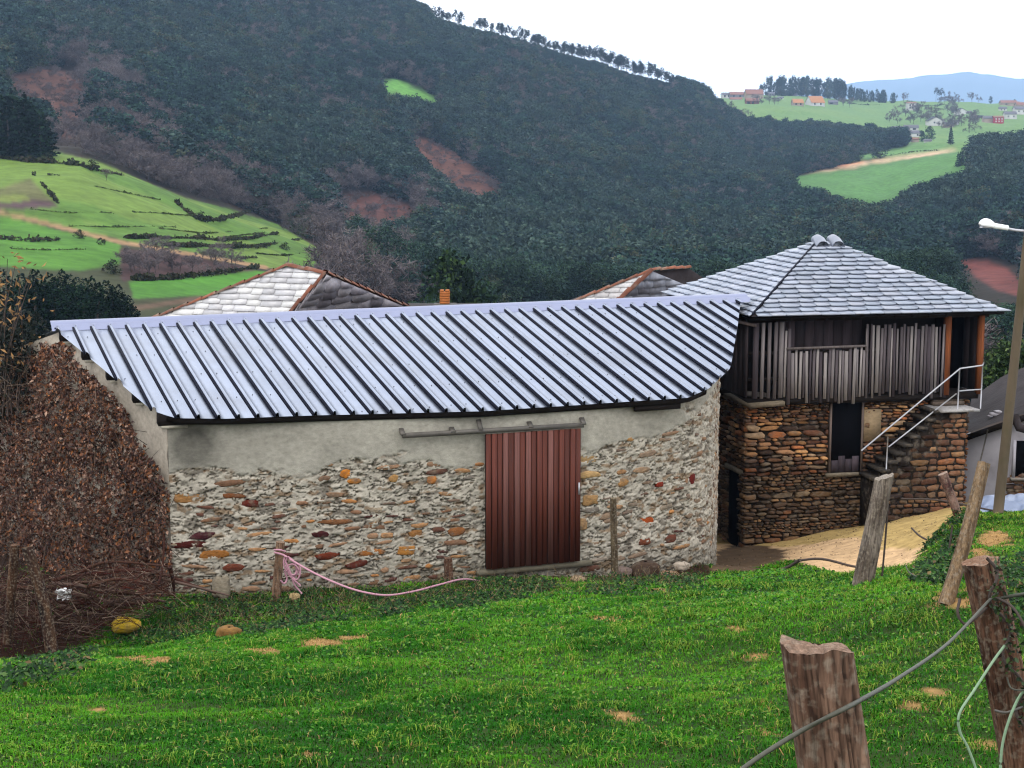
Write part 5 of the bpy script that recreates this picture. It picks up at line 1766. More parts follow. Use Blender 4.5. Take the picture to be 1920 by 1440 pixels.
IVY = [(-260, 760), (0, 700), (40, 670), (70, 652), (112, 640), (140, 652), (160, 690), (212, 742), (252, 800), (280, 865), (300, 905), (314, 930), (318, 1120), (120, 1260), (-260, 1300)]
N_ = 46000
s_ = g9.uniform(-.05, 11.5, N_); z_ = g9.uniform(-1.4, 4.2, N_)
d_ = g9.uniform(.02, .34, N_) * np.clip(.1 + 2.6 * (fbm(np.stack([s_ * 2.0, z_ * 2.0, 0 * s_], -1), 4, 5) - .32), .08, 1.6)
q_ = gpoint(s_, z_, d_)
iu, iv = proj(q_)
w_ = (fbm(np.stack([s_ * 2, z_ * 2, 0 * s_], -1), 3, 15) - .5) * 60
k = inpoly(iu + w_, iv + w_ * .5, IVY)
q_ = q_[k]
pal = np.array([lin(112, 70, 50), lin(88, 54, 42), lin(142, 92, 62), lin(70, 44, 38), lin(176, 142, 122), lin(120, 84, 66), lin(168, 104, 56), lin(52, 38, 34), lin(100, 80, 70)])
c_ = 1.3 * pal[g9.choice(9, len(q_), p=[.17, .17, .12, .15, .10, .10, .06, .08, .05])] * g9.uniform(.7, 1.25, len(q_))[:, None]
V, Fc, c = leaves(q_, np.tile([*gnrm, .25], (len(q_), 1)), np.full(len(q_), .048), c_, g9, .55, .75)
tag(solo('dead_creeper', V, Fc, M['leaf_brown'], 'dry brown creeper covering the gable end of the stone barn', 'creeper', col=c), kind='stuff')
V, Fc, c = twigs([(-100, 720), (100, 650), (200, 740), (310, 920), (318, 1100), (-100, 1150)], 27.2, 29.0, 1500, .55, .006, [lin(88, 68, 58), lin(130, 112, 98), lin(60, 44, 38)], g9, 1.2)
tag(solo('creeper_stems', V, Fc, M['twig'], 'bare woody stems of the dead creeper on the gable', 'creeper', col=c), kind='stuff')

# dark shrub with dry leaf tips at the left edge
sh = thing('shrub', tuple(P(20, 760, 33)), 'dark evergreen shrub with tan dry leaves behind the gable at the left edge', 'shrub')
n_ = 5200
a_u = g9.normal(-10, 62, n_); a_v = g9.normal(655, 52, n_)
kk = (a_v > 575 + np.clip(a_u, 0, 200) * .30 + g9.normal(0, 12, n_)) & (a_u < 112)
q_ = P(a_u[kk], a_v[kk], g9.uniform(33.0, 35.0, kk.sum()))
pal2 = np.array([lin(24, 34, 28), lin(34, 44, 34), lin(18, 26, 24), lin(150, 118, 84)])
V, Fc, c = leaves(q_, np.tile([0, -1, .4], (len(q_), 1)), np.full(len(q_), .06), pal2[g9.choice(4, len(q_), p=[.4, .3, .27, .03])], g9, .5)
tag(part('leaves', V, Fc, M['leaf'], sh, False, c), kind='stuff')
n_ = 150
q_ = P(g9.normal(20, 40, n_), g9.uniform(470, 690, n_), g9.uniform(32.2, 33.4, n_))
q_ = q_[(proj(q_)[0] < 105)]
V, Fc, c = leaves(q_, np.tile([0, -1, .2], (len(q_), 1)), np.full(len(q_), .075), np.tile(np.array(lin(176, 134, 84)), (len(q_), 1)) * g9.uniform(.6, 1.2, (len(q_), 1)), g9, .35)
tag(part('dry_leaves', V, Fc, M['leaf_brown'], sh, False, c), kind='stuff')
for k in range(9):
    a0 = P(g9.uniform(-40, 60), 780, 33.3)
    b0 = P(g9.uniform(-20, 60), g9.uniform(480, 640), 33.0)
    part('stem', *tube(curve([a0, (a0 + b0) / 2 + g9.normal(0, .12, 3), b0], 10), np.linspace(.02, .006, 10), 5), M['bark'], sh)

# leafy bush behind the white cottage
bs = thing('laurel_bush', tuple(P(1885, 760, 47)), 'dark glossy laurel bush rising behind the roof of the white cottage', 'bush')
n_ = 5200
ctrs = np.array([[1862, 690, 18, 22], [1885, 665, 24, 20], [1915, 672, 26, 28], [1945, 680, 30, 34], [1850, 715, 12, 20], [1900, 705, 40, 24]])
ci = g9.integers(0, 6, n_)
r_ = g9.normal(0, .55, (n_, 3))
q_ = P(ctrs[ci, 0] + r_[:, 0] * ctrs[ci, 2], ctrs[ci, 1] + r_[:, 1] * ctrs[ci, 3], 47 + r_[:, 2] * .6)
lc = np.array([lin(40, 66, 30), lin(28, 46, 24), lin(78, 104, 52), lin(120, 140, 84)])[g9.choice(4, n_, p=[.4, .35, .2, .05])]
V, Fc, c = leaves(q_, np.tile([0, -.7, .7], (n_, 1)), np.full(n_, .075), lc, g9, .45)
tag(part('leaves', V, Fc, M['leaf'], bs, False, c), kind='stuff')
part('trunk', *tube([P(1890, 790, 47.2), P(1892, 690, 47.2)], [.08, .04], 7), M['bark'], bs)

# ================================================================== GRASS
gg = np.random.default_rng(101)


def sow(n, u0, u1, v0, v1, ylo=6, yhi=33):
    """places on the meadow, spread evenly over the ground, that lie near the field of view"""
    x = gg.uniform(-13, 14, n); y = gg.uniform(ylo, yhi, n)
    z = gz(x, y)
    p = np.stack([x, y, z], -1)
    u, v = proj(p)
    k = (u > u0) & (u < u1) & (v > v0) & (v < v1)
    return p[k], u[k], v[k]


def blades(p, hgt, wid, lean, cols):
    n = len(p)
    yaw = gg.uniform(0, 2 * math.pi, n)
    ld = gg.uniform(0, 2 * math.pi, n)
    la = lean * gg.uniform(.2, 1.3, n)
    side = np.stack([np.cos(yaw), np.sin(yaw), 0 * yaw], -1)
    dr = np.stack([np.cos(ld), np.sin(ld), 0 * ld], -1)
    up = np.array([0, 0, 1.0])
    h = hgt[:, None]; w = wid[:, None]; la = la[:, None]
    m_ = p + up * h * .6 + dr * h * la * .35
    t_ = p + up * h * (1 - .35 * la) + dr * h * la
    V = np.stack([p - side * w / 2 - up * .02, p + side * w / 2 - up * .02, m_ + side * w * .42, m_ - side * w * .42, t_], 1).reshape(-1, 3)
    o = np.arange(n)[:, None] * 5
    Fc = np.concatenate([o + [0, 1, 2], o + [0, 2, 3], o + [3, 2, 4]])
    return V, Fc, np.repeat(cols, 5, 0)


Vs, Fs, Cs, off = [], [], [], 0
for (yl, yh, n) in ((6.5, 13, 420000), (13, 20, 330000), (20, 33, 340000)):
    p, u, v = sow(n, -220, 2140, 900, 1580, yl, yh)
    kc_ = cover(u, v, p[:, 0], p[:, 1])
    keep = (kc_ == 0) | ((kc_ == 4) & (gg.random(len(p)) < .55)) | ((kc_ == 3) & (gg.random(len(p)) < .05))
    p, u, v, kc_ = p[keep], u[keep], v[keep], kc_[keep]
    A = fbm(np.stack([p[:, 0] * .55, p[:, 1] * .55, 0 * u], -1), 4, 151)
    B = fbm(np.stack([p[:, 0] * 5, p[:, 1] * 5, 0 * u], -1), 3, 157)
    C2 = fbm(np.stack([p[:, 0] * 1.3 + 9, p[:, 1] * 2.2, 0 * u], -1), 3, 163)
    dark, mid, yel, dry = [np.array(c) for c in (lin(34, 92, 14, .80), lin(76, 138, 26, .80), lin(132, 160, 58, .72), lin(196, 160, 104, .62))]
    t = np.clip((A - .5) * 4.2 + .5 + (C2 - .5) * .8, 0, 1)[:, None]
    right = np.clip((u - 900) / 1000, 0, 1)[:, None]
    t = np.clip(t + right * .25 - .06, 0, 1)
    col = dark * (1 - t) + mid * t
    yk = (gg.random(len(p)) < np.clip((B - .55) * 1.4 + .03 + right[:, 0] * .30 * (v < 1330), 0, .7))[:, None]
    col = np.where(yk, yel * gg.uniform(.7, 1.1, (len(p), 1)), col)
    dk = (kc_ == 4) | (gg.random(len(p)) < .02)
    col = np.where(dk[:, None], dry, col)
    col *= gg.uniform(.65, 1.3, (len(p), 1))
    h = .018 + .055 * np.clip((B - .42) * 2.8, 0, 1) + .016 * gg.random(len(p))
    h = h * (1.25 - .5 * t[:, 0])
    h[kc_ == 4] *= .55
    h *= np.clip((p[:, 1] - 2) / 12, .8, 1.25)
    V, Fc, c = blades(p, h, np.clip(.0042 * p[:, 1] / 9, .006, .013) * gg.uniform(.7, 1.4, len(p)), np.full(len(p), 1.5), col)
    Vs.append(V); Fs.append(Fc + off); Cs.append(c); off += len(V)
grass = link('grass', mesh('grass', np.concatenate(Vs), np.concatenate(Fs), M['grass'], False, np.concatenate(Cs)))
tag(grass, kind='stuff')

# clover and other small leaves in the turf
p, u, v = sow(90000, -200, 2120, 1000, 1560, 6.5, 31)
k = (cover(u, v, p[:, 0], p[:, 1]) == 0) & (fbm(p * [1.6, 1.6, 0], 3, 181) > .44)
p = p[k]
p[:, 2] += gg.uniform(.01, .055, len(p))
pal = np.array([lin(36, 90, 16, .75), lin(26, 66, 18, .7), lin(96, 142, 40, .7), lin(124, 152, 70, .6), lin(62, 120, 24, .75)])
V, Fc, c = leaves(p, np.tile([0, -.2, 1.], (len(p), 1)), np.clip(.0013 * p[:, 1], .011, .028), pal[gg.choice(5, len(p), p=[.3, .22, .18, .08, .22])], gg, .6, .5)
tag(link('clover', mesh('clover', V, Fc, M['leaf'], False, c)), kind='stuff')

# broad-leaved weeds and ivy along the foot of the wall and on the bank
WEED = [([(330, 1120), (450, 1120), (600, 1105), (760, 1110), (905, 1085), (1000, 1085), (1060, 1105), (1010, 1120), (900, 1140), (700, 1160), (560, 1180), (480, 1195), (380, 1190), (300, 1210), (200, 1215), (150, 1230), (240, 1180)], 34000, .030),
        ([(1090, 1090), (1330, 1075), (1320, 1110), (1200, 1120), (1100, 1120)], 4600, .03),
        ([(1702, 1095), (1720, 1050), (1770, 985), (1800, 962), (1830, 975), (1800, 1030), (1780, 1080), (1770, 1105)], 9000, .036),
        ([(1840, 1080), (1930, 1040), (1960, 1150), (1930, 1200), (1850, 1130)], 4600, .03),
        ([(0, 1255), (130, 1220), (200, 1215), (150, 1270), (0, 1310)], 5000, .034)]
Vs, Fs, Cs, off = [], [], [], 0
for poly, n, sz in WEED:
    pa = np.array(poly, float)
    got = []
    tot = 0
    while tot < n:
        p, u, v = sow(60000, pa[:, 0].min(), pa[:, 0].max(), pa[:, 1].min(), pa[:, 1].max(), 9, 32)
        k = inpoly(u + (fbm(p * 2, 2, 9) - .5) * 30, v, poly)
        got.append(p[k]); tot += k.sum()
        if len(got) > 14:
            break
    p = np.concatenate(got)[:n]
    B = fbm(p * [2.2, 2.2, 0], 3, 171)
    p = p[B > .40]; B = B[B > .40]
    p[:, 2] += gg.uniform(0, 1, len(p)) * (.02 + .42 * (B - .4))
    pal = np.array([lin(32, 74, 22), lin(24, 52, 24), lin(54, 100, 34), lin(92, 122, 62), lin(126, 106, 68), lin(44, 78, 28)])
    cl = pal[gg.choice(6, len(p), p=[.26, .24, .2, .1, .06, .14])] * gg.uniform(.7, 1.25, (len(p), 1))
    V, Fc, c = leaves(p, np.tile([0, -.35, .9], (len(p), 1)), np.full(len(p), sz), cl, gg, .55, .55)
    Vs.append(V); Fs.append(Fc + off); Cs.append(c); off += len(V)
tag(link('weeds', mesh('weeds', np.concatenate(Vs), np.concatenate(Fs), M['leaf'], False, np.concatenate(Cs))), kind='stuff')
# dead stalks standing in the weeds
V, Fc, c = twigs([(330, 1112), (600, 1095), (900, 1078), (1330, 1068), (1320, 1098), (1000, 1120), (700, 1150), (400, 1190), (220, 1205)], 24.5, 29.0, 2600, .26, .0035, [lin(150, 122, 88, .6), lin(110, 82, 58, .6), lin(176, 156, 120, .6), lin(70, 52, 38, .6)], gg, 1.3)
q0 = V.reshape(-1, 4, 3)
gz0 = gz(q0[:, :, 0].mean(1), q0[:, :, 1].mean(1))
q0[:, :, 2] += (gz0 - q0[:, :, 2].min(1) + gg.uniform(-.02, .05, len(q0)))[:, None]
kq = inpoly(*proj(q0.mean(1)), [(200, 1240), (200, 1180), (330, 1105), (600, 1085), (900, 1070), (1330, 1060), (1330, 1105), (1000, 1135), (700, 1170), (400, 1215)])
q0 = q0[kq]
o_ = np.arange(len(q0))[:, None] * 4
tag(link('dead_stalks', mesh('dead_stalks', q0.reshape(-1, 3), np.concatenate([o_ + [0, 1, 3], o_ + [1, 2, 3], o_ + [2, 0, 3]]), M['twig'], False, c.reshape(-1, 4, 3)[kq].reshape(-1, 3))), kind='stuff')
# litter on the yard and track: bits of straw, grit and dead leaves
p, u, v = sow(30000, 1320, 1800, 930, 1110, 26, 38)
k = (cover(u, v, p[:, 0], p[:, 1]) % 3 != 0) & (gg.random(len(p)) < .25)
p = p[k]
pal = np.array([lin(120, 90, 60), lin(80, 60, 44), lin(170, 140, 104), lin(96, 84, 70)])
V, Fc, c = leaves(p + [0, 0, .01], np.tile([0, 0, 1.], (len(p), 1)), np.full(len(p), .02), pal[gg.integers(0, 4, len(p))], gg, .6, .3)
tag(link('leaf_litter', mesh('leaf_litter', V, Fc, M['leaf_brown'], False, c)), kind='stuff')

# ================================================================== TREES: crown and trunk shapes of unit height
tr = np.random.default_rng(202)


def quads(c, s, cols, g, flat=.0):
    n = len(c)
    nr = g.normal(0, 1, (n, 3)) + [0, 0, flat]
    nr /= np.linalg.norm(nr, axis=1)[:, None]
    t = np.cross(nr, g.normal(0, 1, (n, 3))); t /= np.linalg.norm(t, axis=1)[:, None]
    b = np.cross(nr, t)
    s = s[:, None]
    V = np.stack([c - t * s, c + b * s * .7, c + t * s, c - b * s * .7], 1).reshape(-1, 3)
    return V, np.arange(n)[:, None] * 4 + np.array([0, 1, 2, 3]), np.repeat(cols, 4, 0)


def crown_broad(g, n=30, m=24, wid=.30, lo=.25, pal=None, cs=.10, ls=.030):
    """many leaf clumps around uneven boughs"""
    cl = []
    for _ in range(n):
        t = g.uniform(lo, .97)
        prof = wid * math.sin(math.pi * min(1, (t - lo + .12) / (1.08 - lo))) ** .65
        a = g.uniform(0, 2 * math.pi); r = prof * math.sqrt(g.uniform(.1, 1))
        cl.append([r * math.cos(a), r * math.sin(a), t])
    cl = np.array(cl)
    i = np.repeat(np.arange(n), m)
    c = cl[i] + g.normal(0, 1, (n * m, 3)) * cs * np.array([.55, .55, .42])
    pal = np.array(pal)
    cc = pal[g.integers(0, len(pal), n)][i] * g.uniform(.7, 1.3, (n * m, 1))
    return quads(c, ls * g.uniform(.6, 1.4, n * m), cc, g, .5)


def crown_cone(g, n=620, wid=.2, pal=None, ls=.03, lo=.05):
    t = 1 - (1 - lo) * np.sqrt(g.uniform(0, 1, n))
    tier = .75 + .25 * np.cos(t * 55)
    r = wid * (1 - t) ** .8 * tier * np.sqrt(g.uniform(.25, 1, n)) + .008
    a = g.uniform(0, 2 * math.pi, n)
    c = np.stack([r * np.cos(a), r * np.sin(a), t - r * .25], -1)
    pal = np.array(pal)
    cc = pal[g.integers(0, len(pal), n)] * g.uniform(.7, 1.3, (n, 1))
    return quads(c, ls * g.uniform(.6, 1.4, n), cc, g, .6)


def crown_bare(g, pal, spread=.30, depth=4, first=.28):
    """forked limbs and a haze of twigs"""
    segs = []

    def grow(p, d, L_, r, k):
        q = p + d * L_
        segs.append((p, q, r, r * .7))
        if k == 0:
            return
        for _ in range(g.integers(2, 4) if k > 1 else 3):
            nd = d + g.normal(0, .42, 3) + [0, 0, .10]
            nd /= np.linalg.norm(nd)
            f = g.uniform(.35, 1)
            grow(p + (q - p) * f, nd, L_ * g.uniform(.6, .8), r * .62, k - 1)
    base_ = np.array([0, 0, .0])
    top_ = np.array([0, 0, first])
    for _ in range(5):
        d = g.normal(0, spread * 1.3, 3); d[2] = abs(d[2]) * .3 + .8; d /= np.linalg.norm(d)
        grow(np.array([0, 0, g.uniform(.12, first + .1)]), d, .26, .010, depth - 1)
    V, Fc, C = [], [], []
    for a, b, r0_, r1_ in segs:
        d = b - a; s_ = np.cross(d, [.3, .5, .2]); s_ /= np.linalg.norm(s_) + 1e-9; t_ = np.cross(d, s_); t_ /= np.linalg.norm(t_) + 1e-9
        o = len(V)
        for p, r in ((a, r0_), (b, r1_)):
            for k in range(3):
                V.append(p + s_ * r * math.cos(k * 2.094) + t_ * r * math.sin(k * 2.094))
        Fc += [[o, o + 1, o + 4, o + 3], [o + 1, o + 2, o + 5, o + 4], [o + 2, o, o + 3, o + 5]]
        C += [np.array(pal[0]) * g.uniform(.8, 1.2)] * 6
    V = np.array(V); C = np.array(C)
    ends = np.array([b for a, b, *_ in segs])
    m = 900
    e = ends[g.integers(0, len(ends), m)]
    d = g.normal(0, 1, (m, 3)) + [0, 0, .7]; d /= np.linalg.norm(d, axis=1)[:, None]
    L_ = g.uniform(.04, .10, (m, 1))
    sd_ = np.cross(d, g.normal(0, 1, (m, 3))); sd_ /= np.linalg.norm(sd_, axis=1)[:, None]
    w = .0044
    V2 = np.stack([e - sd_ * w, e + sd_ * w, e + d * L_ + sd_ * w * .4, e + d * L_ - sd_ * w * .4], 1).reshape(-1, 3)
    F2 = np.arange(m)[:, None] * 4 + np.array([0, 1, 2, 3]) + len(V)
    C2_ = np.repeat(np.array(pal)[g.integers(0, len(pal), m)], 4, 0)
    V = np.concatenate([V, V2]); Fc = np.concatenate([np.array(Fc), F2]); C = np.concatenate([C, C2_])
    s_ = 1 / V[:, 2].max()
    return V * s_, Fc, C


def trunk_mesh(h, r, m, name='trunk', limbs=0, g=tr):
    mb = MB()
    V, Fc = tube(curve([[0, 0, -.05], [.012, .006, h * .4], [.0, .012, h * .75], [.01, 0, h]], 8), np.linspace(r, r * .35, 8), 7)
    mb.add(V, Fc)
    for _ in range(limbs):
        a = g.uniform(0, 6.28); z0 = g.uniform(h * .45, h * .95)
        e = [.16 * math.cos(a), .16 * math.sin(a), z0 + g.uniform(.06, .16)]
        V, Fc = tube(curve([[0, 0, z0], [e[0] * .5, e[1] * .5, z0 + .05], e], 5), np.linspace(r * .45, r * .15, 5), 5)
        mb.add(V, Fc)
    V, Fc, _ = mb.get()
    return mesh(name, V, Fc, m)


EVP = [lin(44, 66, 56, .8), lin(36, 54, 52, .8), lin(54, 74, 58, .8), lin(40, 58, 62, .8)]
EUP = [lin(60, 76, 66, .75), lin(50, 68, 66, .75), lin(72, 80, 64, .75)]
CONP = [lin(20, 40, 32), lin(26, 50, 36), lin(16, 32, 32), lin(34, 58, 36)]
BAREP = [lin(108, 100, 102, .7), lin(94, 86, 92, .7), lin(124, 114, 112, .7), lin(90, 80, 80, .7)]
PINEP = [lin(46, 62, 58), lin(38, 52, 54), lin(56, 70, 60)]
VAR = {}


def variant(key, V, Fc, C, th, trd, limbs=3):
    VAR[key] = (mesh('crown', V, np.asarray(Fc), M['far_leaf'] if 'bare' not in key else M['twig'], False, C), trunk_mesh(th, trd, M['bark'], limbs=limbs))


for i in range(4):
    variant('broad%d' % i, *crown_broad(tr, 38, 24, .26 + .03 * i, .10, [EVP, [EVP[1], EVP[3], EVP[0]], [EVP[2], lin(70, 74, 56, .8), EVP[0]], EUP][i], .11, .034), .75, .016)
for i in range(2):
    variant('cone%d' % i, *crown_cone(tr, 700, .20 + .05 * i, CONP, .028), .8, .014, 0)
for i in range(2):
    variant('broad_dense%d' % i, *crown_broad(tr, 60, 60, .28 + .05 * i, .08, EVP if i else EVP + EUP, .085, .0135), .75, .016)
for i in range(2):
    variant('cone_dense%d' % i, *crown_cone(tr, 7000, .26 + .06 * i, CONP, .0105, .02), .8, .014, 0)
for i in range(3):
    variant('bare%d' % i, *crown_bare(tr, BAREP, .30 + .05 * i), .45, .014, 0)
for i in range(3):
    variant('pine%d' % i, *crown_broad(tr, 16, 22, .17 + .03 * i, .55, PINEP, .07, .024), .85, .011, 4)
variant('bush0', *crown_broad(tr, 26, 22, .52, .0, [lin(52, 66, 40), lin(64, 62, 48), lin(44, 56, 36)], .16, .05), .4, .03)
variant('bigever', *crown_broad(tr, 90, 46, .40, .05, [lin(40, 60, 36), lin(28, 46, 30), lin(58, 78, 44), lin(22, 36, 28)], .09, .022), .7, .03)
NAMES = {'broad': 'evergreen_tree', 'cone': 'conifer_tree', 'bare': 'bare_tree', 'pine': 'pine_tree', 'bush': 'bush', 'bige': 'laurel_tree'}
CATS = {'broad': 'tree', 'cone': 'conifer', 'bare': 'bare tree', 'pine': 'pine tree', 'bush': 'bush', 'bige': 'tree'}
SRC = {}


def place(key, loc, h, label, group=None, wide=1.0, rot=None):
    kk = key[:5] if key[:5] in NAMES else key[:4]
    o = thing(NAMES[kk], loc, label, CATS[kk], group)
    o.scale = (h * wide, h * wide, h)
    o.rotation_euler = (0, 0, tr.uniform(0, 6.28) if rot is None else rot)
    cr, tk = VAR[key]
    c = link('crown', cr, o)
    link('trunk', tk, o)
    SRC.setdefault(key, c)
    return o


def on(u, v, lo=110, hi=2400):
    return land(np.array(u, float), np.array(Yat(u, v, lo, hi)))


def px2h(loc, px):
    return px * loc[1] / F


# dark conifers in front of the lower field and on the spur
for u, top in ((-30, 505), (12, 498), (48, 506), (75, 498), (100, 506), (122, 500), (150, 514), (178, 512), (205, 520), (228, 528), (246, 548), (30, 520), (90, 520), (160, 528), (-5, 515), (195, 545), (60, 530), (130, 530), (70, 512), (110, 514), (136, 508), (164, 516), (190, 522), (216, 530), (236, 545), (84, 540), (118, 545), (146, 540), (174, 548), (210, 552), (256, 568), (100, 530)):
    Y = tr.uniform(112, 128)
    b = land(np.array(float(u)), np.array(Y))
    h = (float(proj(b)[1]) - top) * Y / F
    place('cone_dense%d' % tr.integers(0, 2), b, h, 'dark green conifer in the dense stand just behind the barn at the left', 'conifers behind the barn', 1.5)
for u, top, base_v in ((-25, 160, 262), (5, 162, 262), (28, 165, 264), (48, 172, 266), (64, 182, 266), (78, 196, 268), (88, 214, 268), (15, 178, 268), (40, 186, 270), (66, 206, 270)):
    Y = 296 + tr.uniform(-4, 6)
    b = land(np.array(float(u)), np.array(Y))
    h = (float(proj(b)[1]) - top) * Y / F
    place('cone%d' % tr.integers(0, 2), b, h, 'blackish conifer in the clump at the top of the left-hand field', 'conifers above the terraced field', 1.5)
b = land(np.array(845.), np.array(128.))
place('bigever', b, (float(proj(b)[1]) - 478) * 128 / F, 'big dark laurel-like tree rising behind the orange chimney', None, .92)
b = land(np.array(905.), np.array(150.))
place('broad_dense1', b, (float(proj(b)[1]) - 525) * 150 / F, 'olive evergreen tree right of the big laurel-like tree', None, 1.0)

# bare trees: the wooded gully beside the field, the strip along its upper edge
GR = 'bare trees in the gully right of the terraced field'
for u, v in zip(tr.uniform(590, 800, 46), tr.uniform(455, 600, 46)):
    if u < 672 and v < 545:
        continue
    b = on(u, v, 130, 500)
    place('bare%d' % tr.integers(0, 3), b, tr.uniform(6.5, 10.5), 'leafless greyish tree in the gully between terraced field and dark wood', GR, 1.2)
GR = 'bare trees along the top edge of the terraced field'
for f in np.linspace(0, 1, 44):
    u = 110 + 520 * f + tr.uniform(-10, 10)
    v = np.interp(u, [110, 200, 300, 400, 500, 560, 630], [276, 292, 330, 366, 398, 428, 462]) + tr.uniform(-8, 4)
    b = on(u, v, 200, 420)
    place('bare%d' % tr.integers(0, 3), b, tr.uniform(4.5, 8.0), 'leafless purplish tree in the strip along the field top edge', GR, 1.25)
for u, v, h, k, lab in ((378, 412, 1.7, 'bush0', 'lone dark shrub on the small walled plot of the terraced field'), (172, 324, 1.8, 'bush0', 'round bush on the dark bank across the upper field'), (92, 304, 1.4, 'bush0', 'dark round bush left on the upper field bank'),
                        (535, 468, 1.3, 'bush0', 'dark low bush near the right tip of the terraced field'), (212, 512, 1.7, 'bush0', 'dark bush at the corner between lower field and scrub'), (150, 448, 1.2, 'bush0', 'brownish bush beside the farm path left'),
                        (200, 342, 2.2, 'bare0', 'small bare tree in the middle of the upper field'), (415, 478, 3.0, 'bare1', 'slender bare tree on the terraces above the scrub'), (60, 306, 1.2, 'bush0', 'small bush at the left end of the field bank'),
                        (190, 462, .9, 'bush0', 'low scrubby bush on the path edge above the lower field'), (332, 350, 1.6, 'bush0', 'dark bush at the upper edge of the terraced field')):
    b = on(u, v, 130, 420)
    place(k, b, h, lab, None, 1.3)
# low scrub in the brown plot
GR = 'scrub bushes in the brown plot'
for u, v in zip(tr.uniform(235, 450, 36), tr.uniform(478, 520, 36)):
    if v > np.interp(u, [230, 300, 480], [528, 522, 506]) or v < np.interp(u, [230, 330, 480], [468, 474, 505]):
        continue
    place('bare%d' % tr.integers(0, 3), on(u, v, 130, 420), tr.uniform(1.6, 2.8), 'low purplish scrub bush in the brown plot below the farm path', GR, 1.7)

# pines standing on the skyline of the big hill
GR = 'pines along the skyline of the wooded hill'
for u in np.sort(np.concatenate([tr.uniform(690, 860, 26), tr.uniform(860, 1010, 34), tr.uniform(1000, 1265, 112)])):
    ys_ = np.geomspace(600, 1500, 300)
    vs_ = Vt(np.full_like(ys_, u), ys_)
    Y = ys_[np.argmin(vs_)] + tr.uniform(-14, 8)
    b = land(np.array(u), np.array(Y))
    hpx = np.interp(u, [690, 860, 1000, 1120, 1240, 1270], [22, 36, 30, 38, 37, 24]) * tr.uniform(.75, 1.12)
    place('pine%d' % tr.integers(0, 3), b, hpx * Y / F, 'tall bare-trunked pine against the white sky on the hill crest', GR, 1.0)
GR = 'leafless trees on the lower crest'
for u in np.linspace(1268, 1400, 26):
    ys_ = np.geomspace(700, 2000, 300)
    Y = ys_[np.argmin(Vt(np.full_like(ys_, u), ys_))] if u < 1330 else 1240
    b = land(np.array(u), np.array(Y))
    place('bare%d' % tr.integers(0, 3), b, tr.uniform(18, 32) * Y / F, 'leafless tree on the crest where the hill runs down to the village', GR, 1.0)
# wood edge and tree rows on the village plateau
GR = 'dark trees in the row above the village'
for u in np.concatenate([tr.uniform(1425, 1590, 80), tr.uniform(1590, 1690, 44)]):
    b = land(np.array(u), np.array(1905. + tr.uniform(-15, 15)))
    hp_ = np.interp(u, [1420, 1450, 1500, 1560, 1590, 1600, 1690], [22, 36, 32, 36, 30, 22, 20]) * tr.uniform(.75, 1.15)
    place(['pine0', 'pine1', 'broad3', 'broad1'][tr.integers(0, 4)], b, hp_ * b[1] / F, 'blue-grey tree in the long row above the village fields', GR, .62)
for u, hp_, k, lab in ((1755, 30, 'pine1', 'left tree of the pair standing out against the blue mountain'), (1765, 30, 'pine2', 'right tree of the pair standing out against the blue mountain'), (1694, 22, 'bare0', 'single bare tree at the end of the long row'),
                       (1780, 26, 'bare1', 'bare tree right of the pair against the blue mountain'), (1790, 24, 'bare2', 'wide bare tree right of the pair against the mountain'), (1822, 22, 'bare0', 'small bare tree on the ridge right of the wide bare tree'),
                       (1834, 18, 'bare1', 'smallest bare tree at the right end of the plateau ridge'), (1857, 14, 'broad0', 'dark bushy tree on the ridge near the right-hand hamlet'), (1902, 13, 'broad1', 'round dark tree above the right-hand hamlet')):
    b = land(np.array(float(u)), np.array(1895.))
    place(k, b, hp_ * b[1] / F, lab, None, .9)
GR = 'bare trees between the plateau houses'
for u0, u1, v0, v1, n in ((1660, 1735, 205, 232, 22), (1735, 1830, 205, 240, 26), (1762, 1800, 190, 205, 8), (1780, 1850, 232, 250, 14), (1410, 1470, 190, 205, 8), (1565, 1600, 190, 205, 5)):
    for u, v in zip(tr.uniform(u0, u1, n), tr.uniform(v0, v1, n)):
        b = on(u, v, 1240, 2400)
        place('bare%d' % tr.integers(0, 3), b, tr.uniform(7, 11), 'greyish bare tree among the plateau houses', GR, 1.2)
for u, v, h, k, lab in ((1742, 272, 10, 'broad2', 'broad green tree right of the white hamlet below the plateau'), (1728, 268, 8, 'broad0', 'green tree touching the white hamlet below the plateau'), (1782, 278, 11, 'cone0', 'narrow dark cypress at the top corner of the lower field')):
    b = on(u, v, 800, 1400)
    place(k, b, h, lab, None, 1.1)
GR = 'conifers on the edge of the right-hand wood'
for u in np.linspace(1795, 1950, 30):
    b = land(np.array(u + tr.uniform(-3, 3)), np.array(820. + tr.uniform(-20, 20)))
    place('cone%d' % tr.integers(0, 2), b, tr.uniform(6, 11), 'pointed dark tree on the crest of the right-hand wood', GR, 1.2)

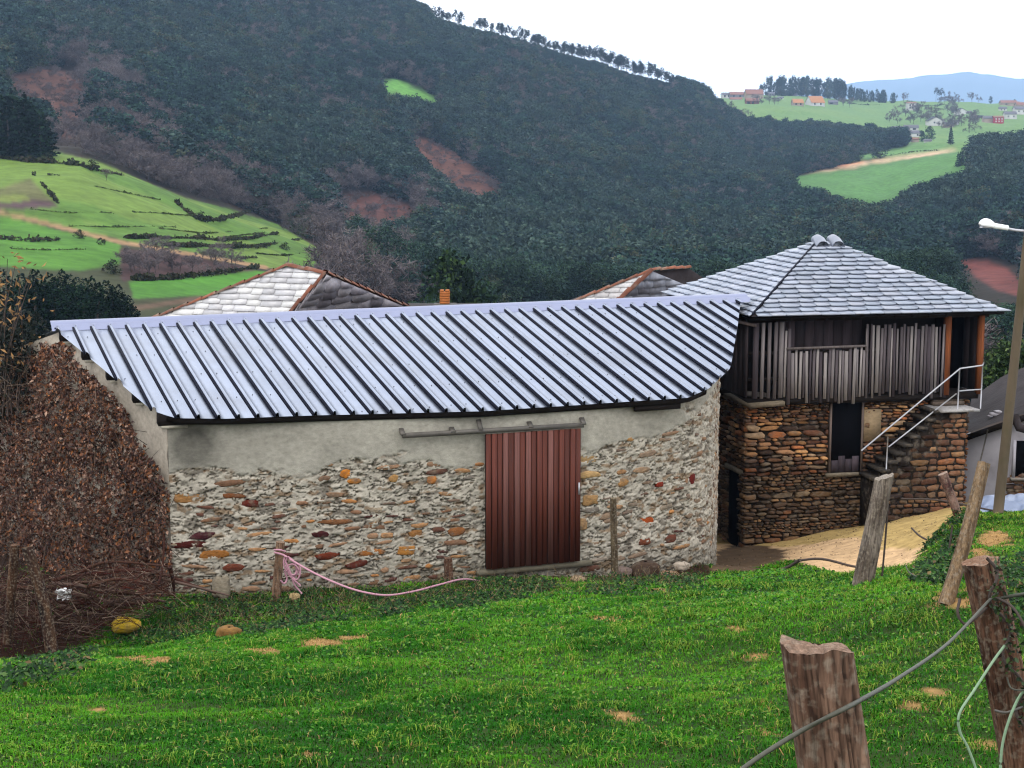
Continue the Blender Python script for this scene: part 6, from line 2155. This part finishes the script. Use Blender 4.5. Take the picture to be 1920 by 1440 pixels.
# ================================================================== FAR FOREST (reads as one mass): instances of the crowns above
def scatter(name, pts, scl, idx, keys, wide):
    me = bpy.data.meshes.new(name + '_places')
    pts = np.asarray(pts, np.float32)
    me.vertices.add(len(pts)); me.vertices.foreach_set('co', pts.ravel())
    for nm, tp, arr in (('scl', 'FLOAT_VECTOR', None), ('rot', 'FLOAT', None), ('idx', 'INT', None)):
        at = me.attributes.new(nm, tp, 'POINT')
        if nm == 'scl':
            at.data.foreach_set('vector', np.stack([scl * wide, scl * wide, scl], -1).astype(np.float32).ravel())
        elif nm == 'rot':
            at.data.foreach_set('value', tr.uniform(0, 6.28, len(pts)).astype(np.float32))
        else:
            at.data.foreach_set('value', idx.astype(np.int32))
    o = link(name, me)
    ng = bpy.data.node_groups.new(name + '_wood', 'GeometryNodeTree')
    ng.interface.new_socket('Geometry', in_out='INPUT', socket_type='NodeSocketGeometry')
    ng.interface.new_socket('Geometry', in_out='OUTPUT', socket_type='NodeSocketGeometry')
    N, L = ng.nodes, ng.links
    gi, go = N.new('NodeGroupInput'), N.new('NodeGroupOutput')
    m2p = N.new('GeometryNodeMeshToPoints')
    iop = N.new('GeometryNodeInstanceOnPoints')
    jn = N.new('GeometryNodeJoinGeometry')
    for k in keys[::-1]:
        oi = N.new('GeometryNodeObjectInfo'); oi.transform_space = 'ORIGINAL'
        oi.inputs['Object'].default_value = SRC[k]; oi.inputs['As Instance'].default_value = True
        L.new(oi.outputs['Geometry'], jn.inputs[0])
    L.new(gi.outputs[0], m2p.inputs[0]); L.new(m2p.outputs[0], iop.inputs['Points']); L.new(jn.outputs[0], iop.inputs['Instance'])
    iop.inputs['Pick Instance'].default_value = True

    def attr(nm, tp):
        a = N.new('GeometryNodeInputNamedAttribute'); a.data_type = tp; a.inputs['Name'].default_value = nm
        return a.outputs['Attribute']
    L.new(attr('idx', 'INT'), iop.inputs['Instance Index'])
    cx = N.new('ShaderNodeCombineXYZ'); L.new(attr('rot', 'FLOAT'), cx.inputs[2])
    e2r = N.new('FunctionNodeEulerToRotation'); L.new(cx.outputs[0], e2r.inputs[0]); L.new(e2r.outputs[0], iop.inputs['Rotation'])
    L.new(attr('scl', 'FLOAT_VECTOR'), iop.inputs['Scale'])
    L.new(iop.outputs[0], go.inputs[0])
    md = o.modifiers.new('wood', 'NODES'); md.node_group = ng
    tag(o, kind='stuff')
    return o


if 'broad0' not in SRC:
    pass
n_ = 105000
Y_ = np.sqrt(tr.uniform(95 ** 2, 1300 ** 2, n_))
U_ = tr.uniform(-420, 2340, n_)
base_p = land(U_, Y_)
pu, pv = proj(base_p)
hgt = tr.uniform(6.5, 12.0, n_)
hgt = np.where(Y_ < 225, np.clip((pv - tr.uniform(565, 625, n_)) * Y_ / F, .0, 9), hgt)
clump = fbm(np.stack([base_p[:, 0] / 55, base_p[:, 1] / 55, 0 * U_], -1), 3, 211)
bare_k = np.zeros(n_, bool)
for poly in BARE_WOODS:
    bare_k |= inpoly(U_ + (clump - .5) * 80, pv + (clump - .5) * 50, poly)
bare_k = (bare_k & (tr.random(n_) < np.where((pv < 260) & (U_ > 330) | (U_ > 840), .6, .85))) | (~bare_k & (tr.random(n_) < np.clip((clump - .53) * 3.5 + .10, .04, .7)))
ok = (hgt > 1.2) & ~((Y_ < 225) & (U_ < 760))
for f in (0.0, .35, .62, .85):
    vv = pv - f * hgt / Y_ * F
    for poly in CLEAR:
        ok &= ~inpoly(U_, vv, poly)
for f in (0, .15, .3, .45, .6, .75, .9, 1.0):
    for du in (-38, 0, 38):
        ok &= ~inpoly(U_ + du, pv - f * hgt / Y_ * F, BARE_EARTH[5][0])
fline = np.interp(U_, [90, 180, 238, 300, 350, 430, 520, 600, 640], [282, 298, 322, 348, 368, 388, 416, 464, 478])
strip = (Y_ < 420) & (U_ > 95) & (U_ < 660)
bare_k |= strip & (tr.random(n_) < .85)
ok &= ~((Y_ < 420) & (U_ < 640) & (pv > fline)) & ~((Y_ < 400) & (U_ <= 95) & (pv > 250))      # the terraced spur is open
hgt = np.where(strip, hgt * tr.uniform(.35, .8, n_), hgt)
ok &= ~((U_ > 1695) & (Y_ > 850)) & ~((U_ > 1640) & (U_ <= 1695) & (Y_ > 1180))
ok &= ~((Y_ > 1215) & (U_ > 1330))                               # open plateau
vmin = np.array([Vt(np.full(200, uc), np.geomspace(600, 1500, 200)).min() for uc in np.arange(780, 1281, 10)])
crest = np.interp(U_, np.arange(780, 1281, 10), vmin)
low_ = (U_ > 800) & (U_ < 1268) & (pv - crest < np.interp(U_, [800, 860, 900, 960, 1000, 1268], [14, 30, 18, 16, 38, 36]))
hgt = np.where(low_, hgt * .42, hgt)
# scrub and young growth where the ground was cleared
young = np.zeros(n_, bool)
for poly, _ in BARE_EARTH[:4]:
    young |= inpoly(U_, pv, poly)
thin = tr.random(n_) < np.interp(Y_, [225, 420, 700, 1300], [1, 1, .85, .7])
k_b = ok & bare_k & thin
k_e = ok & ~bare_k & thin
keysE = ['broad0', 'broad1', 'broad2', 'broad3', 'cone0', 'cone1', 'pine0']
for kx in ['broad_dense0', 'broad_dense1', 'broad2', 'broad3', 'broad0', 'broad1', 'pine0']:
    if kx not in SRC:
        b = land(np.array(930. + 40 * len(kx)), np.array(170.))
        place(kx, b, 8.0, 'evergreen tree in the valley behind the barn', 'valley trees')
k_n = k_e & (Y_ < 330)
k_e &= ~k_n
scatter('valley_woods', base_p[k_n], hgt[k_n], tr.integers(0, 2, k_n.sum()), ['broad_dense0', 'broad_dense1'], 1.15)
patch = fbm(np.stack([base_p[:, 0] / 38 + 9, base_p[:, 1] / 70, 0 * U_], -1), 4, 223)[k_e]
rnd = tr.random(k_e.sum())
kind_ = np.where(patch < .46, np.where(rnd < .6, 0, 1), np.where(patch < .54, np.where(rnd < .5, 2, 0), np.where(rnd < .75, 3, 1)))
kind_ = np.where(rnd > .93, 4, kind_); kind_ = np.where(rnd > .975, 6, kind_)
scatter('forest', base_p[k_e], hgt[k_e], kind_, keysE, 1.3)
scatter('bare_woods', base_p[k_b], hgt[k_b] * .85, tr.integers(0, 3, k_b.sum()), ['bare0', 'bare1', 'bare2'], 1.4)
k_y = young & (tr.random(n_) < .6)
scatter('scrub', base_p[k_y], tr.uniform(1.0, 2.8, k_y.sum()), tr.integers(0, 3, k_y.sum()), ['bare0', 'bare1', 'bare2'], 1.6)

# hedges and terrace walls across the fields
def hedge(pts, h, wd, label, lo=130, hi=420, kind='hedge', cols=None, dens=26):
    P0 = [on(u, v, lo, hi) for u, v in pts]
    cu = curve(P0, 60)
    L_ = np.linalg.norm(np.diff(cu, axis=0), axis=1).sum()
    n = int(min(2600, max(60, L_ * dens)))
    i = tr.uniform(0, 58.99, n); a = i.astype(int); f = (i - a)[:, None]
    hv_ = .35 + 1.1 * vnoise(np.stack([i * .35, 0 * i, 0 * i + h * 7], -1), 3)
    c = cu[a] * (1 - f) + cu[a + 1] * f + tr.normal(0, 1, (n, 3)) * [wd, wd, h * .22] * hv_[:, None] + np.array([0, 0, h * .3]) * hv_[:, None]
    cc = np.array(cols or [lin(52, 60, 40), lin(62, 66, 44), lin(72, 66, 52)])[tr.integers(0, 3, n)]
    V, Fc, C = quads(c, h * .3 * hv_ * tr.uniform(.6, 1.4, n), cc, tr)
    o = solo(kind, V, Fc, M['far_leaf'], label, 'hedge', None, col=C)
    return o


hedge([(0, 298), (60, 306), (110, 312), (170, 322), (230, 330)], 1.0, .25, 'dark hedge line crossing the top of the terraced field')
for i_, (a, b, c, d) in enumerate([(130, 420, 330, 424), (60, 396, 210, 402), (300, 428, 500, 432), (250, 400, 380, 402), (180, 360, 300, 372), (480, 470, 600, 476), (20, 470, 160, 474), (420, 440, 560, 438)]):
    hedge([(a, b), ((a + c) / 2, (b + d) / 2 + 2), (c, d)], .32, .12, ['thin grassy bank in the left half of the terraced field above the path', 'thin grassy bank just above the farm path', 'long thin grassy bank in the middle of the terraced field', 'thin grassy bank above the middle of the terraced field', 'thin bank below the upper bushes of the terraced field', 'thin bank at the tip of the terraced field', 'thin bank in the rich green lower field', 'thin bank right of the middle of the terraced field'][i_], cols=[lin(70, 92, 44), lin(84, 84, 50), lin(60, 72, 40)], dens=40)
hedge([(90, 340), (112, 341)], .5, .2, 'short dark bank in the upper terraced field')
hedge([(330, 375), (350, 392), (372, 408)], .8, .2, 'dark hedge on the left side of the small walled plot')
hedge([(372, 408), (420, 410), (468, 402)], .8, .2, 'dark hedge under the small walled plot of the field')
hedge([(235, 446), (320, 446), (440, 446), (520, 446)], .8, .2, 'long dark terrace hedge across the middle of the field')
hedge([(310, 464), (400, 461), (500, 459), (590, 456)], .8, .2, 'lower terrace hedge running to the tip of the field')
hedge([(450, 482), (480, 480)], .5, .2, 'short terrace hedge above the scrub plot')
hedge([(0, 452), (60, 454), (110, 453)], .8, .25, 'dark hedge along the top of the rich green lower field')
hedge([(250, 528), (330, 522), (480, 509)], .9, .25, 'dark hedge between the scrub plot and the bottom field')
hedge([(110, 388), (92, 372), (62, 338)], .6, .15, 'thin hedge bounding the ploughed strip on its right')
hedge([(1580, 193), (1650, 197), (1720, 199)], 1.6, .6, 'left hedge line crossing the upper village meadow', 1240, 2400, dens=6)
hedge([(1700, 198), (1740, 199), (1770, 197)], 1.6, .6, 'right hedge line crossing the upper village meadow', 1240, 2400, dens=6)
hedge([(1735, 204), (1770, 206)], 1.6, .6, 'short hedge under the upper village meadow', 1240, 2400, dens=6)
hedge([(1660, 296), (1720, 286), (1760, 282)], 1.2, .4, 'dark hedge along the farm road above the lower field', 700, 1200, dens=8)

# ================================================================== VILLAGE HOUSES
def house_far(u, v, w, d, h, wall, roofc, label, rot=0.0, lo=1240, hi=2400, rh=.34, win=(), name='village_house', group=None, gable_front=False):
    b = on(u, v, lo, hi)
    s = b[1] / F
    w, d, h = w * s, d * s, h * s
    o = thing(name, b, label, 'house', group)
    o.rotation_euler = (0, 0, rot)
    W = mesh('wall', *(lambda: (np.array([[x, y, z] for z in (-4, h) for x, y in ((-w / 2, -d / 2), (w / 2, -d / 2), (w / 2, d / 2), (-w / 2, d / 2))]), [[0, 1, 5, 4], [1, 2, 6, 5], [2, 3, 7, 6], [3, 0, 4, 7]]))(), M['paint'], False, wall)
    link('wall', W, o)
    e = .35
    r = min(w, d) * rh
    if gable_front:
        V = [[-w / 2 - e, -d / 2 - e, h - .15], [w / 2 + e, -d / 2 - e, h - .15], [0, -d / 2 - e, h + r], [-w / 2 - e, d / 2 + e, h - .15], [w / 2 + e, d / 2 + e, h - .15], [0, d / 2 + e, h + r]]
        Fr = [[1, 4, 5, 2], [0, 2, 5, 3]]
        gv = [[-w / 2, -d / 2, h], [w / 2, -d / 2, h], [0, -d / 2, h + r * .93], [-w / 2, d / 2, h], [w / 2, d / 2, h], [0, d / 2, h + r * .93]]
        Fg = [[0, 1, 2], [4, 3, 5]]
    else:
        V = [[-w / 2 - e, -d / 2 - e, h - .15], [w / 2 + e, -d / 2 - e, h - .15], [w / 2 + e, d / 2 + e, h - .15], [-w / 2 - e, d / 2 + e, h - .15], [-w / 2 - e, 0, h + r], [w / 2 + e, 0, h + r]]
        Fr = [[0, 1, 5, 4], [2, 3, 4, 5]]
        gv = [[-w / 2, -d / 2, h], [-w / 2, d / 2, h], [-w / 2, 0, h + r * .93], [w / 2, -d / 2, h], [w / 2, d / 2, h], [w / 2, 0, h + r * .93]]
        Fg = [[1, 0, 2], [3, 4, 5]]
    V2 = np.array(V + [[a, b_, c - .25] for a, b_, c in V])
    n = len(V)
    F2 = Fr + [[i + n for i in f][::-1] for f in Fr]
    link('roof', mesh('roof', V2, F2, M['paint'], False, roofc), o)
    link('gable', mesh('gable', np.array(gv), Fg, M['paint'], False, wall), o)
    for fx, fz, ww, wh, wc in win:
        cx, cz = fx * w, fz * h
        q = np.array([[cx - ww * s / 2, -d / 2 - .12, cz - wh * s / 2], [cx + ww * s / 2, -d / 2 - .12, cz - wh * s / 2], [cx + ww * s / 2, -d / 2 - .12, cz + wh * s / 2], [cx - ww * s / 2, -d / 2 - .12, cz + wh * s / 2]])
        link('window', mesh('window', np.concatenate([q, q + [0, .3, 0]]), [[0, 1, 2, 3], [0, 4, 5, 1], [1, 5, 6, 2], [2, 6, 7, 3], [3, 7, 4, 0]], M['paint'], False, wc), o)
    return o


WH, GRY, RED, ORG, BEI = lin(240, 238, 236), lin(150, 146, 150), lin(150, 104, 92), lin(206, 146, 98), lin(196, 176, 158)
DK = lin(70, 66, 74); SLT = lin(120, 118, 126); DR = lin(164, 118, 102)
GV = 'houses of the plateau village'
w2 = [(-.25, .55, 3, 4, DK), (.2, .55, 3, 4, DK)]
house_far(1361, 181, 16, 12, 6, WH, SLT, 'white house with grey roof at the left end of the plateau village', .2, win=w2, group=GV)
house_far(1381, 184, 26, 14, 6, GRY, DR, 'long low house with red roof, left part of the village', .1, win=w2, group=GV)
house_far(1380, 188, 22, 10, 3, WH, DR, 'white strip of a house below the long red-roofed one', -.1, group=GV)
house_far(1413, 185, 32, 18, 8, BEI, DR, 'wide house with pinkish roof in the village middle', .15, rh=.5, group=GV)
house_far(1410, 194, 24, 14, 7, RED, DR, 'brick-red house with dark openings at the village lower edge', .1, win=[(-.35, .45, 6, 4, DK), (.0, .45, 4, 4, DK)], group=GV)
house_far(1486, 181, 16, 10, 4, GRY, SLT, 'small grey shed above the orange-roofed houses', 0, group=GV)
house_far(1495, 196, 20, 12, 5, BEI, ORG, 'smaller house with bright orange roof', .25, rh=.6, win=w2, group=GV)
house_far(1528, 198, 30, 20, 5, WH, ORG, 'larger house with bright orange roof and white gable', .45, rh=.6, win=w2, group=GV)
house_far(1562, 196, 17, 12, 4, GRY, SLT, 'low grey house right of the orange-roofed houses', -.1, win=[(-.2, .5, 5, 3, DK)], group=GV)
house_far(1708, 207, 17, 14, 13, WH, DR, 'tall white house with rows of windows alone in the upper meadow', 0, rh=.15, win=[(-.2, .7, 2.5, 3.5, DK), (.1, .7, 2.5, 3.5, RED), (-.2, .35, 2.5, 3.5, DK), (.1, .35, 2.5, 3.5, DK), (.35, .5, 2, 3, RED)])
house_far(1751, 236, 26, 20, 9, WH, DK, 'white gabled house with dark roof edge above the right-hand wood', .1, gable_front=True, win=[(-.1, .6, 3, 3, DK), (.25, .4, 3, 3, GRY)])
house_far(1778, 237, 18, 12, 6, BEI, SLT, 'greyish outbuilding right of the white gabled house', 0, win=[(-.2, .5, 6, 2, DK)])
house_far(1792, 235, 10, 8, 5, WH, SLT, 'small white building at the end of the gabled house row', 0)
house_far(1800, 216, 19, 14, 7, WH, DK, 'white house with arched dark roof standing above the gabled house', .2, gable_front=True)
house_far(1816, 212, 10, 6, 3, GRY, SLT, 'small grey shed right of the white house with arched roof', 0)
GW_ = 'white hamlet below the plateau'
house_far(1682, 250, 22, 12, 8, WH, SLT, 'pale house at the left of the white hamlet below the plateau', .1, 1000, 1500)
house_far(1708, 244, 26, 14, 6, WH, SLT, 'upper white house of the hamlet below the plateau', -.1, 1000, 1500, win=[(-.2, .5, 4, 3, DK), (.2, .5, 6, 3, DK)])
house_far(1712, 256, 24, 14, 7, WH, SLT, 'middle white house of the hamlet with dark window', .1, 1000, 1500, win=[(.25, .5, 3, 3, DK)])
house_far(1703, 262, 14, 10, 4, GRY, SLT, 'small grey shed at the foot of the white hamlet', 0, 1000, 1500)
house_far(1716, 264, 12, 9, 6, BEI, DR, 'little beige house at the foot of the white hamlet', 0, 1000, 1500)
house_far(1739, 273, 13, 8, 3, WH, SLT, 'low white farm shed by the road bend below the hamlet', -.3, 900, 1300)
for (u, v, w, h, c, rc, lab) in ((1345, 176, 9, 4, WH, SLT, 'tiny white house on the crest before the village'), (1398, 178, 12, 5, WH, DR, 'small white house above the pinkish-roofed one'), (1446, 182, 11, 4, GRY, SLT, 'little grey house right of the brick-red one'),
                                 (1463, 189, 10, 4, WH, SLT, 'little white house left of the orange roofs'), (1765, 229, 10, 5, WH, SLT, 'small white house behind the white gabled house'), (1826, 222, 9, 4, WH, DR, 'small white house among the bare trees of the plateau'),
                                 (1880, 208, 14, 5, WH, SLT, 'small white house above the red house'), (1905, 192, 12, 5, WH, DR, 'white house on the ridge at the right')):
    house_far(u, v, w, w * .7, h, c, rc, lab, tr.uniform(-.3, .3), win=[(-.2, .5, 2, 2, DK), (.2, .5, 2, 2, DK)], group=GV)
house_far(1838, 224, 10, 8, 3, GRY, DK, 'tiny dark-roofed shed left of the beige house', 0)
house_far(1852, 228, 19, 14, 9, BEI, SLT, 'beige house left of the red house in the right-hand hamlet', 0)
house_far(1871, 228, 18, 14, 11, lin(200, 70, 80), DR, 'bright red house with white windows in the right-hand hamlet', 0, rh=.2, win=[(-.3, .7, 2.4, 2.6, WH), (0, .7, 2.4, 2.6, WH), (.3, .7, 2.4, 2.6, WH), (-.3, .3, 2.4, 2.6, WH), (0, .3, 2.4, 2.6, WH), (.3, .3, 2.4, 2.6, WH)])
house_far(1893, 224, 22, 14, 9, WH, SLT, 'long white house right of the red house', 0, win=[(-.2, .5, 3, 3, GRY), (.25, .5, 3, 3, GRY)])
house_far(1912, 215, 24, 14, 10, WH, SLT, 'white two-storey house at the right frame edge', .1, win=[(-.2, .6, 3, 3, GRY), (.2, .6, 3, 3, GRY)])
house_far(1890, 200, 30, 14, 5, BEI, DR, 'long pinkish house with red roof on the ridge at the right', .1, win=[(-.2, .5, 4, 2, DK)])
house_far(1915, 203, 22, 14, 5, BEI, DR, 'second red-roofed house on the ridge at the right edge', .1)
